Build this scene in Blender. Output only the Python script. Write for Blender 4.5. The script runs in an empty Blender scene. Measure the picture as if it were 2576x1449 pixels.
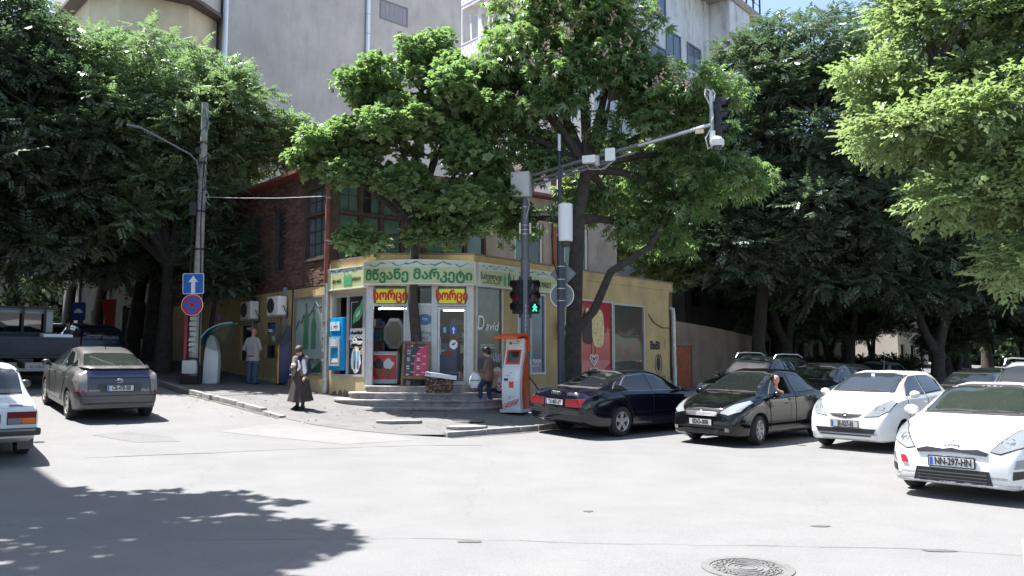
import bpy, bmesh, math, random
import numpy as np
from mathutils import Vector, Matrix, Quaternion
from mathutils.bvhtree import BVHTree
R = math.radians
SC = bpy.context.scene
COL = SC.collection

# ---------------------------------------------------------------- camera, sky, sun, exposure
cam_d = bpy.data.cameras.new('camera'); cam = bpy.data.objects.new('camera', cam_d); COL.objects.link(cam)
cam.location = (0, 0, 1.8); cam.rotation_euler = (R(95.0), 0, 0)
cam_d.sensor_width = 36; cam_d.lens = 36 * 2022 / 2576; cam_d.clip_start = 0.1; cam_d.clip_end = 2000
SC.camera = cam
SUN_EL = 66.0; SUN_AZ = Vector((-0.9, 0.43, 0)).normalized()
world = bpy.data.worlds.new('World'); SC.world = world; world.use_nodes = True
wn = world.node_tree; wn.nodes.clear()
sky = wn.nodes.new('ShaderNodeTexSky'); sky.sky_type = 'NISHITA'; sky.sun_disc = False
sky.sun_elevation = R(SUN_EL); sky.sun_rotation = math.atan2(SUN_AZ.x, SUN_AZ.y)
sky.air_density = 1.0; sky.dust_density = 1.8; sky.ozone_density = 1.0
bg = wn.nodes.new('ShaderNodeBackground'); bg.inputs[1].default_value = 0.095
wo = wn.nodes.new('ShaderNodeOutputWorld')
wn.links.new(sky.outputs[0], bg.inputs[0]); wn.links.new(bg.outputs[0], wo.inputs[0])
sun_d = bpy.data.lights.new('sun', 'SUN'); sun_d.energy = 5.0; sun_d.angle = R(0.5); sun_d.color = (1.0, 0.98, 0.95)
sun = bpy.data.objects.new('sun', sun_d); COL.objects.link(sun)
sd = SUN_AZ * math.cos(R(SUN_EL)) + Vector((0, 0, math.sin(R(SUN_EL))))
sun.rotation_euler = sd.to_track_quat('Z', 'Y').to_euler(); sun.location = (-30, -10, 60)
vs = SC.view_settings
vs.view_transform = 'Standard'; vs.look = 'None'; vs.gamma = 1.0; vs.use_curve_mapping = False; vs.exposure = 1.7
SC.cycles.max_bounces = 8; SC.cycles.transparent_max_bounces = 12; SC.cycles.sample_clamp_indirect = 4.0

# ---------------------------------------------------------------- ground height and small maths
def gz(x, y):
    u = min(-.656 * x + .755 * y, 70)
    return .036 * (math.hypot(u - 12.5, 3) + u - 12.5) - .013
LD = Vector((-.656, .755, 0)); LN = Vector((-.755, -.656, 0))          # left street direction, its wall's outward normal
RD = Vector((.64, .768, 0)); RN = Vector((.768, -.64, 0))              # right street direction, its wall's outward normal
def frame(origin, xdir, z=None):
    "matrix: local x along a wall to the right as seen from outside, local y into the wall, local z up"
    x = Vector(xdir).normalized(); zz = Vector((0, 0, 1)); y = zz.cross(x)
    o = Vector((origin[0], origin[1], z if z is not None else (origin[2] if len(origin) > 2 else 0)))
    return Matrix(((x.x, y.x, zz.x, o.x), (x.y, y.y, zz.y, o.y), (x.z, y.z, zz.z, o.z), (0, 0, 0, 1)))

# ---------------------------------------------------------------- materials
MATS = {}
def mat(name, col, rough=.6, metal=0., spec=.5, var=0., scale=6., bump=0., bscale=40., col2=None, emit=None, estr=0., coat=0., trans=0., dirt=0., dirtcol=(.05, .045, .04), coord='Object'):
    if name in MATS: return MATS[name]
    m = bpy.data.materials.new(name); m.use_nodes = True; MATS[name] = m
    n = m.node_tree; p = n.nodes['Principled BSDF']
    p.inputs['Roughness'].default_value = rough; p.inputs['Metallic'].default_value = metal
    p.inputs['Specular IOR Level'].default_value = spec; p.inputs['Coat Weight'].default_value = coat
    p.inputs['Coat Roughness'].default_value = .04
    p.inputs['Base Color'].default_value = (*col, 1)
    if emit: p.inputs['Emission Color'].default_value = (*emit, 1); p.inputs['Emission Strength'].default_value = estr
    tc = None
    if var or bump or dirt:
        tc = n.nodes.new('ShaderNodeTexCoord')
    if var or col2:
        no = n.nodes.new('ShaderNodeTexNoise'); no.inputs['Scale'].default_value = scale; no.inputs['Detail'].default_value = 6
        no.inputs['Roughness'].default_value = .65
        n.links.new(tc.outputs[coord], no.inputs['Vector'])
        rm = n.nodes.new('ShaderNodeValToRGB')
        c2 = col2 or tuple(max(0, c * (1 - var)) for c in col); c1 = col if col2 else tuple(min(1, c * (1 + var)) for c in col)
        rm.color_ramp.elements[0].color = (*c2, 1); rm.color_ramp.elements[1].color = (*c1, 1)
        rm.color_ramp.elements[0].position = .32; rm.color_ramp.elements[1].position = .68
        n.links.new(no.outputs[0], rm.inputs[0]); last = rm.outputs[0]
        if dirt:
            n2 = n.nodes.new('ShaderNodeTexNoise'); n2.inputs['Scale'].default_value = 1.1; n2.inputs['Detail'].default_value = 9; n2.inputs['Roughness'].default_value = .7
            mp = n.nodes.new('ShaderNodeMapping'); mp.inputs['Scale'].default_value = (1.4, 1.4, .45)
            n.links.new(tc.outputs[coord], mp.inputs[0]); n.links.new(mp.outputs[0], n2.inputs['Vector'])
            r2 = n.nodes.new('ShaderNodeValToRGB'); r2.color_ramp.elements[0].position = .48; r2.color_ramp.elements[1].position = .72
            r2.color_ramp.elements[1].color = (dirt, dirt, dirt, 1)
            mx = n.nodes.new('ShaderNodeMix'); mx.data_type = 'RGBA'
            n.links.new(n2.outputs[0], r2.inputs[0]); n.links.new(r2.outputs[0], mx.inputs[0]); n.links.new(last, mx.inputs[6])
            mx.inputs[7].default_value = (*dirtcol, 1); last = mx.outputs[2]
        n.links.new(last, p.inputs['Base Color'])
    if bump:
        nb = n.nodes.new('ShaderNodeTexNoise'); nb.inputs['Scale'].default_value = bscale; nb.inputs['Detail'].default_value = 5
        n.links.new(tc.outputs[coord], nb.inputs['Vector'])
        b = n.nodes.new('ShaderNodeBump'); b.inputs['Strength'].default_value = bump; b.inputs['Distance'].default_value = .02
        n.links.new(nb.outputs[0], b.inputs['Height']); n.links.new(b.outputs[0], p.inputs['Normal'])
    return m
def leaf_mat(name, c1, c2, tcol, gloss=.5, tf=.45):
    m = bpy.data.materials.new(name); m.use_nodes = True; n = m.node_tree; n.nodes.clear()
    o = n.nodes.new('ShaderNodeOutputMaterial'); g = n.nodes.new('ShaderNodeNewGeometry')
    rm = n.nodes.new('ShaderNodeValToRGB'); rm.color_ramp.elements[0].color = (*c1, 1); rm.color_ramp.elements[1].color = (*c2, 1)
    tc = n.nodes.new('ShaderNodeTexCoord'); no = n.nodes.new('ShaderNodeTexNoise'); no.inputs['Scale'].default_value = .9; no.inputs['Detail'].default_value = 3
    n.links.new(tc.outputs['Object'], no.inputs['Vector']); ml = n.nodes.new('ShaderNodeMath'); ml.operation = 'MULTIPLY_ADD'; ml.inputs[1].default_value = 2.2; ml.inputs[2].default_value = -.95
    n.links.new(no.outputs[0], ml.inputs[0]); ad = n.nodes.new('ShaderNodeMath'); ad.operation = 'MULTIPLY_ADD'; ad.inputs[1].default_value = .75; ad.use_clamp = True
    n.links.new(g.outputs['Random Per Island'], ad.inputs[0]); n.links.new(ml.outputs[0], ad.inputs[2]); n.links.new(ad.outputs[0], rm.inputs[0])
    p = n.nodes.new('ShaderNodeBsdfPrincipled'); p.inputs['Roughness'].default_value = gloss; p.inputs['Specular IOR Level'].default_value = .45
    n.links.new(rm.outputs[0], p.inputs['Base Color'])
    t = n.nodes.new('ShaderNodeBsdfTranslucent'); t.inputs[0].default_value = (*tcol, 1)
    mx = n.nodes.new('ShaderNodeMixShader'); mx.inputs[0].default_value = tf
    n.links.new(p.outputs[0], mx.inputs[1]); n.links.new(t.outputs[0], mx.inputs[2]); n.links.new(mx.outputs[0], o.inputs[0])
    MATS[name] = m; return m
def glass_mat(name, tint=(.9, .95, .95), refl=.06):
    m = bpy.data.materials.new(name); m.use_nodes = True; n = m.node_tree; n.nodes.clear()
    o = n.nodes.new('ShaderNodeOutputMaterial'); t = n.nodes.new('ShaderNodeBsdfTransparent'); t.inputs[0].default_value = (*tint, 1)
    g = n.nodes.new('ShaderNodeBsdfGlossy'); g.inputs['Roughness'].default_value = .02
    lw = n.nodes.new('ShaderNodeLayerWeight'); lw.inputs[0].default_value = .5
    pw = n.nodes.new('ShaderNodeMath'); pw.operation = 'POWER'; pw.inputs[1].default_value = 4.0; n.links.new(lw.outputs['Facing'], pw.inputs[0])
    ad = n.nodes.new('ShaderNodeMath'); ad.operation = 'MULTIPLY_ADD'; ad.inputs[1].default_value = .7; ad.inputs[2].default_value = refl; ad.use_clamp = True
    n.links.new(pw.outputs[0], ad.inputs[0])
    mx = n.nodes.new('ShaderNodeMixShader'); n.links.new(ad.outputs[0], mx.inputs[0])
    n.links.new(t.outputs[0], mx.inputs[1]); n.links.new(g.outputs[0], mx.inputs[2]); n.links.new(mx.outputs[0], o.inputs[0])
    MATS[name] = m; return m
def ramp_mat(name, cols, rough=.85, scales=(.15, 3., 90.), bump=.25, bscale=120., crack=0.):
    "worn ground: three octaves of noise mixed, optional crack lines"
    m = bpy.data.materials.new(name); m.use_nodes = True; n = m.node_tree; p = n.nodes['Principled BSDF']
    p.inputs['Roughness'].default_value = rough; p.inputs['Specular IOR Level'].default_value = .25
    tc = n.nodes.new('ShaderNodeTexCoord'); last = None
    for i, (s, (ca, cb, f)) in enumerate(zip(scales, cols)):
        no = n.nodes.new('ShaderNodeTexNoise'); no.inputs['Scale'].default_value = s; no.inputs['Detail'].default_value = 8; no.inputs['Roughness'].default_value = .6
        n.links.new(tc.outputs['Object'], no.inputs['Vector'])
        rm = n.nodes.new('ShaderNodeValToRGB'); rm.color_ramp.elements[0].color = (*ca, 1); rm.color_ramp.elements[1].color = (*cb, 1)
        rm.color_ramp.elements[0].position = .35; rm.color_ramp.elements[1].position = .65
        n.links.new(no.outputs[0], rm.inputs[0])
        if last is None: last = rm.outputs[0]
        else:
            mx = n.nodes.new('ShaderNodeMix'); mx.data_type = 'RGBA'; mx.inputs[0].default_value = f
            n.links.new(last, mx.inputs[6]); n.links.new(rm.outputs[0], mx.inputs[7]); last = mx.outputs[2]
    if crack:
        v = n.nodes.new('ShaderNodeTexVoronoi'); v.feature = 'DISTANCE_TO_EDGE'; v.inputs['Scale'].default_value = .33
        wv = n.nodes.new('ShaderNodeTexNoise'); wv.inputs['Scale'].default_value = 1.3; wv.inputs['Detail'].default_value = 6
        n.links.new(tc.outputs['Object'], wv.inputs['Vector'])
        va = n.nodes.new('ShaderNodeMix'); va.data_type = 'VECTOR'; va.inputs[0].default_value = .45
        n.links.new(tc.outputs['Object'], va.inputs[4]); n.links.new(wv.outputs[1], va.inputs[5])
        n.links.new(va.outputs[1], v.inputs['Vector'])
        rc = n.nodes.new('ShaderNodeValToRGB'); rc.color_ramp.elements[0].position = .0; rc.color_ramp.elements[1].position = .0035
        rc.color_ramp.elements[0].color = (crack, crack, crack, 1); rc.color_ramp.elements[1].color = (0, 0, 0, 1)
        n.links.new(v.outputs['Distance'], rc.inputs[0])
        mx = n.nodes.new('ShaderNodeMix'); mx.data_type = 'RGBA'; n.links.new(rc.outputs[0], mx.inputs[0])
        n.links.new(last, mx.inputs[6]); mx.inputs[7].default_value = (.05, .05, .05, 1); last = mx.outputs[2]
    n.links.new(last, p.inputs['Base Color'])
    nb = n.nodes.new('ShaderNodeTexNoise'); nb.inputs['Scale'].default_value = bscale; nb.inputs['Detail'].default_value = 4
    n.links.new(tc.outputs['Object'], nb.inputs['Vector'])
    b = n.nodes.new('ShaderNodeBump'); b.inputs['Strength'].default_value = bump; b.inputs['Distance'].default_value = .01
    n.links.new(nb.outputs[0], b.inputs['Height']); n.links.new(b.outputs[0], p.inputs['Normal'])
    MATS[name] = m; return m

# ---------------------------------------------------------------- objects: things, parts, mesh collector
def tag(o, label=None, cat=None, group=None, kind=None):
    for k, v in (('label', label), ('category', cat), ('group', group), ('kind', kind)):
        if v: o[k] = v
    return o
def thing(name, label, cat, loc=(0, 0, 0), rot=(0, 0, 0), group=None):
    o = bpy.data.objects.new(name, None); COL.objects.link(o); o.empty_display_size = .2
    o.location = loc; o.rotation_euler = rot
    return tag(o, label, cat, group)
def rootmat(o):
    while o.parent: o = o.parent
    return o.matrix_basis.copy()
def link(name, me, parent=None):
    o = bpy.data.objects.new(name, me); COL.objects.link(o)
    if parent: o.parent = parent
    return o
def copy_tree(o, parent=None):
    c = o.copy(); COL.objects.link(c)
    if parent: c.parent = parent
    for ch in list(o.children): copy_tree(ch, c)
    return c
class MB:
    def __init__(s, M=None): s.v = []; s.f = []; s.mi = []; s.M = M or Matrix()
    def add(s, vs, fs, mi=0, M=None):
        b = len(s.v); T = s.M @ M if M else s.M
        s.v += [T @ Vector(v) for v in vs]; s.f += [tuple(b + i for i in f) for f in fs]; s.mi += [mi] * len(fs); return s
    def box(s, c, d, mi=0, M=None, taper=1.):
        x, y, z = d[0] / 2, d[1] / 2, d[2] / 2; t = taper
        vs = [(-x, -y, -z), (x, -y, -z), (x, y, -z), (-x, y, -z), (-x * t, -y * t, z), (x * t, -y * t, z), (x * t, y * t, z), (-x * t, y * t, z)]
        vs = [(a + c[0], b + c[1], e + c[2]) for a, b, e in vs]
        return s.add(vs, [(3, 2, 1, 0), (4, 5, 6, 7), (0, 1, 5, 4), (1, 2, 6, 5), (2, 3, 7, 6), (3, 0, 4, 7)], mi, M)
    def span(s, x0, x1, y0, y1, z0, z1, mi=0, M=None):
        return s.box(((x0 + x1) / 2, (y0 + y1) / 2, (z0 + z1) / 2), (abs(x1 - x0), abs(y1 - y0), abs(z1 - z0)), mi, M)
    def tube(s, pts, r, n=8, mi=0, caps=True, M=None):
        pts = [Vector(p) for p in pts]; rs = r if isinstance(r, (list, tuple)) else [r] * len(pts)
        vs = []; fs = []; up = None
        for i, p in enumerate(pts):
            d = (pts[min(i + 1, len(pts) - 1)] - pts[max(i - 1, 0)])
            d = d.normalized() if d.length > 1e-9 else Vector((0, 0, 1))
            if up is None: up = Vector((0, 0, 1)) if abs(d.z) < .9 else Vector((1, 0, 0))
            a = d.cross(up); a = a.normalized() if a.length > 1e-6 else d.orthogonal().normalized(); b = d.cross(a); up = a.cross(d)
            for k in range(n):
                t = 2 * math.pi * k / n; vs.append(p + (a * math.cos(t) + b * math.sin(t)) * rs[i])
        for i in range(len(pts) - 1):
            for k in range(n):
                k2 = (k + 1) % n; fs.append((i * n + k, i * n + k2, (i + 1) * n + k2, (i + 1) * n + k))
        if caps: fs.append(tuple(range(n))[::-1]); fs.append(tuple((len(pts) - 1) * n + k for k in range(n)))
        return s.add(vs, fs, mi, M)
    def lathe(s, prof, n=20, mi=0, M=None, axis='z'):
        vs = []; fs = []; m = len(prof)
        for k in range(n):
            t = 2 * math.pi * k / n; c, q = math.cos(t), math.sin(t)
            for r, h in prof: vs.append((r * c, r * q, h) if axis == 'z' else ((r * c, h, r * q) if axis == 'y' else (h, r * c, r * q)))
        for k in range(n):
            k2 = (k + 1) % n
            for j in range(m - 1): fs.append((k * m + j, k2 * m + j, k2 * m + j + 1, k * m + j + 1))
        return s.add(vs, fs, mi, M)
    def prism(s, poly, z0, z1, mi=0, M=None, axis='z'):
        n = len(poly)
        def P(p, h): return (p[0], p[1], h) if axis == 'z' else ((p[0], h, p[1]) if axis == 'y' else (h, p[0], p[1]))
        vs = [P(p, z0) for p in poly] + [P(p, z1) for p in poly]
        fs = [tuple(range(n))[::-1], tuple(range(n, 2 * n))] + [(i, (i + 1) % n, n + (i + 1) % n, n + i) for i in range(n)]
        return s.add(vs, fs, mi, M)
    def quad(s, a, b, c, d, mi=0, M=None): return s.add([a, b, c, d], [(0, 1, 2, 3)], mi, M)
    def sphere(s, c, r, mi=0, M=None, nu=14, nv=8, half=False):
        r3 = r if isinstance(r, (tuple, list)) else (r, r, r); vs = []; fs = []
        for j in range(nv + 1):
            ph = (-.5 + j / nv) * math.pi
            if half: ph = (j / nv) * math.pi / 2
            for k in range(nu):
                t = 2 * math.pi * k / nu; vs.append((c[0] + r3[0] * math.cos(ph) * math.cos(t), c[1] + r3[1] * math.cos(ph) * math.sin(t), c[2] + r3[2] * math.sin(ph)))
        for j in range(nv):
            for k in range(nu): k2 = (k + 1) % nu; fs.append((j * nu + k, j * nu + k2, (j + 1) * nu + k2, (j + 1) * nu + k))
        return s.add(vs, fs, mi, M)
    def mesh(s, name, mats, inv=None):
        me = bpy.data.meshes.new(name); v = [inv @ x for x in s.v] if inv else s.v
        me.from_pydata([tuple(x) for x in v], [], s.f)
        for m in (mats if isinstance(mats, (list, tuple)) else [mats]): me.materials.append(m)
        me.polygons.foreach_set('material_index', s.mi); return me
    def build(s, name, mats, parent=None, world=True, smooth=False, bevel=0, angle=35):
        inv = rootmat(parent).inverted() if (parent and world) else None
        me = s.mesh(name, mats, inv); bm = bmesh.new(); bm.from_mesh(me)
        bmesh.ops.remove_doubles(bm, verts=bm.verts, dist=1e-5)
        bmesh.ops.recalc_face_normals(bm, faces=bm.faces)
        if bevel:
            es = [e for e in bm.edges if len(e.link_faces) == 2 and e.calc_face_angle(0) > .6]
            bmesh.ops.bevel(bm, geom=es, offset=bevel, segments=2, profile=.6, affect='EDGES', clamp_overlap=True)
        bm.to_mesh(me); bm.free()
        if smooth or bevel:
            me.polygons.foreach_set('use_smooth', [True] * len(me.polygons)); me.set_sharp_from_angle(angle=R(angle))
        return link(name, me, parent)
def text(s, size, m, parent, M, bold=0., xs=1., align='CENTER', depth=.002, shear=0., name='lettering', ret=False, curve=None):
    "flat lettering, extruded a little; M places it: local x along the text, local z up, facing local -y; world matrix"
    cu = bpy.data.curves.new('lettering', 'FONT'); cu.body = s; cu.size = size; cu.align_x = align; cu.align_y = 'CENTER'
    off = min(bold, .012 * size); cu.offset = off; cu.extrude = depth; cu.resolution_u = 3; cu.shear = shear
    o = bpy.data.objects.new('t', cu); COL.objects.link(o)
    dg = bpy.context.evaluated_depsgraph_get(); dg.update()
    me = bpy.data.meshes.new_from_object(o.evaluated_get(dg)); bpy.data.objects.remove(o); bpy.data.curves.remove(cu)
    me.materials.clear(); me.materials.append(m); me.name = name
    T = M @ Matrix.Rotation(R(90), 4, 'X') @ Matrix.Diagonal((xs, 1, 1, 1))
    if bold > off * 1.2:          # heavier strokes: shifted copies of the outline, each a hair in front of the last
        bm = bmesh.new(); src = bmesh.new(); src.from_mesh(me)
        for k in range(6):
            q = me.copy(); d = bold - off; q.transform(Matrix.Translation((d * math.cos(k * math.pi / 3), d * math.sin(k * math.pi / 3), k * .0004))); bm.from_mesh(q); bpy.data.meshes.remove(q)
        bm.to_mesh(me); bm.free(); src.free()
    if curve:
        co = [T @ v.co for v in me.vertices]
        for v, c in zip(me.vertices, co): v.co = curve(c)
        T = Matrix()
    if parent: T = rootmat(parent).inverted() @ T
    me.transform(T); me.update()
    return link(name, me, parent)
# ================================================================ materials
ASPH = ramp_mat('asphalt', [((.135, .134, .134), (.168, .166, .164), 1), ((.125, .124, .124), (.18, .178, .175), .45), ((.08, .08, .08), (.225, .222, .218), .3)], scales=(.12, 1.1, 70.), crack=.16)
PAVE = ramp_mat('pavement_asphalt', [((.1, .097, .095), (.15, .146, .142), 1), ((.09, .088, .086), (.165, .16, .156), .5), ((.06, .06, .06), (.2, .195, .19), .32)], scales=(.35, 2.2, 55.), crack=.5)
KERB = mat('kerb_stone', (.2, .193, .183), .85, var=.3, scale=3, bump=.5, bscale=30)
STEP = mat('step_stone', (.27, .25, .24), .8, var=.3, scale=4, bump=.4, bscale=25, dirt=.6)
OCHRE = mat('ochre_plaster', (.47, .345, .165), .9, var=.14, scale=1.3, bump=.25, bscale=60, dirt=.5, dirtcol=(.2, .155, .1))
OCHRE2 = mat('pale_ochre_plaster', (.5, .4, .24), .9, var=.12, scale=1.5, bump=.3, bscale=50, dirt=.45, dirtcol=(.17, .14, .1))
BRICK = [mat('brick_red', (.135, .068, .05), .9, var=.4, scale=9, bump=.4), mat('brick_dark', (.105, .05, .038), .9, var=.4, scale=9, bump=.4), mat('brick_pale', (.175, .095, .07), .9, var=.3, scale=9, bump=.4)]
MORTAR = mat('mortar', (.12, .085, .065), .95, var=.3, scale=8, bump=.5)
WOOD = mat('old_brown_wood', (.075, .052, .038), .8, var=.4, scale=5, bump=.3)
REDTIN = mat('dark_red_tin', (.2, .06, .045), .55, var=.3, scale=4)
ZINC = mat('zinc_pipe', (.45, .47, .48), .45, metal=.6, var=.2, scale=6)
ALU = mat('aluminium_frame', (.5, .5, .5), .42, metal=.35, var=.1, scale=7)
WHITE = mat('white_enamel', (.78, .78, .76), .45, var=.05, scale=5)
CREAM = mat('cream_render', (.55, .5, .36), .9, var=.1, scale=1)
GREYW = mat('grey_render', (.41, .403, .395), .95, var=.14, scale=.3, bump=.3, bscale=6, dirt=.55, dirtcol=(.28, .275, .27))
PALE = mat('pale_render', (.74, .73, .72), .9, var=.12, scale=.7, dirt=.75, dirtcol=(.25, .24, .23))
BROWNW = mat('brown_wall_plaster', (.2, .148, .108), .95, var=.2, scale=1.4, bump=.3, bscale=20, dirt=.5, dirtcol=(.12, .09, .07))
DARKP = mat('dark_paint', (.035, .036, .04), .5)
BLACK = mat('black_plastic', (.012, .012, .013), .45)
GREENP = mat('green_backed_pane', (.09, .16, .13), .12, spec=.6, var=.15, scale=3)
DARKGL = mat('dark_window_pane', (.02, .025, .03), .06, spec=.7)
BLUEGL = mat('bluish_window_pane', (.12, .15, .19), .1, spec=.7)
GLASS = glass_mat('shop_glass')
INSIDE = mat('dim_shop_wall', (.2, .2, .19), .8)
INFLOOR = mat('shop_floor_tile', (.16, .15, .14), .5)
LAMP = mat('lit_tube', (.9, .9, .9), .5, emit=(.75, .85, 1.0), estr=3.2)
PRG = mat('green_print', (.03, .19, .075), .5); PRD = mat('dark_green_print', (.02, .08, .04), .5); PRLG = mat('pale_green_print', (.1, .38, .17), .5)
PRW = mat('white_print', (.8, .8, .78), .5); PRK = mat('black_print', (.02, .02, .018), .5); PRR = mat('red_print', (.55, .02, .015), .5); PRY = mat('yellow_print', (.85, .7, .04), .5)
PRB = mat('blue_print', (.02, .1, .42), .5); PRCY = mat('cyan_print', (.2, .45, .6), .5)
SIGNBG = mat('sign_lime', (.5, .55, .29), .4, var=.06, scale=2); SIGNTOP = mat('sign_pale_mint', (.58, .64, .59), .4, var=.05, scale=3)
CABLE = mat('cable_black', (.015, .015, .015), .6)

# ================================================================ ground, pavements
def sheet(name, poly, zfun, m, kind='structure', parent=None, cuts=4):
    bm = bmesh.new(); f = bm.faces.new([bm.verts.new((p[0], p[1], 0)) for p in poly])
    bmesh.ops.triangulate(bm, faces=[f])
    for _ in range(cuts):
        es = [e for e in bm.edges if e.calc_length() > 1.3]
        if es: bmesh.ops.subdivide_edges(bm, edges=es, cuts=1); bmesh.ops.triangulate(bm, faces=[f for f in bm.faces if len(f.verts) > 3])
    bmesh.ops.recalc_face_normals(bm, faces=bm.faces)
    for v in bm.verts: v.co.z = zfun(v.co.x, v.co.y)
    if sum(f.normal.z for f in bm.faces) < 0: bmesh.ops.reverse_faces(bm, faces=bm.faces)
    me = bpy.data.meshes.new(name); bm.to_mesh(me); bm.free(); me.materials.append(m)
    me.polygons.foreach_set('use_smooth', [True] * len(me.polygons))
    o = link(name, me, parent)
    if kind: o['kind'] = kind
    return o
def grid_axis(lo, hi): 
    a = [-400, -250, -160, -110] + list(np.arange(lo, hi, 1.0)) + [110, 160, 250, 400, 700]
    return a
gx = grid_axis(-60, 60); gy = [-60, -30, -15] + list(np.arange(-8, 70, 1.0)) + [80, 100, 140, 200, 300, 500, 900]
gv = [(x, y, gz(x, y)) for y in gy for x in gx]; nx = len(gx)
gf = [(j * nx + i, j * nx + i + 1, (j + 1) * nx + i + 1, (j + 1) * nx + i) for j in range(len(gy) - 1) for i in range(nx - 1)]
me = bpy.data.meshes.new('road'); me.from_pydata(gv, [], gf); me.materials.append(ASPH); me.polygons.foreach_set('use_smooth', [True] * len(gf))
link('road', me)['kind'] = 'structure'

KL = [(-5.3, 18.97), (-7.05, 20.94), (-9.49, 23.4), (-11.4, 25.75), (-11.4 - .656 * 60, 25.75 + .755 * 60)]
AP = [(-5.3, 18.97), (-4.5, 18.2), (-3.4, 17.55), (-2.3, 17.2), (-1.4, 17.06)]
KR = [(-1.4, 17.06), (.55, 18.72), (.55 + .66 * 12, 18.72 + .75 * 12), (.55 + .66 * 70, 18.72 + .75 * 70)]
def dseg(p, a, b):
    p, a, b = Vector(p), Vector(a), Vector(b); d = b - a; t = max(0, min(1, (p - a).dot(d) / d.length_squared)); return (p - a - d * t).length
def pave_h(x, y):
    d = min(dseg((x, y), AP[i], AP[i + 1]) for i in range(3)); t = max(0, min(1, d / 1.7)); t = t * t * (3 - 2 * t)
    return gz(x, y) + .008 + .082 * t
corner = [p for p in KL[:0:-1]] + AP + KR[1:] + [(40, 80), (-10, 60), (-50, 90)]
pav = sheet('pavement', corner, pave_h, PAVE, cuts=7)
def kerb_run(pts, parent, n, h0=-.1, width=.16, start=0.):
    "a row of kerb stones, each its own part"
    rng = random.Random(n); k = 0; d0 = start
    segs = [(Vector(a), Vector(b)) for a, b in zip(pts, pts[1:])]
    for a, b in segs:
        L = (b - a).length; u = (b - a) / L; s = d0
        while s < L - .15 and k < n:
            l = min(rng.uniform(.85, 1.1), L - s); c = a + u * (s + l / 2)
            z = pave_h(c.x, c.y) + .03 + rng.uniform(-.008, .008); sl = (gz(*(c + u * .5)) - gz(*(c - u * .5)))
            nrm = Vector((-u.y, u.x)); 
            M = Matrix.Translation((c.x, c.y, z)) @ Matrix.Rotation(math.atan2(u.y, u.x) + rng.uniform(-.012, .012), 4, 'Z') @ Matrix.Rotation(-math.atan(sl), 4, 'Y')
            MB(M).box((0, 0, -.14), (l - .015, width, .28)).build('kerb_stone', KERB, parent, bevel=.012)
            s += l; k += 1
        d0 = 0
kerb_run([KR[0], KR[1], KR[2], KR[3]], pav, 26)
kerb_run([KL[0], KL[1], KL[2], KL[3], KL[4]], pav, 26, start=.1)
# paler stone kerb lying flush where the left kerb starts, crack lines and patches in the road
tarm = ramp_mat('fresh_patch_asphalt', [((.15, .148, .145), (.185, .182, .178), 1), ((.14, .138, .135), (.2, .197, .193), .5), ((.1, .1, .1), (.24, .235, .23), .3)], scales=(.4, 2., 60.))
sheet('road_patch', [(-6.0, 16.6), (-3.2, 15.6), (-1.9, 16.55), (-2.6, 17.1), (-4.4, 17.9), (-5.2, 18.2)], lambda x, y: gz(x, y) + .004, tarm)
seam = mat('asphalt_joint', (.07, .068, .065), .9)
def strip(name, pts, w, m, dz=.005):
    mb = MB(); pts = [Vector((*p, 0)) for p in pts]; rng = random.Random(5); q = []
    for a, b in zip(pts, pts[1:]):
        n = max(2, int((b - a).length / .35))
        q += [a.lerp(b, i / n) + Vector((rng.uniform(-.03, .03), rng.uniform(-.03, .03), 0)) for i in range(n)]
    q.append(pts[-1])
    for a, b in zip(q, q[1:]):
        n = Vector((-(b - a).y, (b - a).x, 0)).normalized() * (w * rng.uniform(.4, 1.) / 2)
        P = [a - n, b - n, b + n, a + n]
        mb.add([(p.x, p.y, gz(p.x, p.y) + dz) for p in P], [(0, 1, 2, 3)])
    o = mb.build(name, m); o['kind'] = 'structure'; return o
strip('road_crack', [(-6.9, 13.2), (-4.2, 14.7), (-1.9, 15.7), (-.6, 16.0)], .03, seam)
strip('road_crack', [(-3.2, 8.05), (-1, 8.2), (.8, 8.0), (4, 7.75), (6.5, 7.0)], .011, seam)
stain = mat('oil_stain', (.085, .083, .08), .7, var=.2, scale=8)
for sx, sy, w, h in ((-.42, 8.05, .12, .04), (3.3, 8.8, .1, .03), (4.0, 7.7, .16, .03), (.9, 9.6, .06, .03)):
    mb = MB(); rng = random.Random(int(sx * 100)); n = 16
    mb.add([(sx + w * math.cos(2 * math.pi * k / n) * rng.uniform(.7, 1.2), sy + h * 1.6 * math.sin(2 * math.pi * k / n) * rng.uniform(.7, 1.2), gz(sx, sy) + .006) for k in range(n)], [tuple(range(n))])
    mb.build('road_stain', stain)['kind'] = 'structure'
tard = ramp_mat('dark_patch_asphalt', [((.122, .121, .121), (.152, .15, .148), 1), ((.112, .111, .111), (.165, .163, .16), .5), ((.06, .06, .06), (.2, .198, .195), .35)], scales=(.6, 2.5, 60.))
for pts in ([(-8.0, 15.5), (-6.9, 14.9), (-6.2, 15.2), (-6.6, 15.7), (-7.6, 16.1)],):
    sheet('road_patch', pts, lambda x, y: gz(x, y) + .004, tarm if pts[0][0] > 1 else tard)
gut = mat('gutter_dirt', (.07, .063, .055), .95, var=.4, scale=9)
for kk in (KR[:3], KL[:4]):
    sgn = 1 if kk is not KR else 1; off = Vector((.13, -.14)) if kk[0] == KR[0] else Vector((-.13, -.12))
    strip('gutter_dirt', [tuple(Vector(p) + off) for p in kk], .17, gut, dz=.006)
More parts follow.
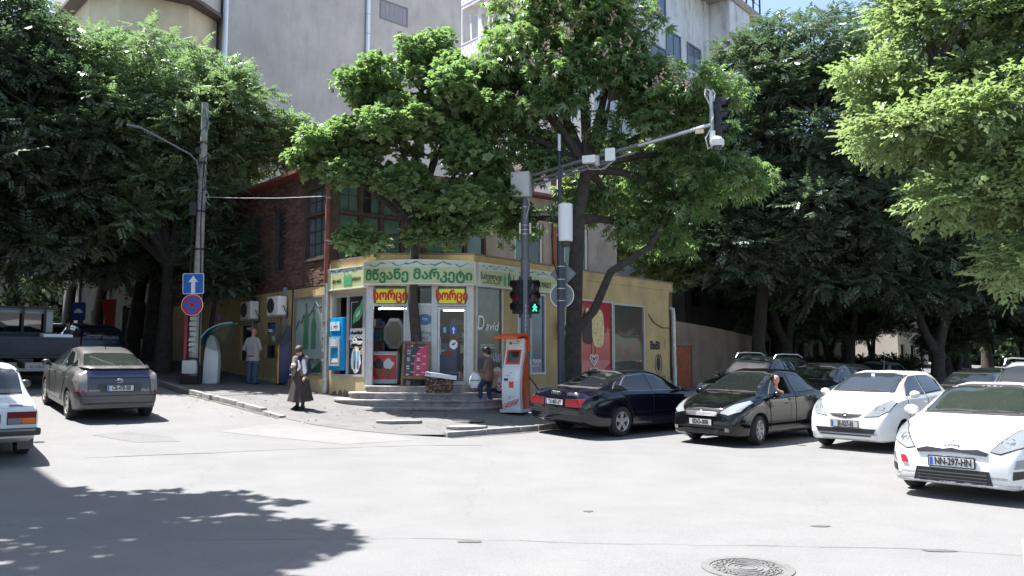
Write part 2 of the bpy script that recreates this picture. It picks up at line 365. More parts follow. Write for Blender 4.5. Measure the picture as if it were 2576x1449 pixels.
sheet('concrete_apron', [(5.05, 8.15), (4.35, 7.0), (4.3, 6.9), (5.0, 6.2), (8, 5.6), (9, 8)], lambda x, y: gz(x, y) + .012, mat('pale_concrete', (.5, .49, .46), .9, var=.15, scale=4, bump=.4))

# ================================================================ corner shop building
A = Vector((-5.5, 24.0)); P0 = Vector((-5.42, 23.92)); P1 = Vector((-4.13, 22.75)); P2 = Vector((-1.09, 22.85)); Cend = P2 + RD.xy * 11.6
bld = thing('corner_building', 'two storey corner building with ochre shop below and old brick upper floor', 'building', (-3, 26, .6))
FL = frame((A.x, A.y, 0), -LD)           # left wall, x negative away from the corner
F0 = frame((P0.x, P0.y, 0), (P1 - P0).to_3d()); L0 = (P1 - P0).length
F1 = frame((P1.x, P1.y, 0), (P2 - P1).to_3d()); L1 = (P2 - P1).length
F2 = frame((P2.x, P2.y, 0), RD)
GD = Vector((.8, .6, 0)); FG = frame((A.x, A.y, 0), GD)
def wall(mb, x0, x1, z0, z1, th, ops, mi=0, y0=0.):
    "solid wall cut by openings (x0,x1,z0,z1) that do not overlap in x"
    cur = x0
    for a, b, c, d in sorted(ops):
        if a > cur: mb.span(cur, a, y0, y0 + th, z0, z1, mi)
        if c > z0: mb.span(a, b, y0, y0 + th, z0, c, mi)
        if d < z1: mb.span(a, b, y0, y0 + th, d, z1, mi)
        cur = b
    if cur < x1: mb.span(cur, x1, y0, y0 + th, z0, z1, mi)
    return mb
SLIT = [(-3.95, -3.1, 4.72, 6.75), (-5.95, -5.1, 4.72, 6.75), (-7.85, -7.15, 4.72, 6.75), (-10.1, -9.3, 4.72, 6.75)]
LOW = [(-2.2, -.28, 1.3, 3.72), (-4.4, -3.6, 1.8, 3.0), (-6.5, -5.5, 1.72, 2.95)]
wall(MB(FL), -14, 0, .2, 4.0, .3, LOW).build('wall', OCHRE, bld)
RW = [(.08, 1.22, 1.45, 3.86), (1.95, 3.35, 1.35, 3.8), (5.05, 7.2, 1.2, 3.78), (7.32, 9.4, 1.2, 3.74)]
wall(MB(F2), 0, 11.6, .1, 4.45, .3, RW).build('wall', OCHRE, bld)
MB(FL).span(-14, .02, -.03, 0, .2, 1.15).build('plinth', OCHRE2, bld)
MB(F2).span(1.3, 11.6, -.04, 0, .1, .95).build('plinth', OCHRE2, bld)
mb = MB(F0); mb.span(0, .12, 0, .3, .3, 3.95); mb.span(.12, L0, 0, .3, .3, 1.28); mb.span(.12, L0, 0, .3, 3.65, 3.95)
mb.build('wall', OCHRE2, bld)
# parapet and flat roof over the shop
fl = [P0, P1, P2, Cend]
mb = MB()
for a, b, in ((P0, P1), (P1, P2), (P2, Cend)):
    F = frame((a.x, a.y, 0), (b - a).to_3d()); mb.M = F; Lb = (b - a).length
    mb.span(-.02, Lb + .02, -.03, .26, 4.0 if a != P2 else 4.45, 4.74 if a != P0 else 4.66); 
mb.build('parapet', OCHRE, bld)
mb = MB()
for a, b, in ((P0, P1), (P1, P2), (P2, Cend)):
    mb.M = frame((a.x, a.y, 0), (b - a).to_3d()); mb.span(-.03, (b - a).length + .03, -.06, .29, 4.742 if a != P0 else 4.662, 4.79 if a != P0 else 4.71)
mb.build('parapet_cap', mat('rusty_cap', (.22, .16, .12), .8, var=.3), bld)
back = [(Cend.x - 2.2, Cend.y + 2.0), (A.x + GD.x * 9, A.y + GD.y * 9 + 3), (-8.5, 31.5), (-7.3, 26.1)]
MB().prism([(A.x + .1, A.y + .2)] + [(p.x + (-.02), p.y + .28) for p in (P1, P2)] + [(Cend.x - .25, Cend.y)] + back, 4.2, 4.32).build('flat_roof', mat('roof_felt', (.12, .115, .11), .95, var=.2), bld)
MB().prism([(A.x + .1, A.y + .3), (P1.x, P1.y + .05), (P2.x, P2.y + .05), (Cend.x - .3, Cend.y)] + back, .9, 1.02).build('shop_floor', INFLOOR, bld)
MB().prism([(A.x + .1, A.y + .3), (P1.x, P1.y + .3), (P2.x, P2.y + .3), (Cend.x - .3, Cend.y)] + back, 4.0, 4.1).build('ceiling', INSIDE, bld)
mb = MB()
for a, b in zip(back, back[1:]):
    mb.M = frame((a[0], a[1], 0), (Vector(b) - Vector(a)).to_3d()); mb.span(0, (Vector(b) - Vector(a)).length, -.15, 0, .9, 4.1)
mb.M = frame((Cend.x, Cend.y, 0), (-.768, .64, 0)); mb.span(0, 3.2, 0, .25, .1, 4.4)
mb.build('back_wall', INSIDE, bld)
mb = MB(FL); mb.span(-14, -13.7, .3, 6, .3, 4.0); mb.build('side_wall', OCHRE, bld)
# --- upper floor: left brick wall
TALL = (-1.55, -.18, 4.85, 7.4)
wall(MB(FL), -14, -.02, 4.0, 7.6, .3, [TALL] + SLIT, y0=.035).build('upper_wall', MORTAR, bld)
def brickmesh(l, mi, seed):
    b = MB(); rng = random.Random(seed); b.box((0, 0, 0), (l, .06, .072))
    b.v = [v + Vector((rng.uniform(-.004, .004), rng.uniform(-.004, .004), rng.uniform(-.004, .004))) for v in b.v]
    return b.mesh('brick', BRICK[mi], None)
bfull = [brickmesh(.243, i % 3, i) for i in range(6)]; bhalf = [brickmesh(.116, i % 3, 20 + i) for i in range(3)]
rng = random.Random(3); spots = []
row = 0; z = 4.02
while z < 7.55:
    x = -.04 - (0 if row % 2 else .127)
    if row % 2 == 0: spots.append((-.1, z, True))
    while x > -13.9:
        xc = x - .1225
        lim = [TALL] + SLIT
        if not any(a - .13 < xc < b + .13 and c - .06 < z + .036 < d + .04 for a, b, c, d in lim): spots.append((xc, z, False))
        x -= .255
    z += .084; row += 1
spots.sort(key=lambda s: -s[0])
inv = bld.matrix_basis.inverted(); stuffb = MB(FL)
for i, (x, z, half) in enumerate(spots):
    y = .02 + rng.uniform(-.012, .008); rz = rng.uniform(-.012, .012)
    if i < 300:
        o = bpy.data.objects.new('brick', rng.choice(bhalf if half else bfull)); COL.objects.link(o); o.parent = bld
        o.matrix_local = inv @ FL @ Matrix.Translation((x, y, z + .036)) @ Matrix.Rotation(rz, 4, 'Y')
    else: stuffb.box((x, y, z + .036 + rng.uniform(-.004, .004)), (.242, .06, .07), rng.choice((0, 0, 1, 1, 2)))
stuffb.build('brickwork', BRICK, bld)['kind'] = 'stuff'
def glazing(F, x0, x1, z0, z1, cols, rows, fr, gl, frw=.05, depth=.1, y=.06, parent=bld, bar=.025, gy=None, name='window'):
    "a window frame with its bars (part) and panes (sub-parts)"
    m = MB(F)
    m.span(x0, x0 + frw, y - depth / 2, y + depth / 2, z0, z1); m.span(x1 - frw, x1, y - depth / 2, y + depth / 2, z0, z1)
    m.span(x0 + frw, x1 - frw, y - depth / 2, y + depth / 2, z0, z0 + frw); m.span(x0 + frw, x1 - frw, y - depth / 2, y + depth / 2, z1 - frw, z1)
    xs = [x0 + frw + (x1 - x0 - 2 * frw) * i / cols for i in range(cols + 1)]; zs = [z0 + frw + (z1 - z0 - 2 * frw) * i / rows for i in range(rows + 1)]
    for x in xs[1:-1]: m.span(x - bar / 2, x + bar / 2, y - depth * .35, y + depth * .35, z0 + frw, z1 - frw)
    for zz in zs[1:-1]:
        for a, b in zip(xs, xs[1:]): m.span(a + bar / 2, b - bar / 2, y - depth * .3, y + depth * .3, zz - bar / 2, zz + bar / 2)
    f = m.build(name, fr, parent)
    rg = random.Random(int(x0 * 100) + int(z0 * 10))
    for a, b in zip(xs, xs[1:]):
        for c, d in zip(zs, zs[1:]):
            g = rg.choice(gl) if isinstance(gl, list) else gl
            MB(F @ Matrix.Translation(((a + b) / 2, y, (c + d) / 2)) @ Matrix.Rotation(rg.uniform(-.012, .012), 4, 'Z') @ Matrix.Rotation(rg.uniform(-.01, .01), 4, 'X')).box((0, 0, 0), (b - a, .008, d - c)).build('pane', g, f)
    return f
glazing(FL, -1.5, -.23, 6.3, 7.05, 3, 2, WOOD, [BLUEGL, GREENP, BLUEGL], y=.1)
glazing(FL, -1.5, -.23, 4.9, 6.2, 3, 3, WOOD, [BLUEGL, GREENP, BLUEGL], y=.1)
mb = MB(FL); mb.span(-1.66, -1.5, -.03, .2, 4.0, 7.6); mb.span(-.23, -.02, -.03, .2, 4.0, 7.6); mb.span(-1.5, -.23, 0, .2, 7.07, 7.42); mb.span(-1.5, -.23, -.06, .2, 4.8, 4.88); mb.span(-1.5, -.23, -.02, .2, 6.21, 6.29)
mb.span(-1.5, -.23, .05, .2, 7.42, 7.6); mb.build('timber_frame', WOOD, bld)
for a, b, c, d in SLIT: glazing(FL, a, b, c, d, 2, 4, WOOD, DARKGL, y=.2, bar=.03); 
for a, b, c, d in SLIT:
    mb = MB(FL)
    for k in range(7): mb.tube([(a + (b - a) * (k + .5) / 7, .03, c), (a + (b - a) * (k + .5) / 7, .03, d)], .01, 5)
    for q in range(3): mb.span(a, b, .02, .04, c + .4 + q * .6, c + .42 + q * .6)
    mb.build('window_bars', DARKP, bld)
# --- upper floor: glazed gallery toward the right street
mb = MB(FG); mb.span(.0, .3, 0, .3, 4.1, 7.6); posts = [.3, 1.02, 1.75, 2.5, 3.3, 4.1, 4.9, 5.7]
for x in posts[1:]: mb.span(x - .06, x + .06, 0, .14, 4.3, 7.3)
mb.span(.3, 5.76, .0, .16, 7.3, 7.6); mb.span(.3, 5.76, -.04, .18, 6.2, 6.3); mb.span(.3, 5.76, .0, .16, 4.1, 4.4)
mb.build('gallery_frame', WOOD, bld)
for a, b in zip(posts, posts[1:]):
    glazing(FG, a + (.0 if a == .3 else .06), b - .06, 6.3, 7.3, 2, 2, WOOD, [GREENP, GREENP, GREENP, GREENP, DARKGL], frw=.035, depth=.06)
    glazing(FG, a + (.0 if a == .3 else .06), b - .06, 4.4, 6.2, 1 if a < 1 else 1, 2, WOOD, [GREENP, GREENP, BLUEGL, GREENP], frw=.04, depth=.06)
UW = [(7.0, 8.3, 4.95, 6.7), (9.3, 10.5, 4.95, 6.7)]
PINK = mat('faded_pink_render', (.42, .36, .31), .95, var=.15, scale=1.2, dirt=.5)
wall(MB(FG), 5.76, 12, 4.1, 7.6, .3, UW).build('upper_wall', PINK, bld)
for a, b, c, d in UW: glazing(FG, a, b, c, d, 2, 1, WHITE, [DARKGL, GREENP], frw=.09, y=.12)
mb = MB(FG); mb.span(8.7, 8.86, -.1, -.002, 4.3, 7.4); mb.build('downpipe', mat('rust_red_pipe', (.3, .1, .05), .7, var=.2), bld)
MB(FG).span(11.7, 12, .3, 6, 4.1, 7.6).build('upper_wall', PINK, bld)
MB(FL).span(-14, -13.7, .35, 6, 4.0, 7.6).build('upper_wall', MORTAR, bld)
roofp = [FL @ Vector((-14.3, -.42, 0)), FL @ Vector((.1, -.42, 0)), FG @ Vector((.2, -.45, 0)), FG @ Vector((12.3, -.4, 0)), FG @ Vector((12.3, 6, 0)), FL @ Vector((-14.3, 6.5, 0))]
rc = Vector((-3.5, 31.5, 8.8)); mb = MB()
n = len(roofp); lo = [(p.x, p.y, 7.62) for p in roofp]; hi = [(p.x, p.y, 7.72) for p in roofp]
mb.add(lo + hi + [tuple(rc)], [tuple(range(n))[::-1]] + [(i, (i + 1) % n, n + (i + 1) % n, n + i) for i in range(n)] + [(n + i, n + (i + 1) % n, 2 * n) for i in range(n)])
mb.build('roof', REDTIN, bld)

# --- shop front: left angled bay, doors, right windows
def panelset(F, frs, m, name, parent=bld): 
    mb = MB(F)
    for f in frs: mb.span(*f)
    return mb.build(name, m, parent)
fr0 = panelset(F0, [(.12, .18, -.02, .1, 1.28, 3.65), (.86, .93, -.03, .1, 1.28, 3.65), (1.62, L0 - .01, -.03, .1, 1.28, 3.65), (.18, .86, -.02, .1, 1.28, 1.34), (.93, 1.62, -.02, .1, 1.28, 1.34), (.18, .86, -.02, .1, 3.58, 3.65), (.93, 1.62, -.02, .1, 3.58, 3.65), (.18, .86, -.02, .08, 2.95, 3.0)], ALU, 'window')
MB(F0).quad((.18, .03, 1.34), (.86, .03, 1.34), (.86, .03, 3.58), (.18, .03, 3.58)).build('pane', GLASS, fr0)
BLK = mat('black_film', (.03, .031, .03), .3)
MB(F0).span(.93, 1.62, .02, .03, 1.34, 3.58).build('black_poster', BLK, fr0)
def T(F, x, y, z): return F @ Matrix.Translation((x, y, z))
text('ყოველთვის', .125, PRW, fr0, T(F0, 1.3, .012, 2.62), bold=.006, xs=.8)
text('გულით', .2, PRW, fr0, T(F0, 1.3, .012, 2.43), bold=.008, xs=.9)
text('გამორჩეული', .12, PRW, fr0, T(F0, 1.3, .012, 2.26), bold=.006, xs=.7)
text('ipkli.ge', .06, PRW, fr0, T(F0, 1.3, .012, 2.12))
mb = MB(F0)
for q in ((1.02, 1.028, .014, .02, 2.12, 3.42), (1.585, 1.593, .014, .02, 2.12, 3.1), (1.02, 1.2, .014, .02, 2.116, 2.124), (1.42, 1.593, .014, .02, 2.116, 2.124), (1.02, 1.35, .014, .02, 3.41, 3.42)): mb.span(*q)
mb.build('poster_frame_line', PRW, fr0)
leafp = [(1.1, 2.78), (1.13, 3.05), (1.24, 3.2), (1.42, 3.32), (1.55, 3.52), (1.57, 3.25), (1.53, 3.05), (1.4, 2.9), (1.25, 2.85)]
MB(F0).prism(leafp, .013, .018, axis='y').build('leaf_print', PRLG, fr0)
mb = MB(F0)
for k in range(3): mb.tube([(1.26 + .05 * k, .01, 2.98 + .03 * k), (1.3 + .05 * k, .01, 3.12 + .02 * k), (1.38 + .03 * k, .01, 3.1 + .03 * k), (1.27 + .05 * k, .01, 2.99 + .02 * k)], .006, 4)
mb.build('leaf_emblem', PRW, fr0)
rng = random.Random(8); spl = [(1.27 + (.22 + .05 * rng.random()) * math.cos(t) * .95, 1.75 + (.34 + .05 * rng.random()) * math.sin(t)) for t in [2 * math.pi * k / 26 for k in range(26)]]
MB(F0).prism(spl, .013, .017, axis='y').build('milk_splash_print', PRW, fr0)
mb = MB(F0)
for x0, c in ((1.17, 0), (1.33, 1)):
    mb.span(x0, x0 + .1, .008, .013, 1.5, 2.0, 2); mb.span(x0 + .02, x0 + .07, .004, .008, 1.5, 1.72, c); mb.span(x0 + .03, x0 + .08, .008, .013, 2.0, 2.1, 3)
for k in range(4): mb.tube([(1.46, .01, 1.9 + .03 * k), (1.6, .01, 1.95 + .05 * k)], .011, 5, 3)
mb.build('product_print', [PRG, PRR, PRCY, mat('straw_print', (.6, .5, .25), .6)], fr0)

# straight door bay
xx = lambda px: (px - 1288) / 2022 * 22.78 - P1.x      # pavement-side position along the door front, metres from its left end
posts = [(0, .2), (xx(1022), xx(1050)), (xx(1085), xx(1100)), (xx(1173), L1)]
mb = MB(F1)
for a, b in posts: mb.span(a, b, 0, .12, 1.0, 3.98); mb.span(a + .02, a + .05, -.02, 0, 1.0, 3.9); mb.span(b - .05, b - .02, -.02, 0, 1.0, 3.9)
for (a, b), (c, d) in zip(posts, posts[1:]): mb.span(b, c, .02, .1, 3.28, 3.36); mb.span(b, c, .0, .12, 3.86, 3.98)
mb.span(posts[1][1], posts[2][0], .02, .1, 1.0, 1.1)
dfr = mb.build('door_frame', ALU, bld)
for (a, b), (c, d) in zip(posts, posts[1:]): MB(F1).quad((b, .05, 3.36), (c, .05, 3.36), (c, .05, 3.86), (b, .05, 3.86)).build('transom_pane', GLASS, dfr)
MB(F1).span(posts[1][1], posts[2][0], .05, .056, 1.1, 3.28).build('sidelight_poster', mat('pale_grey_poster', (.5, .52, .53), .35), dfr)
MB(F1).prism([(posts[1][1] + .1 + .22 * math.cos(t) + .1, 2.9 + .16 * math.sin(t)) for t in [k * math.pi / 8 for k in range(16)]], .04, .048, axis='y').build('blue_oval_print', mat('steel_blue_print', (.08, .17, .3), .5), dfr)
text('ice', .13, PRW, dfr, T(F1, posts[1][1] + .2, .036, 2.92), shear=.2)
text('მიირთვი\nიცე!', .13, PRK, dfr, T(F1, posts[1][1] + .2, .046, 2.45), xs=.85)
MB(F1).prism([(posts[1][1] + .02, 1.85), (posts[1][1] + .36, 1.95), (posts[1][1] + .36, 2.1), (posts[1][1] + .2, 2.15), (posts[1][1] + .02, 2.05)], .04, .048, axis='y').build('red_print', PRR, dfr)
# closed right-hand door leaf with its glass
a, b = posts[2][1], posts[3][0]
mb = MB(F1); mb.span(a + .01, a + .07, .03, .09, 1.03, 3.26); mb.span(b - .07, b - .01, .03, .09, 1.03, 3.26); mb.span(a + .07, b - .07, .03, .09, 3.18, 3.26); mb.span(a + .07, b - .07, .03, .09, 1.03, 1.15)
door = mb.build('door', ALU, bld)
MB(F1).quad((a + .07, .058, 1.15), (b - .07, .058, 1.15), (b - .07, .058, 3.18), (a + .07, .058, 3.18)).build('pane', GLASS, door)
MB(F1).tube([(a + .1, -.02, 1.9), (a + .1, -.02, 2.4)], .014, 6).build('handle', ALU, door)
mb = MB(F1); mb.prism([(a + .46 + .11 * math.cos(k * math.pi / 10), 2.6 + .13 * math.sin(k * math.pi / 10)) for k in range(20)], .044, .05, axis='y')
mb.build('round_sticker', PRB, door)
mb = MB(F1); mb.prism([(a + .44, 2.5), (a + .48, 2.5), (a + .48, 2.62), (a + .51, 2.62), (a + .46, 2.7), (a + .41, 2.62), (a + .44, 2.62)], .038, .043, axis='y'); mb.build('arrow_print', PRW, door)
mb = MB(F1); mb.prism([(a + .46 + .12 * math.cos(k * math.pi / 4 + .39), 2.19 + .14 * math.sin(k * math.pi / 4 + .39)) for k in range(8)], .044, .05, axis='y'); mb.build('octagon_sticker', PRW, door)
mb = MB(F1); mb.prism([(a + .4, 2.2), (a + .45, 2.16), (a + .5, 2.2), (a + .53, 2.26), (a + .47, 2.23)], .038, .043, axis='y'); mb.build('bird_print', PRK, door)
MB(F1).span(a + .17, a + .25, .044, .05, 2.53, 2.68).build('sticker', PRCY, door)
# folded open left-hand door leaf, seen edge-on inside
a, b = posts[0][1], posts[1][0]
FD = T(F1, b - .02, .08, 0) @ Matrix.Rotation(R(97), 4, 'Z')
mb = MB(FD); mb.span(0, .06, 0, .05, 1.03, 3.26); mb.span(.84, .9, 0, .05, 1.03, 3.26); mb.span(.06, .84, 0, .05, 3.18, 3.26); mb.span(.06, .84, 0, .05, 1.03, 1.15)
door2 = mb.build('door', ALU, bld); MB(FD).quad((.06, .024, 1.15), (.84, .024, 1.15), (.84, .024, 3.18), (.06, .024, 3.18)).build('pane', GLASS, door2)

# right-hand shop windows with their posters
def shopwin(x0, x1, z0, z1, film=None, mul=()):
    fs = [(x0, x0 + .06, -.02, .1, z0, z1), (x1 - .06, x1, -.02, .1, z0, z1), (x0 + .06, x1 - .06, -.02, .1, z0, z0 + .06), (x0 + .06, x1 - .06, -.02, .1, z1 - .06, z1)] + [(q - .04, q + .04, -.015, .1, z0 + .06, z1 - .06) for q in mul]
    f = panelset(F2, fs, ALU, 'window'); MB(F2).quad((x0 + .06, .033, z0 + .06), (x1 - .06, .033, z0 + .06), (x1 - .06, .033, z1 - .06), (x0 + .06, .033, z1 - .06)).build('pane', GLASS, f)
    if film: MB(F2).span(x0 + .06, x1 - .06, .045, .05, z0 + .06, z1 - .06).build('poster', film, f)
    return f
DAV = mat('grey_olive_film', (.075, .078, .07), .35, var=.55, scale=1.6, col2=None)
w1 = shopwin(.08, 1.28, 1.4, 3.9, DAV)
text('D', .6, PRW, w1, T(F2, .32, .02, 2.8), xs=.7, shear=.1, bold=.008); text('avid', .36, PRW, w1, T(F2, .8, .02, 2.72), xs=1.0, shear=.25, bold=.007)
text('ლიტრი სასმელი\nერთი ბუნებრივია', .07, PRW, w1, T(F2, .62, .02, 2.15))
mb = MB(F2); rng = random.Random(4)
for k in range(4):
    x = .8 + .11 * k; mb.tube([(x, .018, 1.72 - .02 * k), (x - .03, .018, 1.95), (x + .06, .018, 1.9), (x + .02, .018, 1.7), (x + .1, .018, 1.8)], .007, 4)
mb.build('scribble', PRW, w1)
mb = MB(F2)
for k in range(9): mb.prism([(.5 + rng.uniform(0, .55), 1.6 + rng.uniform(0, .9)) for _ in range(3)], .039, .042, axis='y')
mb.build('leaf_shapes', mat('olive_print', (.13, .125, .06), .5, var=.5), w1)
BLUF = mat('blue_poster', (.045, .1, .2), .35, var=.35, scale=.9); BLUL = mat('pale_blue_poster', (.27, .32, .4), .35, var=.25, scale=1.2)
w2 = shopwin(1.95, 3.35, 1.3, 3.82, BLUL, mul=())
MB(F2).span(2.75, 3.29, .038, .043, 1.36, 3.76).build('blue_poster_half', BLUF, w2)
mb = MB(F2); mb.prism([(2.1, 1.4), (2.3, 1.4), (2.45, 2.5), (2.62, 3.2), (2.3, 3.2), (2.16, 2.4)], .03, .036, axis='y'); mb.build('bottle_print', mat('steel_print', (.35, .38, .42), .4, var=.3), w2)
text('რედ ბული', .17, PRW, w2, T(F2, 2.75, .02, 1.72), bold=.004, xs=.85); text('გაგაცოცხლებს', .07, PRW, w2, T(F2, 2.75, .02, 1.58))
text('60,', .2, PRW, w2, T(F2, 2.95, .02, 3.42)); text('თი', .2, PRW, w2, T(F2, 2.7, .02, 3.6))
RED = mat('red_poster', (.5, .012, .03), .3, var=.08, scale=1); DG = mat('dark_green_poster', (.045, .085, .06), .3, var=.7, scale=1.1, col2=(.12, .035, .035))
w3 = shopwin(5.05, 7.26, 1.15, 3.8, RED); w4 = shopwin(7.3, 9.45, 1.15, 3.76, DG)
# chocolate and almond ice cream bars
def bar(cx, cz, w, h, rot, m, name, y):
    pts = [(w * .5 * math.copysign(abs(math.cos(t)) ** .55, math.cos(t)), h * .5 * math.copysign(abs(math.sin(t)) ** .75, math.sin(t))) for t in [k * math.pi / 14 for k in range(28)]]
    c, s = math.cos(rot), math.sin(rot); MB(F2).prism([(cx + c * px - s * pz, cz + s * px + c * pz) for px, pz in pts], y, y + .006, axis='y').build(name, m, w3)
CHOC = mat('chocolate_print', (.035, .02, .015), .4); ALM = mat('almond_print', (.62, .5, .25), .5, var=.35, scale=9)
mb = MB(F2); mb.span(5.98, 6.12, .022, .028, 1.95, 2.4); mb.span(6.2, 6.34, .022, .028, 1.92, 2.4); mb.build('stick_print', mat('stick_wood_print', (.45, .16, .1), .5), w3)
bar(5.78, 2.85, .68, 1.15, -.06, CHOC, 'chocolate_bar_print', .018); bar(6.36, 2.83, .74, 1.3, .02, ALM, 'almond_bar_print', .01)
bar(6.33, 3.53, .3, .16, .4, ALM, 'nut_print', .014); bar(5.74, 3.4, .26, .2, -.5, ALM, 'nut_print', .012)
mb = MB(F2)
for sc, r in ((1., .035), (.55, .03)):
    pts = []
    for k in range(25):
        t = math.pi * 2 * k / 24; px = .22 * 16 * math.sin(t) ** 3 / 16; pz = .2 * (13 * math.cos(t) - 5 * math.cos(2 * t) - 2 * math.cos(3 * t) - math.cos(4 * t)) / 15
        pts.append((6.1 + px * sc * 1.15, .02, 1.76 + pz * sc + (.02 if sc < 1 else 0)))
    mb.tube(pts, r * .6, 5, caps=False)
mb.build('heart_emblem', PRW, w3)
text('ALGIDA', .15, PRW, w3, T(F2, 6.1, .018, 1.42), bold=.004); text('ალგიდა', .17, PRW, w3, T(F2, 6.1, .018, 1.26), bold=.003)
mb = MB(F2); rng = random.Random(12)
for k in range(16): mb.sphere((7.5 + rng.random() * 1.7, .042, 1.3 + rng.random() * .9), (.08 + rng.random() * .1, .003, .07 + rng.random() * .1), rng.choice((0, 1, 2)), nu=8, nv=5)
mb.build('fruit_print', [mat('dull_red_print', (.2, .03, .03), .5), mat('dull_orange_print', (.22, .1, .06), .5), PRD], w4)
text('ბუნებრივი წვენი', .13, mat('faint_print', (.12, .16, .13), .5), w4, T(F2, 8.4, .018, 2.6))
# left wall glass panel with bottles
FILM = mat('pale_green_film', (.27, .36, .33), .3, var=.12, scale=.8)
f = panelset(FL, [(-2.2, -2.14, -.02, .1, 1.3, 3.72), (-.34, -.28, -.02, .1, 1.3, 3.72), (-2.14, -.34, -.02, .1, 1.3, 1.36), (-2.14, -.34, -.02, .1, 3.66, 3.72)], mat('brown_grey_frame', (.2, .18, .16), .6), 'window')
MB(FL).span(-2.14, -.34, .03, .04, 1.36, 3.66).build('poster', FILM, f)
BOT = mat('bottle_green_print', (.06, .2, .1), .4)
def bottle(F, x, z, h, w, y, m, parent):
    pr = [(.0, .5), (.2, .52), (.4, .42), (.55, .5), (.72, .45), (.86, .16), (1, .13)]
    MB(F).prism([(x + w * q, z + h * t) for t, q in pr] + [(x - w * q, z + h * t) for t, q in pr[::-1]], y, y + .006, axis='y').build('bottle_print', m, parent)
bottle(FL, -1.45, 2.1, 1.35, .34, .02, BOT, f); bottle(FL, -.95, 2.1, 1.12, .3, .02, BOT, f)
mb = MB(FL)
for x, h in ((-1.45, 3.45), (-.95, 3.22)): mb.span(x - .05, x + .05, .012, .02, h - .02, h + .06)
for x in (-1.45, -.95): mb.span(x - .12, x + .12, .012, .02, 2.08, 2.16)
mb.tube([(-2.1, .02, 2.75), (-1.9, .02, 3.0), (-1.75, .02, 2.9), (-1.6, .02, 3.15)], .03, 5); mb.tube([(-1.3, .02, 3.1), (-1.0, .02, 3.3), (-.8, .02, 3.55), (-.6, .02, 3.35), (-.4, .02, 3.4)], .025, 5)
mb.build('water_splash_print', mat('grey_green_print', (.1, .15, .13), .4), f)
text('ნაბეღლავი', .3, mat('olive_dark_print', (.07, .08, .05), .5), f, T(FL, -1.22, .02, 1.72), xs=.8, bold=.004)
mb = MB(FL); mb.prism([(-.34, 1.37), (-1.5, 1.37), (-.9, 1.5), (-.36, 1.75)], .02, .026, axis='y'); mb.build('hill_print', PRD, f)
for a, b, c, d in LOW[1:]:
    f = panelset(FL, [(a, a + .05, .1, .16, c, d), (b - .05, b, .1, .16, c, d), (a + .05, b - .05, .1, .16, c, c + .05), (a + .05, b - .05, .1, .16, d - .05, d)], WOOD, 'window')
    MB(FL).span(a + .05, b - .05, .12, .13, c + .05, d - .05).build('pane', DARKGL, f)
MB(FL).span(-4.28, -3.75, .1, .115, 2.55, 2.95).build('blue_notice', PRB, f)
# peeled patches low on the left bay
mb = MB(F0); rng = random.Random(2)
for k in range(5):
    x = .3 + k * .27; mb.prism([(x + .14 * math.cos(t) * rng.uniform(.6, 1.3), .72 + .08 * k * .2 + .13 * math.sin(t) * rng.uniform(.5, 1.4)) for t in [j * math.pi / 5 for j in range(10)]], -.012, .0, axis='y')
mb.build('peeled_plaster', mat('bare_plaster', (.16, .13, .11), .95, var=.4, scale=8), bld)
# graffiti on the ochre wall
GR = mat('graffiti_black', (.03, .03, .03), .6); GB = mat('graffiti_brown', (.2, .13, .05), .7)
text('BaBi', .42, GR, bld, T(F2, 10.2, -.008, 2.28), bold=.02); text('?', .5, GB, bld, T(F2, 10.95, -.008, 2.3))
mb = MB(F2); mb.sphere((10.45, -.004, 1.6), (.16, .006, .28), nu=14); mb.tube([(10.45 + .26 * math.cos(t), -.008, 1.58 + .38 * math.sin(t)) for t in [k * math.pi / 12 for k in range(25)]], .014, 4, caps=False)
mb.tube([(10.25, -.008, 1.9), (10.7, -.008, 1.86)], .014, 4); mb.build('graffiti_bug', GR, bld)
mb = MB(F2); mb.tube([(10.85 + .13 * math.sin(t) ** 3, -.008, .98 + .013 * (13 * math.cos(t) - 5 * math.cos(2 * t) - 2 * math.cos(3 * t) - math.cos(4 * t))) for t in [k * math.pi / 12 for k in range(25)]], .016, 4, caps=False); mb.build('graffiti_heart', GB, bld)

# --- stone steps
st = thing('steps', 'rounded grey stone steps with worn edges below the shop doors', 'steps', (-2.5, 22.0, .3))
for k, (rx, ry, zt) in enumerate(((2.3, 1.85, .53), (2.42, 1.47, .705), (2.05, 1.1, .875), (1.62, .75, 1.045))):
    n = 28; cx = -2.5 + (.12 if k == 0 else 0); arc = []
    for i in range(n + 1):
        t = math.pi + math.pi * i / n; arc.append((cx + rx * math.copysign(abs(math.cos(t)) ** .62, math.cos(t)), 22.72 + ry * math.copysign(abs(math.sin(t)) ** .7, math.sin(t))))
    m = MB(); m.prism(arc, zt - .055, zt)
    inner = [(cx + (x - cx) * .985, 22.72 + (y - 22.72) * .965) for x, y in arc]
    m.prism(inner, .05, zt - .055)
    m.build('step', STEP, st, smooth=True, bevel=.01)
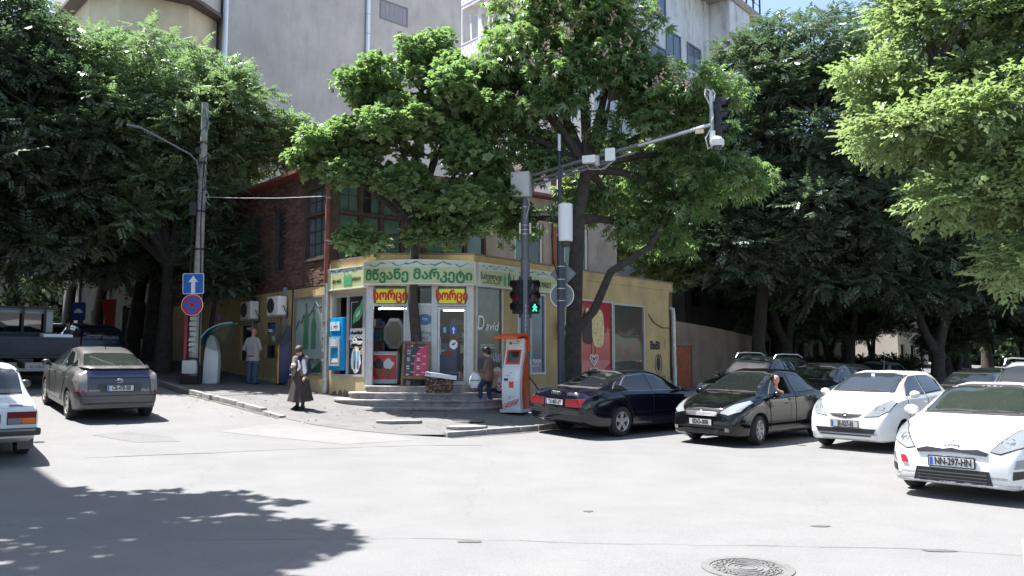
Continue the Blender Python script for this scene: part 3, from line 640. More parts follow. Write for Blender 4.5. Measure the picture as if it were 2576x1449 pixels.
# ================================================================ shop sign board (wraps round the corner)
sg = thing('shop_sign', 'long pale green shop sign board with dark green lettering wrapping the corner above the doors', 'sign', (-2.6, 22.1, 3.9))
AC_, AR = Vector((-2.62, 25.14)), 3.02; HA = math.asin(1.56 / 3.02)
def arc(s, off=0.): t = s / AR; return AC_.x + (AR + off) * math.sin(t), AC_.y - (AR + off) * math.cos(t)
SIGNE = mat('sign_frame_white', (.72, .72, .68), .4)
def swirl(mk, x0, x1, zt, y, parent, seed):
    rng = random.Random(seed); mb = mk(); n = 26; pts = []
    for i in range(n + 1):
        x = x0 + (x1 - x0) * i / n; pts.append((x, y, zt - .075 + .04 * math.sin(i * .9 + seed) + .03 * math.sin(i * 2.1 + seed * 2)))
    for a, b in zip(pts, pts[1:]):
        w = rng.uniform(.004, .03); mb.add([(a[0], y, a[2] - w), (b[0], y, b[2] - w * .6), (b[0], y, b[2] + w * .6), (a[0], y, a[2] + w)], [(0, 1, 2, 3)])
    return mb
S2 = HA * AR; NSEG = 24
zb, zt_, zm = 3.88, 4.5, 4.33
def arcbox(mb, s0, s1, z0, z1, o0, o1, mi=0, n=NSEG):
    vs = []
    for i in range(n + 1):
        s = s0 + (s1 - s0) * i / n; a = arc(s, o0); b = arc(s, o1); vs += [(*a, z0), (*a, z1), (*b, z1), (*b, z0)]
    fs = [(0, 1, 2, 3), (4 * n + 3, 4 * n + 2, 4 * n + 1, 4 * n)]
    for i in range(n):
        for k in range(4): k2 = (k + 1) % 4; fs.append((4 * i + k, 4 * i + 4 + k, 4 * i + 4 + k2, 4 * i + k2))
    mb.add(vs, fs, mi)
m = MB(); arcbox(m, -S2, S2, zb, zm - .001, -.18, .0, 0); arcbox(m, -S2, S2, zm, zt_, -.18, .0, 1)
cpanel = m.build('centre_panel', [SIGNBG, SIGNTOP], sg)
m = MB(); arcbox(m, -S2, S2, zb - .03, zb, -.19, .015); arcbox(m, -S2, S2, zt_, zt_ + .03, -.19, .015)
arcbox(m, -S2 - .02, -S2, zb, zt_, -.19, .015, n=2); arcbox(m, S2, S2 + .03, zb, zt_, -.19, .015, n=2); m.build('panel_frame', SIGNE, sg)
def oncurve(c): a = arc(c.x, .006 - c.y); return Vector((a[0], a[1], c.z))
text('მწვანე მარკეტი', .37, PRG, cpanel, Matrix.Translation((0, 0, 4.1)), bold=.016, xs=1.03, curve=oncurve)
m = swirl(MB, -S2 + .1, S2 - .1, 4.49, 0, None, 3); m.v = [oncurve(v) for v in m.v]; m.build('water_print', mat('water_print_teal', (.07, .2, .17), .5), cpanel)
def flatpanel(F, x0, x1, seed, za, zb2):
    p = MB(F); p.span(x0, x1, -.16, 0, za, za + .44, 0); p.span(x0, x1, -.16, 0, za + .441, zb2, 1)
    o = p.build('side_panel', [SIGNBG, SIGNTOP], sg)
    q = MB(F); q.span(x0, x1, -.175, .0, za - .03, za); q.span(x0, x1, -.175, .0, zb2, zb2 + .03); q.span(x1, x1 + .025, -.175, .0, za - .03, zb2 + .03); q.span(x0 - .025, x0, -.175, .0, za - .03, zb2 + .03)
    q.build('panel_frame', SIGNE, sg)
    swirl(lambda: MB(F), x0 + .1, x1 - .1, zb2, -.164, None, seed).build('water_print', MATS['water_print_teal'], o); return o
FA = frame(arc(-S2, -.0) + (0,), Vector((*arc(-S2, 0), 0)) - Vector((P0.x - .1, P0.y - .12, 0)))
la = (Vector(arc(-S2)) - Vector((P0.x - .1, P0.y - .12))).length
FA = FA @ Matrix.Translation((0, .17, 0))
pl = flatpanel(FA, -la, -.03, 5, 3.82, 4.4)
text('GREEN MARKET', .15, PRK, pl, T(FA, -la * .72, -.166, 4.04), xs=.42); text('NABEGHLAVI', .15, PRK, pl, T(FA, -la * .2, -.166, 4.06), xs=.45)
for k in range(4): bottle(FA, -la * .5 + .1 * k, 3.9, .34 - .03 * (k % 2), .1, -.17, PRLG, pl)
FB = T(F2, -.06, -.02, 0)
p1 = flatpanel(FB, .12, 1.72, 8, 3.88, 4.5); p2_ = flatpanel(FB, 1.76, 3.8, 11, 3.88, 4.5)
text('ნაბეღლავი', .26, PRK, p1, T(FB, .62, -.166, 4.14), xs=.62, bold=.003); text('ბუნებრივი მინერალური წყალი', .06, mat('olive_small_print', (.2, .22, .06), .5), p1, T(FB, .62, -.166, 3.97), xs=.8)
for k, (x, h, w) in enumerate(((1.22, .34, .11), (1.42, .42, .13), (1.62, .34, .05))): bottle(FB, x, 3.93, h, w, -.17, [PRLG, PRG, mat('clear_bottle_print', (.2, .22, .1), .5)][k], p1)
text('GREEN MARKET', .26, PRK, p2_, T(FB, 3.0, -.166, 4.08), xs=.52)
for k in range(2): bottle(FB, 1.95 + .18 * k, 3.93, .4, .12, -.17, PRG, p2_)
# the two yellow meat signs
for i, px in enumerate((982, 1136)):
    lab = ('yellow sign with red Georgian lettering over the open left doorway', 'yellow sign with red Georgian lettering over the closed right door with stickers')[i]
    w = .8 if i == 0 else .72; cx = xx(px)
    s = thing('meat_sign', lab, 'sign', tuple(F1 @ Vector((cx, -.04, 3.36))), group='yellow signs over the shop doors')
    b = MB(F1); b.span(cx - w / 2, cx + w / 2, -.06, -.02, 3.36, 3.76, 0); o = b.build('board', PRY, s)
    q = MB(F1); q.span(cx - w / 2 - .025, cx + w / 2 + .025, -.058, -.015, 3.335, 3.36); q.span(cx - w / 2 - .025, cx + w / 2 + .025, -.058, -.015, 3.76, 3.785); q.span(cx - w / 2 - .025, cx - w / 2, -.058, -.015, 3.36, 3.76); q.span(cx + w / 2, cx + w / 2 + .025, -.058, -.015, 3.36, 3.76)
    q.build('frame', mat('green_frame', (.06, .25, .08), .5), s)
    text('ხორცი', .36, PRR, o, T(F1, cx, -.064, 3.565), bold=.018, xs=.8 if i == 0 else .74)

# ================================================================ inside the shop
fz = thing('freezer', 'red ice cream chest freezer with printed cones inside the open left doorway', 'freezer', tuple(F1 @ Vector((.5, .75, 1.02))))
MB(F1).span(.08, .82, .65, 1.25, 1.07, 1.95).build('body', WHITE, fz, bevel=.02); MB(F1).span(.1, .8, .63, .648, 1.2, 1.9).build('front_panel', mat('freezer_red', (.6, .02, .03), .3), fz)
mb = MB(F1)
for x, m_ in ((.3, 0), (.56, 1)):
    for a_, b_ in ((0, .1), (.09, .02), (-.09, .02), (.04, -.06), (-.04, -.05)): mb.sphere((x + a_, .622, 1.62 + b_), (.085, .008, .08), m_, nu=10, nv=6)
    mb.prism([(x - .12, 1.52), (x + .12, 1.52), (x + .02, 1.27), (x - .02, 1.27)], .618, .626, 2, axis='y')
mb.build('cone_print', [CHOC, PRW, mat('waffle_print', (.3, .12, .05), .5)], fz)
MB(F1).span(.06, .84, .62, 1.27, 1.95, 2.0).build('lid', mat('freezer_lid', (.35, .38, .4), .2), fz)
fr = thing('fridge', 'blue drinks fridge standing behind the closed right door', 'fridge', tuple(F1 @ Vector((2.3, 1.5, 1.02))))
MB(F1).span(1.95, 2.55, 1.5, 2.1, 1.05, 2.25).build('body', mat('fridge_blue', (.03, .12, .3), .35), fr, bevel=.03); MB(F1).sphere((2.25, 1.49, 1.95), (.18, .012, .1)).build('badge', PRR, fr)
MB(F1).span(2.0, 2.2, 1.485, 1.498, 2.0, 2.06).build('white_swoosh', PRW, fr)
for k, (x, y) in enumerate(((-.6, 3.2), (1.1, 3.4), (2.9, 3.6))):
    sh = thing('shop_shelf', ('tall grey shelf of goods in the dim shop behind the left window', 'tall grey shelf of goods at the back of the shop behind the door post', 'tall grey shelf of goods in the dim shop behind the right door')[k], 'shelf', tuple(F1 @ Vector((x, y, 1.02))), group='shelves inside the shop')
    m = MB(F1); m.span(x - .7, x + .7, y + .2, y + .24, 1.02, 3.0)
    for q in range(5): m.span(x - .7, x + .7, y - .2, y + .2, 1.1 + q * .42, 1.13 + q * .42)
    m.build('rack', mat('shelf_grey', (.3, .3, .29), .5), sh); rg = random.Random(k); g = MB(F1)
    for q in range(5):
        xp = x - .66
        while xp < x + .6: w = rg.uniform(.06, .14); g.box((xp + w / 2, y - .05, 1.13 + q * .42 + .14), (w * .85, .15, rg.uniform(.18, .28)), rg.randrange(5)); xp += w
    g.build('goods', [PRR, PRG, PRW, PRB, mat('goods_brown', (.2, .12, .06), .5)], sh)['kind'] = 'stuff'
hood = thing('mirror', 'white elongated octagonal mirror frame hanging inside the open left doorway', 'mirror', tuple(F1 @ Vector((.62, 1.6, 2.3))))
oc = [(.62 + .34 * math.cos(k * math.pi / 4 + .39), 2.55 + .5 * math.sin(k * math.pi / 4 + .39)) for k in range(8)]; ic = [(.62 + (x - .62) * .72, 2.55 + (z - 2.55) * .78) for x, z in oc]
m = MB(F1); m.add([(x, 1.6, z) for x, z in oc] + [(x, 1.57, z) for x, z in ic], [(k, (k + 1) % 8, 8 + (k + 1) % 8, 8 + k) for k in range(8)]); m.build('frame', mat('mirror_frame', (.45, .45, .44), .4), hood)
MB(F1).prism(ic, 1.575, 1.59, axis='y').build('glass', DARKGL, hood)
tubes = [(F1, .3, 1.4, 1.6, 1.6, 3.3, 'in the open left doorway'), (F1, 2.1, 3.0, 1.5, 1.5, 3.25, 'behind the closed right door'), (F0, .55, 1.0, 1.4, 1.2, 3.3, 'behind the left window above the blue cash machine'), (F2, .1, .62, .9, 1.0, 3.4, 'at the left of the window with the white script'), (F2, .75, 1.45, .95, 1.05, 3.38, 'at the right of the window with the white script')]
for F, xa, xb, ya, yb, z, w in tubes:
    t = thing('tube_light', 'lit white tube light hanging ' + w, 'lamp', tuple(F @ Vector(((xa + xb) / 2, ya, z))), group='lit tube lights inside the shop')
    MB(F).tube([(xa, ya, z), (xb, yb, z)], .022, 8).build('tube', LAMP, t)
    m = MB(F); m.tube([(xa - .05, ya, z + .045), (xb + .05, yb, z + .045)], .03, 4)
    for q in (xa + .1, xb - .1): m.tube([(q, ya, z + .05), (q, ya, 4.02)], .006, 4)
    m.build('fitting', WHITE, t)

# ================================================================ cash machine, air conditioners, pipes
atm = thing('cash_machine', 'bright blue cash machine built into the left shop window', 'cash machine', tuple(F0 @ Vector((.5, -.1, 1.5))))
CY = mat('atm_cyan', (.0, .23, .5), .35)
MB(F0).span(.14, .84, -.14, .02, 1.45, 2.98).build('surround', CY, atm, bevel=.03)
MB(F0).span(.24, .7, -.16, -.141, 2.6, 2.86).build('label_plate', mat('atm_label', (.6, .66, .7), .4), atm)
text('LIBERTY', .06, PRB, atm, T(F0, .5, -.165, 2.73)); MB(F0).prism([(.27, 2.68), (.33, 2.68), (.3, 2.78)], -.166, -.161, axis='y').build('logo', mat('logo_grey', (.3, .35, .4), .5), atm)
SIL = mat('atm_silver', (.5, .5, .5), .35, metal=.3)
m = MB(F0); m.span(.22, .28, -.17, -.14, 1.58, 2.42); m.span(.66, .72, -.17, -.14, 1.58, 2.42); m.span(.28, .66, -.17, -.14, 2.1, 2.42); m.span(.28, .66, -.17, -.14, 1.58, 1.64); m.build('fascia', SIL, atm)
MB(F0).span(.3, .64, -.176, -.171, 2.15, 2.36).build('screen', mat('pale_screen', (.45, .55, .6), .2), atm)
MB(F0).span(.28, .66, -.139, -.135, 1.64, 2.1).build('recess', mat('recess_grey', (.06, .06, .065), .5), atm)
m = MB(F0); m.add([(.28, -.16, 1.68), (.66, -.16, 1.68), (.66, -.141, 1.8), (.28, -.141, 1.8)], [(0, 1, 2, 3)]); m.build('keypad', SIL, atm)
def aircon(F, x, z, lab, s=1.):
    t = thing('air_conditioner', lab, 'air conditioner', tuple(F @ Vector((x, -.2, z))), group='air conditioner units on the ochre wall')
    w, h, d = .82 * s, .6 * s, .3 * s
    b = MB(F); b.span(x - w / 2, x + w / 2, -.1 - d, -.1, z, z + h); b.build('casing', WHITE, t, bevel=.015)
    g = MB(F); g.lathe([(.0, 0), (.24 * s, 0), (.25 * s, -.012), (.0, -.012)], 20, axis='y', M=Matrix.Translation((x - .1 * s, -.1 - d - .004, z + h / 2))); g.build('fan_opening', BLACK, t)
    g = MB(F)
    for r in (.07, .13, .19, .24): g.tube([(x - .1 * s + r * s * math.cos(a), -.125 - d, z + h / 2 + r * s * math.sin(a)) for a in [k * math.pi / 10 for k in range(21)]], .005, 4, caps=False)
    for k in range(6): a = k * math.pi / 3; g.tube([(x - .1 * s, -.125 - d, z + h / 2), (x - .1 * s + .25 * s * math.cos(a), -.125 - d, z + h / 2 + .25 * s * math.sin(a))], .006, 4)
    g.build('fan_grille', DARKP, t)
    g = MB(F); g.span(x - w * .35, x - w * .3, -.1 - d - .03, 0, z - .05, z - .005); g.span(x + w * .3, x + w * .35, -.1 - d - .03, 0, z - .05, z - .005); g.span(x - w * .35, x - w * .3, -.03, 0, z - .3, z - .05); g.span(x + w * .3, x + w * .35, -.03, 0, z - .3, z - .05); g.build('bracket', ZINC, t)
    g = MB(F); g.span(x + w / 2, x + w / 2 + .03, -.3, -.16, z + .28, z + .46); g.build('service_cover', WHITE, t)
    g = MB(F); g.tube([(x + w / 2 + .02, -.22, z + .3), (x + w / 2 + .1, -.2, z + .15), (x + w / 2 + .06, -.1, z + .05), (x + w / 2 - .05, -.03, z - .1), (x + w / 2 - .6, -.02, z - .12)], .014, 6); g.build('pipe', CABLE, t); return t
aircon(FL, -3.0, 3.2, 'white air conditioner box beside the bottle poster on the ochre wall')
aircon(FL, -5.15, 3.15, 'white air conditioner box above the bald man in the grey shirt')
aircon(FL, -10.9, 3.35, 'small greyish air conditioner box in the shade left of the road signs', .8)
aircon(F2, 4.2, 2.55, 'narrow air conditioner box between the blue and the red window posters', .7)
dp = thing('drainpipe', 'tall drainpipe at the brick corner, red above and zinc grey below', 'drainpipe', (-5.55, 23.85, .6))
CP = Vector((A.x - .03, A.y - .17)); g0 = pave_h(CP.x, CP.y)
MB().tube([(CP.x, CP.y, 4.0), (CP.x, CP.y, 7.45), (CP.x + .1, CP.y + .05, 7.62)], .075, 12).build('upper_pipe', REDTIN, dp, smooth=True)
MB().tube([(CP.x + .02, CP.y, g0 + .05), (CP.x + .02, CP.y, 3.98)], .078, 12).build('lower_pipe', ZINC, dp, smooth=True)
for z in (1.6, 2.9, 4.0, 5.3, 6.6): m = MB(); m.lathe([(.078, z - .02), (.09, z - .02), (.09, z + .02), (.078, z + .02)], 12, M=Matrix.Translation((CP.x + .01, CP.y, 0))); m.build('pipe_collar', ZINC, dp)
m = MB(frame((CP.x, CP.y, 0), (1.3, -.7, 0))); rg = random.Random(6)
for k in range(7): z = 1.7 + rg.random() * 1.1; m.add([(-.04, -.085, z), (.05, -.084, z + .01), (.05, -.084, z + .1), (-.04, -.085, z + .09)], [(0, 1, 2, 3)])
m.build('torn_sticker', mat('torn_paper', (.5, .5, .48), .8), dp)
dp2 = thing('drainpipe', 'short dented zinc drainpipe at the right end of the ochre wall', 'drainpipe', tuple(F2 @ Vector((11.45, -.1, .3))))
m = MB(F2); m.tube([(11.4, -.02, 3.75), (11.42, -.12, 3.72), (11.45, -.13, 3.5), (11.45, -.13, 1.5), (11.47, -.14, 1.45), (11.46, -.13, .6), (11.5, -.2, .45)], .09, 12); m.build('pipe', ZINC, dp2, smooth=True)
for z in (1.5, 2.2, 2.9): m = MB(F2); m.lathe([(.09, z - .02), (.105, z - .02), (.105, z + .02), (.09, z + .02)], 12, M=Matrix.Translation((11.45, -.13, 0))); m.build('pipe_collar', ZINC, dp2)
m = MB(F2); m.tube([(9.7, -.03, 3.45), (10.1, -.04, 3.15), (10.7, -.04, 2.98), (11.3, -.03, 2.98)], .02, 6); tag(m.build('wall_cable', mat('brown_cable', (.12, .07, .04), .7)), 'brown cable sagging across the ochre wall beside the zinc drainpipe', 'cable')
m = MB(FL); m.tube([(-2.35, -.03, .95), (-2.33, -.03, 3.0), (-2.3, -.03, 4.0), (-2.9, -.02, 4.2)], .02, 6); m.tube([(-3.4, -.03, 3.95), (-3.3, -.08, 3.8), (-3.1, -.1, 3.8)], .012, 5); tag(m.build('wall_cable', CABLE), 'black cable running up the wall left of the bottle poster', 'cable')
m = MB(FL); m.span(-8.6, -8.25, -.02, 0, 3.25, 3.45); tag(m.build('street_plate', PRB), 'small blue street name plate on the ochre wall behind the payphone hood', 'sign')

# ================================================================ brown yard wall, red door, far buildings
EW = Vector((Cend.x, Cend.y)); yw = thing('yard_wall', 'brown plastered yard wall with rounded end beyond the ochre shop', 'wall', (EW.x + 4, EW.y + 5, 0))
FW = frame((EW.x + .05, EW.y + .1, 0), RD)
prof = [(0, 3.3), (.5, 3.28), (4, 3.1), (7.2, 2.86), (8.3, 2.72), (8.9, 2.45), (9.3, 2.0), (9.5, 1.5), (9.52, .1)]
m = MB(FW); m.prism([(0, .1), (.12, .1), (.12, 3.3 - .01), (0, 3.3)], 0, .3, axis='y')
m.prism([(.12, 2.3), (1.55, 2.3), (1.55, 3.22), (.12, 3.29)], 0, .3, axis='y'); m.prism([(1.55, .1), (9.52, .1)] + prof[::-1][1:-2] + [(1.55, 3.22)], 0, .3, axis='y'); m.build('wall', BROWNW, yw)
m = MB(FW); m.span(.12, 1.55, .08, .14, .15, 2.3); dd = m.build('door', mat('red_brown_door', (.28, .07, .03), .7, var=.25, scale=3), yw)
for k in range(8): MB(FW).span(.14 + k * .176, .3 + k * .176, .06, .079, .18, 2.27).build('plank', mat('red_brown_plank', (.3, .08, .035), .7, var=.3, scale=4), dd)
big = thing('apartment_block', 'tall blank grey rendered apartment block behind the brick corner house', 'building', (-6, 40, 0))
G0 = Vector((-18.9, 51.3)); FBk = frame((G0.x, G0.y, -.9), (.73, .683, 0)) @ Matrix.Scale(1.5, 4); WL = 14.6
m = MB(FBk); m.span(0, WL, 0, 12, .5, 34); m.build('wall', GREYW, big)
for x, z, w, h, ofs in ((8.0, 19.1, 1.75, 1.05, 0), (8.0, 13.2, 1.75, 1.05, 0)):
    f = panelset(FBk, [(x, x + .08, -.03, .0, z, z + h), (x + w - .08, x + w, -.03, 0, z, z + h), (x + .08, x + w - .08, -.03, 0, z, z + .08), (x + .08, x + w - .08, -.03, 0, z + h - .08, z + h)], mat('slate_frame', (.16, .16, .18), .6), 'window', big)
    for q in range(6): MB(FBk).span(x + .09 + q * (w - .18) / 6, x + .07 + (q + 1) * (w - .18) / 6, -.015, -.002, z + .08, z + h - .08).build('glass_block', mat('slate_block', (.2, .21, .24), .4, var=.15), f)
m = MB(FBk); m.tube([(7.25, -.12, 3), (7.25, -.12, 34)], .12, 10); pp = m.build('drainpipe', mat('bright_zinc', (.6, .64, .7), .4, metal=.5), big, smooth=True)
m = MB(FBk)
for z in range(4, 34): m.lathe([(.12, z - .02), (.13, z - .02), (.13, z + .02), (.12, z + .02)], 10, M=Matrix.Translation((7.25, -.12, z * .0)))
m.build('pipe_joint', ZINC, pp)
m = MB(FBk); m.tube([(-.05, -.12, 3), (-.05, -.12, 34)], .12, 10); m.build('drainpipe', MATS['bright_zinc'], big, smooth=True)
# bay with canted balconies on the block's left side
bayp = [(-.18, .1), (-1.9, -1.0), (-4.6, -.4), (-5.4, 1.6), (-5.4, 6), (-.18, 6)]
ix = [(-.18, .5), (-1.7, -.3), (-4.3, .2), (-5.0, 1.8), (-5.0, 6), (-.18, 6)]
MB(FBk).prism(ix, 7, 34).build('bay_wall', CREAM, big)
for z in (10.2, 13.4, 16.65, 19.9, 23.1):
    bm_ = MB(FBk); bm_.prism([(x * 1.03 - .0, y - .15 if y < 3 else y) for x, y in bayp], z, z + .16); bm_.build('balcony_slab', mat('dark_slab', (.12, .1, .09), .9), big)
    MB(FBk).prism(bayp, z + .16, z + 1.35).build('balcony_parapet', GREYW, big)
# white tower block with balconies, behind the chestnut
wt = thing('white_tower_block', 'stained white apartment tower with balconies behind the chestnut crown', 'building', (4, 40, 0))
W0 = Vector((3.97, 38.0)); FWl = frame((W0.x, W0.y, 0), -LD); FWr = frame((W0.x, W0.y, 0), RD)
m = MB(); pr = [W0, W0 + RD.xy * 15.3, W0 + RD.xy * 15.3 + LD.xy * 10, W0 + LD.xy * 9.0]
m.prism([tuple(p) for p in pr], .5, 23.9); m.build('wall', PALE, wt)
pr2 = [W0 + RD.xy * .3 + LD.xy * 2.2, W0 + RD.xy * 17 + LD.xy * 2.2, W0 + RD.xy * 17 + LD.xy * 10, W0 + LD.xy * 8.9]
m = MB(); m.prism([tuple(p) for p in pr2], 23.9, 38); m.build('upper_wall', PALE, wt)
DIAM = mat('diamond_railing_panel', (.75, .75, .76), .6)
for z in (8.6, 11.8, 15.0, 18.2, 21.4):
    m = MB(FWl); m.span(-8.9, -1.2, -1.3, 0, z, z + .15); m.build('balcony_slab', PALE, wt)
    m = MB(FWl); m.span(-8.9, -1.2, -1.32, -1.26, z + .2, z + 1.1); pn = m.build('balcony_railing', DIAM, wt); m = MB(FWl)
    for k in range(20):
        for r in range(3): x = -8.7 + k * .37 + (r % 2) * .18; m.add([(x - .05, -1.325, z + .38 + r * .26), (x, -1.325, z + .31 + r * .26), (x + .05, -1.325, z + .38 + r * .26), (x, -1.325, z + .45 + r * .26)], [(0, 1, 2, 3)])
    m.build('diamond_hole', mat('railing_hole_grey', (.3, .3, .32), .7), pn)['kind'] = 'stuff'
    m = MB(FWl)
    for x in (-8.9, -6.2, -3.7, -1.26): m.span(x, x + .07, -1.3, -1.22, z + .15, z + 3.2)
    m.span(-8.9, -1.2, -1.34, -1.24, z + 1.1, z + 1.16); m.build('balcony_frame', WHITE, wt)
    for x in (-8.4, -5.6, -3.0):
        MB(FWl).span(x, x + 1.3, -.03, -.002, z + .5, z + 2.4).build('window', mat('brown_red_window', (.16, .05, .045), .5), wt)
    rg = random.Random(int(z))
    for k in range(5):
        m = MB(FWl); x = -8.3 + k * .8; m.add([(x, -1.1, z + 1.2), (x + .12, -1.1, z + 1.2), (x + .12 + rg.uniform(-.1, .2), -1.15, z + 2.9), (x - .1, -1.15, z + 2.9)], [(0, 1, 2, 3)]); m.build('curtain', mat('white_curtain', (.7, .72, .76), .8), wt)
for x, z in ((2.2, 17.4), (5.5, 17.4), (9.7, 18.7), (7.2, 18.7), (2.2, 20.6), (5.5, 20.6), (2.2, 14.2), (5.5, 14.2), (8.3, 14.2)):
    glazing(FWr, x, x + 1.7, z, z + 1.5, 2, 1, mat('slate_grey_frame', (.2, .2, .24), .6), BLUEGL, frw=.1, depth=.1, y=-.03, parent=wt)
m = MB(FWr); m.span(12.6, 15.5, -1.4, 0, 20.6, 23.4); m.build('balcony_box', PALE, wt)
m = MB(FWr); m.span(11.9, 12.4, -.12, 0, 8, 23.4); m.build('corner_pilaster', PALE, wt)
m = MB(FWr); m.span(8.6, 17.4, -1.5, 0, 23.4, 23.9); m.build('terrace_slab', mat('bare_brick_edge', (.42, .33, .27), .95, var=.3, scale=5, bump=.5), wt)
m = MB(FWr)
for k in range(9): m.tube([(8.8 + k * 1.05, -1.4, 23.9), (8.8 + k * 1.05, -1.4, 25.0)], .06, 6)
m.tube([(8.8, -1.4, 25.0), (17.2, -1.4, 25.0)], .05, 6); m.tube([(8.8, -1.4, 24.5), (17.2, -1.4, 24.5)], .02, 5); m.build('terrace_railing', DARKP, wt)
m = MB(FWr); m.lathe([(0, .12), (.3, .06), (.45, 0), (.3, .04), (0, .1)], 18, M=Matrix.Translation((16.4, -1.2, 24.9)) @ Matrix.Rotation(R(70), 4, 'X')); m.build('satellite_dish', mat('dish_grey', (.5, .54, .62), .5), wt)
# street-side buildings under the trees
def block(name, lab, F, x0, x1, h, m_, depth=8, winm=DARKGL, wz=(1.2, 2.9), step=3.0, base=0., frm=None):
    b = thing(name, lab, 'building', tuple(F @ Vector(((x0 + x1) / 2, depth / 2, base))))
    ops = []; x = x0 + .8
    wallb = MB(F); rows = []
    z = base + wz[0]
    while z + 1.7 < base + h: rows.append((z, z + (wz[1] - wz[0]))); z += 3.3
    xs = []
    while x + 1.4 < x1: xs.append(x); x += step
    zcur = base - 1
    for (a, c) in rows:
        wallb.span(x0, x1, 0, .4, zcur, a); wall(wallb, x0, x1, a, c, .4, [(q, q + 1.3, a, c) for q in xs]); zcur = c
    wallb.span(x0, x1, 0, .4, zcur, base + h); wallb.span(x0, x1, .4, depth, base + h - .3, base + h); wallb.span(x0, x0 + .3, .4, depth, base - 1, base + h - .3); wallb.span(x1 - .3, x1, .4, depth, base - 1, base + h - .3); wallb.span(x0 + .3, x1 - .3, depth - .3, depth, base - 1, base + h - .3)
    wallb.build('wall', m_, b)
    for a, c in rows:
        for q in xs: glazing(F, q, q + 1.3, a, c, 2, 1, frm or WOOD, winm, frw=.08, y=.2, parent=b)
    m2 = MB(F); m2.span(x0 - .2, x1 + .2, -.35, depth, base + h, base + h + .25); m2.build('cornice', m_, b); return b
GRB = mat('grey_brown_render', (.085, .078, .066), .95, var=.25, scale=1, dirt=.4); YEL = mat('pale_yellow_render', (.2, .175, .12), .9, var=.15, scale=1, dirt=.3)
block('street_building', 'ochre house beyond the brick house up the left street', FL, -34, -14.2, 6.8, GRB, base=1.5)
block('street_building', 'long house with a shop window behind the dark trunks on the right', T(FW, 0, 4.5, 0), 9.6, 37, 7, GRB, base=0)
block('street_building', 'pale house glimpsed between the trunks far up the right street', T(FW, 0, 1.5, 0), 38.5, 48, 5.5, mat('warm_white_render', (.72, .66, .58), .9, var=.08, scale=1), base=0)
FC = frame((-11.75, 12.6), LD)
block('street_building', 'tall house just outside the left edge that shades the old white saloon', FC, 0, 24, 16, YEL, depth=8, base=.3)
FE = frame((EW.x + RD.x * 58 - 16, EW.y + RD.y * 58 + 10, 0), (.77, -.64, 0))
FE2 = frame((A.x + LD.x * 60 - 16, A.y + LD.y * 60 - 14, 0), (.755, .656, 0))
# ================================================================ street furniture
POLEM = mat('weathered_pole', (.33, .32, .29), .85, var=.3, scale=5, bump=.4, dirt=.5, dirtcol=(.12, .12, .11))
STEEL = mat('grey_painted_steel', (.13, .14, .155), .45, metal=.2, var=.12, scale=3)
STEELD = mat('dark_painted_steel', (.045, .05, .065), .45, metal=.2)
LGREY = mat('light_grey_box', (.48, .48, .45), .6, var=.06, scale=4)
SHINY = mat('galvanised_steel', (.5, .51, .53), .35, metal=.7)
def ground(x, y): return pave_h(x, y)
# utility pole with lamp arm, cables and two road signs
ux, uy = -9.85, 25.0; ug = ground(ux, uy)
up = thing('utility_pole', 'tall weathered utility pole with lamp arm and tangled cables carrying two road signs', 'pole', (ux, uy, ug))
MB().tube([(ux, uy, ug), (ux + .03, uy, 3.2), (ux + .06, uy, 6.0), (ux + .08, uy, 9.9)], [.19, .155, .125, .1], 14).build('pole', POLEM, up, smooth=True)
MB().tube([(ux + .02, uy - .15, 7.5), (ux - .04, uy - .2, 7.95), (ux - .2, uy - .35, 8.15), (ux - .7, uy - .75, 8.4), (ux - 1.3, uy - 1.3, 8.7)], .032, 8).build('lamp_arm', STEEL, up, smooth=True)
m = MB(); m.prism([(-.1, -.05), (.5, -.09), (.5, .09), (-.1, .05)], -.06, .05, M=Matrix.Translation((ux - 1.35, uy - 1.35, 8.72)) @ Matrix.Scale(.7, 4) @ Matrix.Rotation(R(225), 4, 'Z')); m.build('lamp_head', mat('lamp_grey', (.16, .17, .17), .5), up, bevel=.02)
m = MB(); rg = random.Random(4)
for k in range(9):
    x, z = ux + .1, 7.0 + rg.random() * 2.3; pts = [(x + .1 * math.cos(q) + rg.uniform(0, .35) * math.sin(q / 2), uy - .15 - .1 * math.sin(q), z + rg.uniform(.2, .5) * math.sin(q) + .1 * q * (-1) ** k) for q in [j * .6 for j in range(9)]]
    m.tube(pts, .012, 5, k % 3)
m.tube([(ux + .17, uy - .1, ug), (ux + .19, uy - .12, 3.6), (ux + .12, uy - .14, 6), (ux + .14, uy - .1, 8)], .018, 5); m.tube([(ux - .17, uy - .12, ug + .5), (ux - .16, uy - .14, 4), (ux - .1, uy - .14, 7.6)], .03, 5)
m.build('cable_tangle', [CABLE, mat('cable_pale_green', (.3, .38, .25), .6), mat('cable_blue', (.05, .1, .2), .6)], up)
for z in (7.95, 8.6, 6.4, 5.2): m = MB(); m.lathe([(.1, z - .03), (.15, z - .03), (.15, z + .03), (.1, z + .03)], 12, M=Matrix.Translation((ux + .06, uy, 0))); m.build('clamp', DARKP, up)
MB().box((ux - .12, uy - .16, 6.45), (.2, .16, .42)).build('splice_box', DARKP, up); MB().box((ux - .02, uy - .2, 8.3), (.12, .14, .2)).build('splice_box', DARKP, up)
jb = MB(); jb.box((ux - .02, uy - .26, ug + .52), (.42, .16, .4)); jb.build('junction_box', mat('white_box', (.62, .62, .6), .6, var=.08), up, bevel=.01)
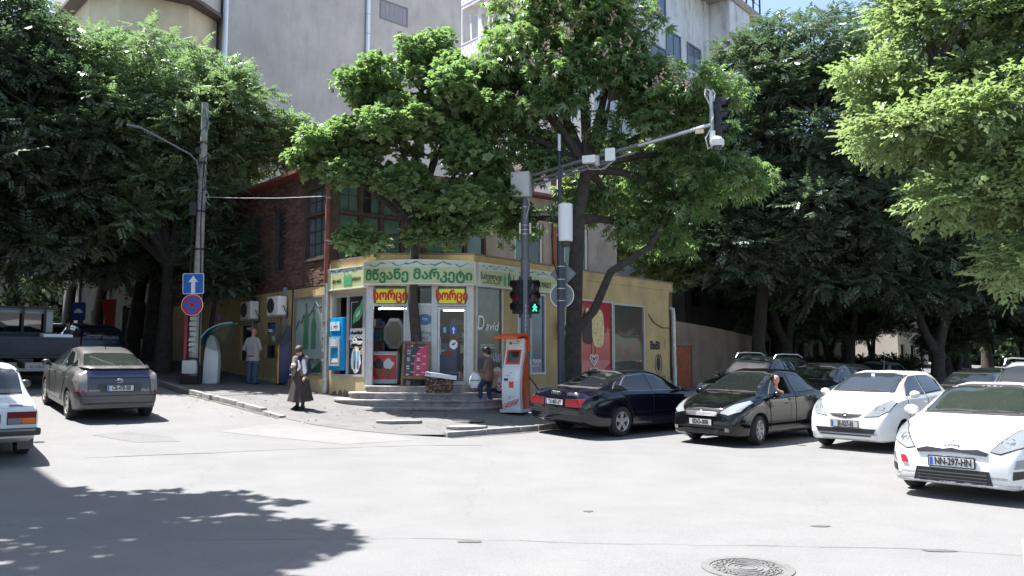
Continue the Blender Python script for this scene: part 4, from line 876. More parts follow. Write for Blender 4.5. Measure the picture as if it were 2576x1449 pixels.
m = MB(); m.tube([(ux - .2, uy - .2, ug + .1), (ux - .26, uy - .25, ug + .6), (ux - .1, uy - .22, ug + .8), (ux + .18, uy - .22, ug + .78), (ux + .28, uy - .24, ug + .5), (ux + .25, uy - .2, ug + .1)], .03, 6); m.box((ux - .05, uy - .1, ug + .12), (.5, .4, .25)); m.build('cable_loop', CABLE, up)
m = MB(); rg = random.Random(9)
for k in range(14): z = ug + 1.0 + k * .16; m.add([(ux - .1 + rg.uniform(-.03, .03), uy - .185, z), (ux + .1, uy - .18, z + rg.uniform(-.02, .02)), (ux + .1, uy - .178, z + .1), (ux - .1, uy - .18, z + .1)], [(0, 1, 2, 3)])
m.build('pasted_paper', mat('old_paper', (.5, .5, .47), .9, var=.3, scale=8), up)
SF = frame((ux, uy - .26, 0), (1, .06, 0))
BLUES = mat('road_sign_blue', (.02, .14, .5), .35); REDS = mat('road_sign_red', (.55, .03, .05), .35); BACK = mat('sign_back', (.3, .3, .3), .5, metal=.4)
def rrect(w, h, r, n=5):
    out = []
    for cx, cy, a0 in ((w / 2 - r, h / 2 - r, 0), (-w / 2 + r, h / 2 - r, 90), (-w / 2 + r, -h / 2 + r, 180), (w / 2 - r, -h / 2 + r, 270)):
        for k in range(n + 1): t = R(a0 + 90 * k / n); out.append((cx + r * math.cos(t), cy + r * math.sin(t)))
    return out
def circ(r, n=32): return [(r * math.cos(2 * math.pi * k / n), r * math.sin(2 * math.pi * k / n)) for k in range(n)]
ow = thing('one_way_sign', 'blue square road sign with white arrow pointing up on the utility pole', 'road sign', tuple(SF @ Vector((0, 0, 4.1))))
S = SF @ Matrix.Translation((.0, 0, 4.1)) @ Matrix.Rotation(R(-1.5), 4, 'Y')
MB(S).prism(rrect(.64, .64, .05), -.01, .01, axis='y').build('plate', PRW, ow)
MB(S).prism(rrect(.6, .6, .04), -.014, -.01, axis='y').build('blue_field', BLUES, ow)
MB(S).prism([(-.06, -.3), (.06, -.3), (.06, .06), (.15, .04), (0, .25), (-.15, .04), (-.06, .06)], -.019, -.014, axis='y').build('arrow', PRW, ow)
ns = thing('no_stopping_sign', 'round blue no stopping sign with red cross below the arrow sign', 'road sign', tuple(SF @ Vector((0, 0, 3.43))))
S = SF @ Matrix.Translation((-.01, 0, 3.44))
MB(S).prism(circ(.33), -.01, .01, axis='y').build('plate', PRW, ns); MB(S).prism(circ(.315), -.014, -.01, axis='y').build('red_ring', REDS, ns); MB(S).prism(circ(.25), -.018, -.014, axis='y').build('blue_field', BLUES, ns)
m = MB(S)
for a in (45, -45): m.box((0, -.021, 0), (.53, .005, .055), 0, Matrix.Rotation(R(a), 4, 'Y'))
m.build('cross', REDS, ns)
tag(MB().tube([(ux + .1, uy - .1, 6.85), (-8.6, 24.72, 6.78), (-7.2, 24.35, 6.7), (A.x - .1, A.y - .15, 6.66)], .008, 6).build('overhead_wire', mat('pale_wire', (.55, .55, .55), .5)), 'pale wire stretched from the utility pole to the brick corner', 'wire')
# red curved cabinet standing edge-on behind the pole
rx_, ry_ = -10.3, 25.6; rgz = ground(rx_, ry_)
rc_ = thing('red_kiosk', 'slim red curved kiosk seen edge on left of the utility pole', 'kiosk', (rx_, ry_, rgz))
KM = frame((rx_, ry_, rgz), (-.385, .923, 0)); pr = [(-.5, 0), (-.48, .7), (-.4, 1.4), (-.28, 2.0), (-.15, 2.3), (.3, 2.3), (.45, 1.2), (.5, 0)]
MB(KM).prism(pr, -.13, .13, axis='y').build('cabinet', mat('kiosk_red', (.42, .012, .05), .3), rc_, bevel=.03); MB(KM).prism([(-.53, 0), (-.51, .7), (-.43, 1.4), (-.31, 2.0), (-.3, 2.0), (-.42, 1.4), (-.5, .7), (-.52, 0)], -.1, .1, axis='y').build('front_trim', REDS, rc_); MB(KM).box((0, 0, .04), (1.1, .36, .08)).build('base', DARKP, rc_)
# payphone with blue hood
px_, py_ = -9.45, 25.35; pg = ground(px_, py_)
ph = thing('payphone', 'white curved payphone pedestal with blue translucent hood', 'payphone', (px_, py_, pg))
PM = frame((px_, py_, pg), (.96, .1, 0)); pr = [(-.22, 0), (-.21, .5), (-.18, 1.0), (-.12, 1.35), (-.02, 1.52), (.06, 1.48), (.16, 1.25), (.23, .9), (.245, .55), (.21, .0)]
MB(PM).prism(pr, -.11, .26, axis='y').build('pedestal', mat('payphone_white', (.62, .64, .64), .5, var=.06, scale=4), ph, bevel=.015)
m = MB(PM); m.box((-.15, .1, -.02), (.04, .04, .08)); m.box((.14, .1, -.02), (.04, .04, .08)); m.build('foot', DARKP, ph)
HB = glass_mat('hood_blue', (.18, .5, .62), .1); HS = glass_mat('hood_side', (.62, .68, .68), .02)
n = 12; hp = [(-.3 + .93 * math.sin(t) * 1.0, 1.22 + .72 * (1 - math.cos(t)) ** .0 * math.sin(t) ** .62 if t else 1.22) for t in [math.pi / 2 * k / n for k in range(n + 1)]]
hp = [(-.3 + .98 * (1 - math.cos(t)), 1.22 + .68 * math.sin(t)) for t in [math.pi / 2 * k / n for k in range(n + 1)]]
m = MB(PM); vs = [(x, y, z) for x, z in hp for y in (-.28, .4)]
m.add(vs, [(2 * i, 2 * i + 2, 2 * i + 3, 2 * i + 1) for i in range(n)]); m.build('hood', mat('hood_blue_plastic', (.03, .2, .28), .2, spec=.6), ph, smooth=True)
m = MB(PM)
for y in (-.28, .4): m.tube([(x, y, z) for x, z in hp], .018, 6)
m.build('hood_rim', mat('hood_rim_pale_blue', (.2, .48, .6), .25), ph)
for y in (-.275, .395):
    m = MB(PM); pts = [(x, y, z - .01) for x, z in hp] + [(.4, y, 1.1), (.2, y, 1.0)]; m.add(pts, [tuple(range(len(pts)))]); m.build('hood_side', HS, ph)
# blue and yellow terminal under a plexiglass bubble
bx_, by_ = -7.35, 26.1; bg_ = ground(bx_, by_)
by = thing('payment_terminal', 'dark blue payment terminal with yellow front and clear bubble hood by the ochre wall', 'terminal', (bx_, by_, bg_))
BMx = frame((bx_, by_, bg_), (.32, .95, 0)) 
TB = mat('terminal_blue', (.015, .025, .12), .35); TY = mat('terminal_yellow', (.72, .36, .02), .35)
bpr = [(-.3, .06), (-.33, 1.2), (-.2, 1.35), (-.16, 1.78), (.05, 1.95), (.25, 1.9), (.3, 1.5), (.3, .06)]
m = MB(frame((bx_, by_, bg_), (.93, .36, 0))); m.prism([(-.2, .05), (-.2, 1.28), (-.1, 1.5), (0, 1.8), (.12, 1.92), (.3, 1.9), (.36, 1.6), (.36, .05)], -.28, .28, axis='y'); m.build('body', TB, by, bevel=.03)
BF = frame((bx_, by_, bg_), (.93, .36, 0)); m = MB(BF); m.prism([(-.24, .05), (-.24, 1.28), (-.205, 1.28), (-.205, .05)], -.27, .27, axis='y'); m.build('front_panel', TY, by)
m = MB(BF); m.span(-.25, -.242, -.12, .12, .45, .72); m.build('blue_sticker', PRCY, by); m = MB(BF); m.span(-.27, -.24, -.07, .07, .82, 1.02); m.build('note_slot', BLACK, by)
m = MB(BF); m.span(-.23, -.1, -.22, .22, 1.31, 1.6, M=None); m.build('screen_head', BLACK, by)
n = 10; bp = [(-.62 + .8 * (1 - math.cos(t)) * .9, 1.3 + .62 * math.sin(t)) for t in [math.pi / 2 * k / n for k in range(n + 1)]]; m = MB(BF)
m.add([(x, y, z) for x, z in bp for y in (-.34, .34)], [(2 * i, 2 * i + 2, 2 * i + 3, 2 * i + 1) for i in range(n)])
for y in (-.338, .338): pts = [(x, y, z) for x, z in bp] + [(.2, y, 1.45), (-.1, y, 1.2)]; m.add(pts, [tuple(range(len(pts)))])
m.build('bubble_hood', HS, by, smooth=True)
text('50', .12, PRW, by, T(frame(BF @ Vector((-.5, -.36, 1.72)), (.93, .36, 0)), 0, 0, 0))
# orange and white payment kiosk
kx, ky = .12, 21.2; kg = ground(kx, ky)
ok = thing('orange_kiosk', 'tall white payment kiosk with orange side and orange peaked canopy near the steps', 'kiosk', (kx, ky, kg))
KF = frame((kx, ky, kg), Vector((.86, -.36, 0)))   # local -y is the front
OR = mat('kiosk_orange', (.72, .09, .01), .35, var=.05, scale=2); KW = mat('kiosk_white', (.66, .68, .69), .4, var=.04, scale=3)
def yprof(w0, w1, prof, mi=0): # side profile in (y,z) swept over x
    return lambda m: m.prism(prof, w0, w1, mi, axis='x')
frontp = [(-.33, .12), (-.39, .35), (-.4, .8), (-.35, 1.2), (-.3, 1.23), (-.12, 1.7), (-.13, 1.95), (.0, 1.95), (.02, 1.6), (-.18, 1.2), (-.1, .12)]
m = MB(KF); m.prism(frontp, -.25, .25, axis='x'); m.build('front_shell', KW, ok, bevel=.012)
sidep = [(-.31, .12), (-.37, .35), (-.38, .8), (-.33, 1.18), (-.1, 1.66), (-.11, 1.97), (.1, 1.95), (.1, 1.6), (.17, 1.2), (.24, .9), (.26, .5), (.25, .12)]
m = MB(KF); m.prism([(-.15, .12), (-.24, .5), (-.24, .9), (-.17, 1.2), (.03, 1.62), (.02, 1.93), (.12, 1.93), (.14, 1.6), (.22, 1.2), (.27, .8), (.26, .12)], -.255, .255, axis='x'); m.build('orange_side', OR, ok, bevel=.01)
m = MB(KF); m.prism([(-.4, .05), (-.42, .12), (.3, .12), (.28, .05)], -.3, .3, axis='x'); m.build('base', KW, ok)
m = MB(KF); 
for x in (-.2, .2): m.box((x, .1, .025), (.06, .3, .05))
m.build('foot', DARKP, ok)
n = 8; cp = [(-.78, 1.98), (-.6, 2.03), (-.3, 2.08), (-.05, 2.09), (.12, 2.02), (.2, 1.88), (.2, 1.62), (.16, 1.62), (.15, 1.85), (.08, 1.96), (-.05, 2.02), (-.3, 2.01), (-.6, 1.96), (-.76, 1.93)]
m = MB(KF); m.prism(cp, -.31, .31, axis='x'); m.build('canopy', OR, ok, bevel=.012)
# front details lie on the sloping head and the body
def kplate(x0, x1, z0, z1, name, mm, off=.012):
    def yy(z):
        pr_ = [(.12, -.33), (.35, -.39), (.8, -.4), (1.2, -.35), (1.23, -.3), (1.7, -.12), (1.95, -.13)]
        for (a, b), (c, d) in zip(pr_, pr_[1:]):
            if a <= z <= c: return b + (d - b) * (z - a) / (c - a)
        return -.33
    m = MB(KF); m.add([(x0, yy(z0) - off, z0), (x1, yy(z0) - off, z0), (x1, yy(z1) - off, z1), (x0, yy(z1) - off, z1), (x0, yy(z0) + .01, z0), (x1, yy(z0) + .01, z0), (x1, yy(z1) + .01, z1), (x0, yy(z1) + .01, z1)], [(0, 1, 2, 3), (0, 3, 7, 4), (1, 5, 6, 2), (3, 2, 6, 7), (0, 4, 5, 1)])
    return m.build(name, mm, ok), yy
kplate(-.2, .2, 1.28, 1.66, 'screen_bezel', mat('bezel_red', (.6, .07, .03), .35)); kplate(-.15, .15, 1.33, 1.62, 'screen', mat('kiosk_screen', (.035, .037, .04), .08, spec=.7), .018)
lp, yy = kplate(-.17, .17, 1.75, 1.91, 'header_label', mat('header_label_grey', (.7, .7, .68), .5)); text('pay', .06, PRK, ok, T(KF, -.1, -.15, 1.83)); text('www.paybox.ge', .026, PRK, ok, T(KF, .04, -.15, 1.83)) if False else None
m = MB(KF); m.span(-.13, -.11, -.152, -.147, 1.79, 1.86); m.span(-.13, -.08, -.152, -.147, 1.83, 1.86); m.span(-.09, -.08, -.152, -.147, 1.79, 1.84); m.span(-.04, .14, -.152, -.147, 1.82, 1.83); m.span(.06, .15, -.152, -.147, 1.87, 1.885); m.build('header_print', PRK, ok)
kplate(-.17, -.06, .98, 1.02, 'receipt_slot', ZINC); kplate(-.19, -.08, .86, .92, 'note_slot', BLACK); kplate(-.05, .08, .68, .84, 'red_sticker', mat('sticker_red', (.65, .06, .05), .4)); kplate(.1, .22, .86, 1.1, 'pale_sticker', mat('sticker_pale', (.78, .78, .76), .4)); kplate(-.02, .0, 1.05, 1.08, 'camera_dot', BLACK)
m = MB(KF)
for q in ((-.03, .46), (-.04, .41)): m.lathe([(0, 0), (.014, 0)], 8, axis='y', M=Matrix.Translation((q[0], -.405, q[1])))
m.build('lock', BLACK, ok)
m = MB(KF)
for r in range(4):
    pts = []
    for k in range(7): pts.append((-.24 + .07 * k + .02 * r, -.405 if k else -.4, .15 + .05 * (k // 2) + .012 * (k % 2) * 0 + .045 * r * .9))
    m.tube([(p[0], -.402 + .02 * max(0, (.35 - p[2]) / .23) , p[2]) for p in pts], .007, 4)
m.build('wave_print', mat('wave_red', (.65, .1, .08), .4), ok)
tag(MB(KF).tube([(.24, .2, 1.0), (.4, .3, .75), (.6, .5, .35), (.75, .8, .1)], .018, 6).build('kiosk_cable', CABLE), 'black cable trailing from the orange kiosk towards the wall', 'cable')

# mast-arm signal pole
tx, ty = .36, 21.9; tg = ground(tx, ty)
tp = thing('signal_pole', 'grey signal pole with long mast arm reaching over the right street', 'pole', (tx, ty, tg))
m = MB(); m.tube([(tx, ty, tg), (tx, ty, 4.45)], .125, 16); m.tube([(tx, ty, 4.45), (tx, ty, 6.3)], .1, 16); m.lathe([(.1, 4.45), (.13, 4.45), (.13, 4.5), (.1, 4.55)], 16, M=Matrix.Translation((tx, ty, 0)))
m.build('pole', STEEL, tp, smooth=True)
E0 = Vector((tx + .1, ty, 6.7)); E1 = Vector((5.08, 20.0, 7.72))
def along(t, dz=0): p = E0.lerp(E1, t); return (p.x, p.y, p.z + dz)
m = MB(); m.tube([along(0, .12), along(.3, .1), along(1, .0)], .05, 10); m.tube([along(0, -.03), along(.6, -.12)], .035, 8); m.tube([along(0, -.18), along(.5, -.16)], .035, 8)
for t in (.2, .45): m.tube([along(t, .1), along(t, -.18)], .02, 6)
m.build('mast_arm', STEEL, tp, smooth=True)
MB().tube([along(.62, .04), along(1, .0)], .052, 10).build('arm_sleeve', SHINY, tp, smooth=True)
m = MB(); m.tube([(5.08, 20.0, 7.1), (5.08, 20.0, 8.6)], .055, 10); m.build('end_post', SHINY, tp, smooth=True)
for z in (5.2, 5.32, 5.44, 5.95): m = MB(); m.lathe([(.1, z - .012), (.112, z - .012), (.112, z + .012), (.1, z + .012)], 14, M=Matrix.Translation((tx, ty, 0))); m.build('strap', SHINY, tp)
for s in (-.14, .14): MB().box((tx + s, ty - .06, 5.35), (.05, .12, .3)).build('small_sensor', mat('sensor_cream', (.6, .58, .45), .5), tp)
m = MB(frame((tx, ty - .13, 0), (1, 0, 0))); rg = random.Random(3)
for k in range(7): z = tg + 2.0 + k * .13; m.add([(.0, .0, z), (.08, .035, z), (.08, .035, z + .1), (.0, .0, z + .1)], [(0, 1, 2, 3)])
m.build('torn_paper', mat('torn_paper2', (.55, .55, .53), .9), tp)
cb = thing('control_box', 'light grey steel control box on top of the signal pole', 'box', (tx - .12, ty - .15, 6.2))
BXF = frame((tx - .1, ty - .06, 0), (.96, -.28, 0)); MB(BXF).span(-.26, .26, -.17, .17, 6.22, 6.9).build('housing', LGREY, cb, bevel=.01); MB(BXF).span(-.24, .24, -.185, -.172, 6.25, 6.87).build('door', LGREY, cb, bevel=.006)
m = MB(BXF)
for x in (-.21,): 
    for z in (6.35, 6.78): m.span(x - .015, x + .015, -.2, -.186, z - .03, z + .03)
m.build('hinge', DARKP, cb)
m = MB(); m.tube([(tx + .06, ty - .1, 6.22), (tx + .12, ty - .16, 6.0), (tx + .02, ty - .14, 5.6)], .012, 5); m.build('conduit', LGREY, cb)
wb = thing('arm_transmitter', 'white transmitter box clamped to the middle of the mast arm', 'box', along(.36, .05))
AF = frame(along(.36, -.12), (.93, -.37, 0)); MB(AF).box((0, -.16, .14), (.36, .16, .2)).build('housing', WHITE, wb, bevel=.012); m = MB(AF); m.box((.2, -.1, .1), (.1, .14, .26)); m.tube([(-.1, -.1, .02), (.0, -.12, -.12), (.4, -.1, -.14), (.7, -.1, .1)], .01, 5); m.tube([(.1, -.1, .02), (.3, -.14, -.17), (.62, -.1, .05)], .008, 5); m.tube([(.2, -.1, .2), (.2, .1, .1)], .03, 6); m.build('bracket', LGREY, wb)
an = thing('panel_antenna', 'white flat panel antenna on the mast arm', 'antenna', along(.47, .1)); AF = frame(along(.475, -.02), (.93, -.37, 0)); MB(AF).prism(rrect(.27, .34, .03), -.2, -.14, axis='y').build('panel', WHITE, an, bevel=.008); MB(AF).tube([(0, -.14, 0), (0, .0, 0)], .025, 6).build('bracket', LGREY, an)
tl_ = thing('label_tag', 'small yellow tag box under the end of the mast arm', 'box', along(.93, -.1)); MB(frame(along(.94, -.11), (.93, -.37, 0))).box((0, -.06, 0), (.22, .08, .09)).build('casing', mat('tag_cream', (.62, .58, .35), .5), tl_, bevel=.008)
DG_ = mat('signal_black', (.018, .019, .021), .5, var=.1)
def signal(F, h, w, parent, lenses, hood=.2, d=.18, back=True):
    "three-lens signal head; local -y faces the road user"
    MB(F).span(-w / 2, w / 2, 0, d, -h / 2, h / 2).build('housing', DG_, parent, bevel=.012); r = h / 6 * .78
    for k in range(3):
        z = h / 3 * (1 - k); b = MB(F)
        b.lathe([(0, -.012), (r * .6, -.01), (r, 0)], 18, axis='y', M=Matrix.Translation((0, -.002, z))); ln = b.build('lens', lenses[k], parent, smooth=True)
        v = MB(F); n = 14; vs = []
        for i in range(n + 1):
            t = math.pi * (-.12 + 1.24 * i / n); L_ = hood * (.55 + .45 * math.sin(max(0, min(math.pi, t)))); c, s_ = math.cos(t), math.sin(t)
            vs += [(r * 1.1 * c, 0, z + r * 1.1 * s_), (r * 1.05 * c, -L_, z + r * 1.05 * s_), (r * 1.16 * c, 0, z + r * 1.16 * s_), (r * 1.11 * c, -L_, z + r * 1.11 * s_)]
        fs = []
        for i in range(n): a = 4 * i; b_ = a + 4; fs += [(a, b_, b_ + 1, a + 1), (a + 2, a + 3, b_ + 3, b_ + 2), (a + 1, b_ + 1, b_ + 3, a + 3)]
        v.add(vs, fs); v.build('visor', DG_, parent, smooth=True)
DIM = mat('dim_lens', (.03, .02, .022), .12, spec=.6); REDL = mat('dim_red_lens', (.13, .01, .016), .2, spec=.6); GRN = mat('lit_green_man', (.02, .5, .25), .4, emit=(.03, 1.0, .4), estr=1.6)
REDM = mat('unlit_red_man', (.09, .015, .02), .2)
s1 = thing('traffic_light', 'black traffic light left of the signal pole with dim red middle lens', 'traffic light', (tx - .27, ty - .05, 3.2), group='signal heads on the signal pole')
signal(frame((tx - .24, ty - .1, 3.47), (.8, -.6, 0)), .92, .3, s1, [DIM, REDL, DIM], hood=.2)
MB().box((tx - .12, ty - .02, 3.95), (.12, .06, .16)).build('bracket', DARKP, s1); MB().box((tx - .12, ty - .02, 2.98), (.12, .06, .16)).build('bracket', DARKP, s1)
s2 = thing('pedestrian_light', 'black pedestrian light right of the signal pole showing a lit green walking man', 'traffic light', (tx + .27, ty - .05, 3.2), group='signal heads on the signal pole')
PF = frame((tx + .25, ty - .1, 3.47), (.93, .36, 0)); signal(PF, .92, .3, s2, [DIM, REDM, BLACK], hood=.18)
MB().box((tx + .12, ty - .02, 3.95), (.12, .06, .16)).build('bracket', DARKP, s2); MB().box((tx + .12, ty - .02, 2.98), (.12, .06, .16)).build('bracket', DARKP, s2)
gm = MB(PF @ Matrix.Translation((-.0, -.022, -.307)))
gm.prism([(x * .018, .085 + z * .018) for x, z in circ(1, 10)], -.004, 0, axis='y'); gm.prism([(-.02, .06), (.025, .06), (.025, -.01), (-.02, -.01)], -.004, 0, axis='y')
for a, b in (((0, 0), (-.05, -.085)), ((.005, 0), (.05, -.085)), ((.0, .05), (.06, .01)), ((.0, .05), (-.05, .02))): gm.tube([(a[0], -.002, a[1]), (b[0], -.002, b[1])], .011, 5)
gm.build('green_man', GRN, s2)
gm = MB(PF @ Matrix.Translation((0, -.022, 0))); gm.tube([(-.02, 0, .05), (-.01, 0, -.03)], .006, 4); gm.tube([(-.01, 0, -.03), (.05, 0, -.035)], .006, 4); gm.build('dim_figure', mat('dim_pink', (.4, .25, .27), .4), s2)
s3 = thing('traffic_light', 'traffic light hanging at the end of the mast arm seen from its side', 'traffic light', (5.25, 20.05, 7.4))
signal(frame((5.37, 20.1, 7.95), (.45, .9, 0)), 1.0, .3, s3, [DIM, DIM, DIM], hood=.24, d=.2); MB().box((5.18, 20.03, 8.2), (.2, .05, .06)).build('bracket', DARKP, s3); MB().box((5.18, 20.03, 7.7), (.2, .05, .06)).build('bracket', DARKP, s3)
dc = thing('dome_camera', 'white dome camera hanging under the end of the mast arm', 'camera', (5.12, 19.9, 7.0))
DMx = Matrix.Translation((5.17, 19.85, 0)); m = MB(DMx); m.lathe([(0, 7.36), (.1, 7.36), (.13, 7.3), (.17, 7.28), (.175, 7.16), (.15, 7.12), (.0, 7.12)], 20); m.box((-.1, .1, 7.38), (.12, .16, .3)); m.build('housing', WHITE, dc, smooth=True, angle=40)
MB(DMx).sphere((0, 0, 7.12), (.125, .125, .15), nu=16, nv=10).build('dome', mat('smoked_dome', (.06, .06, .065), .06, spec=.7), dc, smooth=True)
m = MB(); m.tube([(5.02, 19.94, 8.6), (4.92, 19.92, 8.62), (4.9, 19.9, 8.45), (5.02, 19.9, 8.2), (5.1, 19.9, 7.9), (5.05, 19.9, 7.75)], .02, 6); m.tube([(5.04, 19.95, 7.6), (4.9, 19.93, 7.35), (4.95, 19.9, 7.05), (5.04, 19.9, 7.15)], .018, 6); m.tube([(5.1, 19.93, 8.62), (5.16, 19.9, 8.5), (5.12, 19.9, 8.3)], .014, 5); m.build('cable_loop', mat('pale_grey_cable', (.5, .51, .54), .5), dc)
# second dark pole with cylinder antenna and two signs turned away
qx, qy = 1.28, 21.0; qg = ground(qx, qy)
p2o = thing('dark_pole', 'slim dark steel pole carrying a white cylinder and two signs turned away', 'pole', (qx, qy, qg))
m = MB(); m.tube([(qx, qy, qg), (qx, qy, 5.0)], .1, 14); m.tube([(qx, qy, 5.0), (qx - .02, qy, 6.8)], .055, 10); m.tube([(qx - .02, qy, 6.8), (qx - .02, qy, 7.4)], .035, 8); m.build('pole', STEELD, p2o, smooth=True)
MB().tube([(qx - .02, qy, 7.3), (qx - .02, qy, 7.75)], .04, 10).build('tip', mat('tip_white', (.6, .6, .6), .5), p2o)
for z in (4.2, 3.86, 3.62, 3.3): m = MB(); m.lathe([(.1, z - .01), (.113, z - .01), (.113, z + .01), (.1, z + .01)], 14, M=Matrix.Translation((qx, qy, 0))); m.build('strap', SHINY, p2o)
m = MB(); m.tube([(qx - .1, qy - .06, 6.2), (qx - .24, qy - .1, 5.0), (qx - .2, qy - .1, 4.4), (qx - .08, qy - .1, 3.9)], .018, 6); m.build('cable', CABLE, p2o)
cyl = thing('cylinder_antenna', 'fat white cylindrical antenna wrapped round the dark pole', 'antenna', (qx + .14, qy - .1, 4.8)); m = MB(); m.lathe([(0, 4.86), (.17, 4.86), (.19, 4.88), (.19, 5.84), (.17, 5.86), (0, 5.86)], 24, M=Matrix.Translation((qx + .13, qy - .04, 0))); m.build('shell', mat('antenna_white', (.74, .75, .77), .5), cyl, smooth=True, angle=40); m = MB(); m.lathe([(0, 4.72), (.13, 4.74), (.16, 4.86), (0, 4.86)], 20, M=Matrix.Translation((qx + .12, qy - .02, 0))); m.tube([(qx - .05, qy, 5.3), (qx - .07, qy - .02, 5.1), (qx - .02, qy, 5.0)], .03, 6); m.build('base_cap', DARKP, cyl)
SBK = mat('sign_back_grey', (.16, .175, .19), .5, metal=.3, var=.08)
dsn = thing('diamond_sign', 'diamond road sign seen from its grey back on the dark pole', 'road sign', (qx + .05, qy + .12, 4.0)); Q = frame((qx + .07, qy + .13, 4.02), (.96, -.25, 0)); MB(Q).prism(rrect(.5, .5, .04), -.01, .01, axis='y', M=Matrix.Rotation(R(45), 4, 'Y')).build('plate', SBK, dsn); MB(Q).span(-.09, .05, -.06, -.011, -.02, .02).build('clamp', SHINY, dsn)
rsn = thing('round_sign', 'round road sign seen from its grey back below the diamond sign', 'road sign', (qx + .05, qy + .12, 3.3)); Q = frame((qx + .04, qy + .13, 3.45), (.96, -.25, 0)); MB(Q).prism(circ(.31), -.01, .01, axis='y').build('plate', SBK, rsn); MB(Q).lathe([(.3, -.014), (.325, -.014), (.325, .014), (.3, .014)], 32, axis='y').build('rim', SHINY, rsn)
# A-board menu, crate and white box lid at the door
ab = thing('menu_board', 'wooden A-frame menu board with red and black coffee price list before the door', 'sign board', (-2.75, 22.25, 1.02))
W2 = mat('board_wood', (.2, .11, .06), .7, var=.3, scale=8); BF2 = frame((-2.68, 22.2, 1.03), (1, .03, 0)) @ Matrix.Rotation(R(-8), 4, 'X') @ Matrix.Rotation(R(2), 4, 'Y')
m = MB(BF2); m.span(-.38, -.31, -.02, .02, 0, 1.25); m.span(.31, .38, -.02, .02, 0, 1.25); m.span(-.31, .31, -.018, .018, 1.18, 1.25); m.span(-.31, .31, -.018, .018, .2, .28); m.build('front_frame', W2, ab, bevel=.004)
m = MB(BF2 @ Matrix.Translation((0, .04, 1.22)) @ Matrix.Rotation(R(24), 4, 'X')); m.span(-.37, -.31, -.02, .02, -1.28, 0); m.span(.31, .37, -.02, .02, -1.28, 0); m.span(-.31, .31, -.018, .018, -1.1, -1.03); m.build('rear_frame', W2, ab)
mb_ = MB(BF2).span(-.31, .31, -.008, .008, .28, 1.18).build('menu_panel', mat('menu_black', (.03, .03, .032), .4), ab)
MB(BF2).prism([(.28, 1.17), (.12, 1.08), (.0, .9), (-.04, .7), (-.04, .29), (.305, .29), (.305, 1.17)], -.013, -.009, axis='y').build('red_field', mat('menu_red', (.5, .03, .09), .4), ab)
text('N', .14, mat('menu_logo_red', (.5, .02, .08), .4), ab, T(BF2, -.2, -.014, 1.08), bold=.006); text('*', .14, PRW, ab, T(BF2, -.12, -.014, 1.09)); text('MEGA\nSTAR', .045, PRW, ab, T(BF2, -.2, -.014, .97))
text('COFFEE', .04, PRW, ab, T(BF2, .12, -.018, 1.08)); m = MB(BF2)
for c, x in enumerate((-.2, .08)):
    for k, z in enumerate((.82, .6, .37)):
        m = MB(BF2); h = .07 if k == 0 else .11; m.prism([(x - .03, z), (x + .03, z), (x + .04, z + h), (x - .04, z + h)], -.02, -.016, 1, axis='y'); m.span(x - .045, x + .045, -.022, -.016, z + h, z + h + .018, 0)
        m.span(x - .05, x + .04, -.019, -.014, z - .05, z - .035, 0); m.span(x - .05, x + .02, -.019, -.014, z - .07, z - .062, 0); m.build('cup_print', [PRW, mat('cup_brown_print', (.15, .07, .06), .5)], ab)
for c, x in enumerate((-.08, .22)):
    for k, z in enumerate((.82, .6, .37)): text('%s.00₾' % '123'[k] if c == 0 else '%s.00₾' % '134'[k], .05, PRW, ab, T(BF2, x, -.02, z + .02), shear=.2)
cr = thing('crate', 'dark wooden crate full of brown nuts on the top step', 'crate', (-1.95, 22.1, .9)); CF = frame((-1.98, 22.13, .845), (1, .04, 0)); WD = mat('dark_crate_wood', (.06, .035, .028), .8, var=.3)
m = MB(CF)
for z in (.0, .13, .26): m.span(-.36, .36, -.22, -.2, z, z + .1); m.span(-.36, .36, .2, .22, z, z + .1); m.span(-.36, -.34, -.2, .2, z, z + .1); m.span(.34, .36, -.2, .2, z, z + .1)
m.span(-.34, .34, -.2, .2, .0, .02); m.build('slats', WD, cr); g = MB(CF); rg = random.Random(5)
for k in range(90): g.sphere((rg.uniform(-.33, .33), -.2 + rg.uniform(-.03, .0), rg.uniform(.03, .36)), rg.uniform(.02, .035), rg.randrange(2), nu=6, nv=4)
for k in range(60): g.sphere((rg.uniform(-.32, .32), rg.uniform(-.18, .18), .36 + rg.uniform(-.02, .03)), .032, rg.randrange(2), nu=6, nv=4)
g.build('nuts', [mat('nut_brown', (.16, .085, .04), .6), mat('nut_pale', (.33, .22, .12), .6)], cr)['kind'] = 'stuff'
bxl = thing('box_lid', 'white cardboard lid lying tilted on the crate of nuts', 'box', (-1.9, 22.1, 1.3)); BL = frame((-1.93, 22.05, 1.31), (1, 0, 0)) @ Matrix.Rotation(R(8), 4, 'Y'); MB(BL).span(-.42, .42, -.22, .2, -.04, .07).build('lid', mat('white_card', (.74, .74, .73), .7), bxl, bevel=.006); m = MB(BL); m.span(-.4, -.28, -.225, -.221, -.0, .06); m.build('grey_label', mat('label_grey', (.35, .35, .37), .6), bxl)
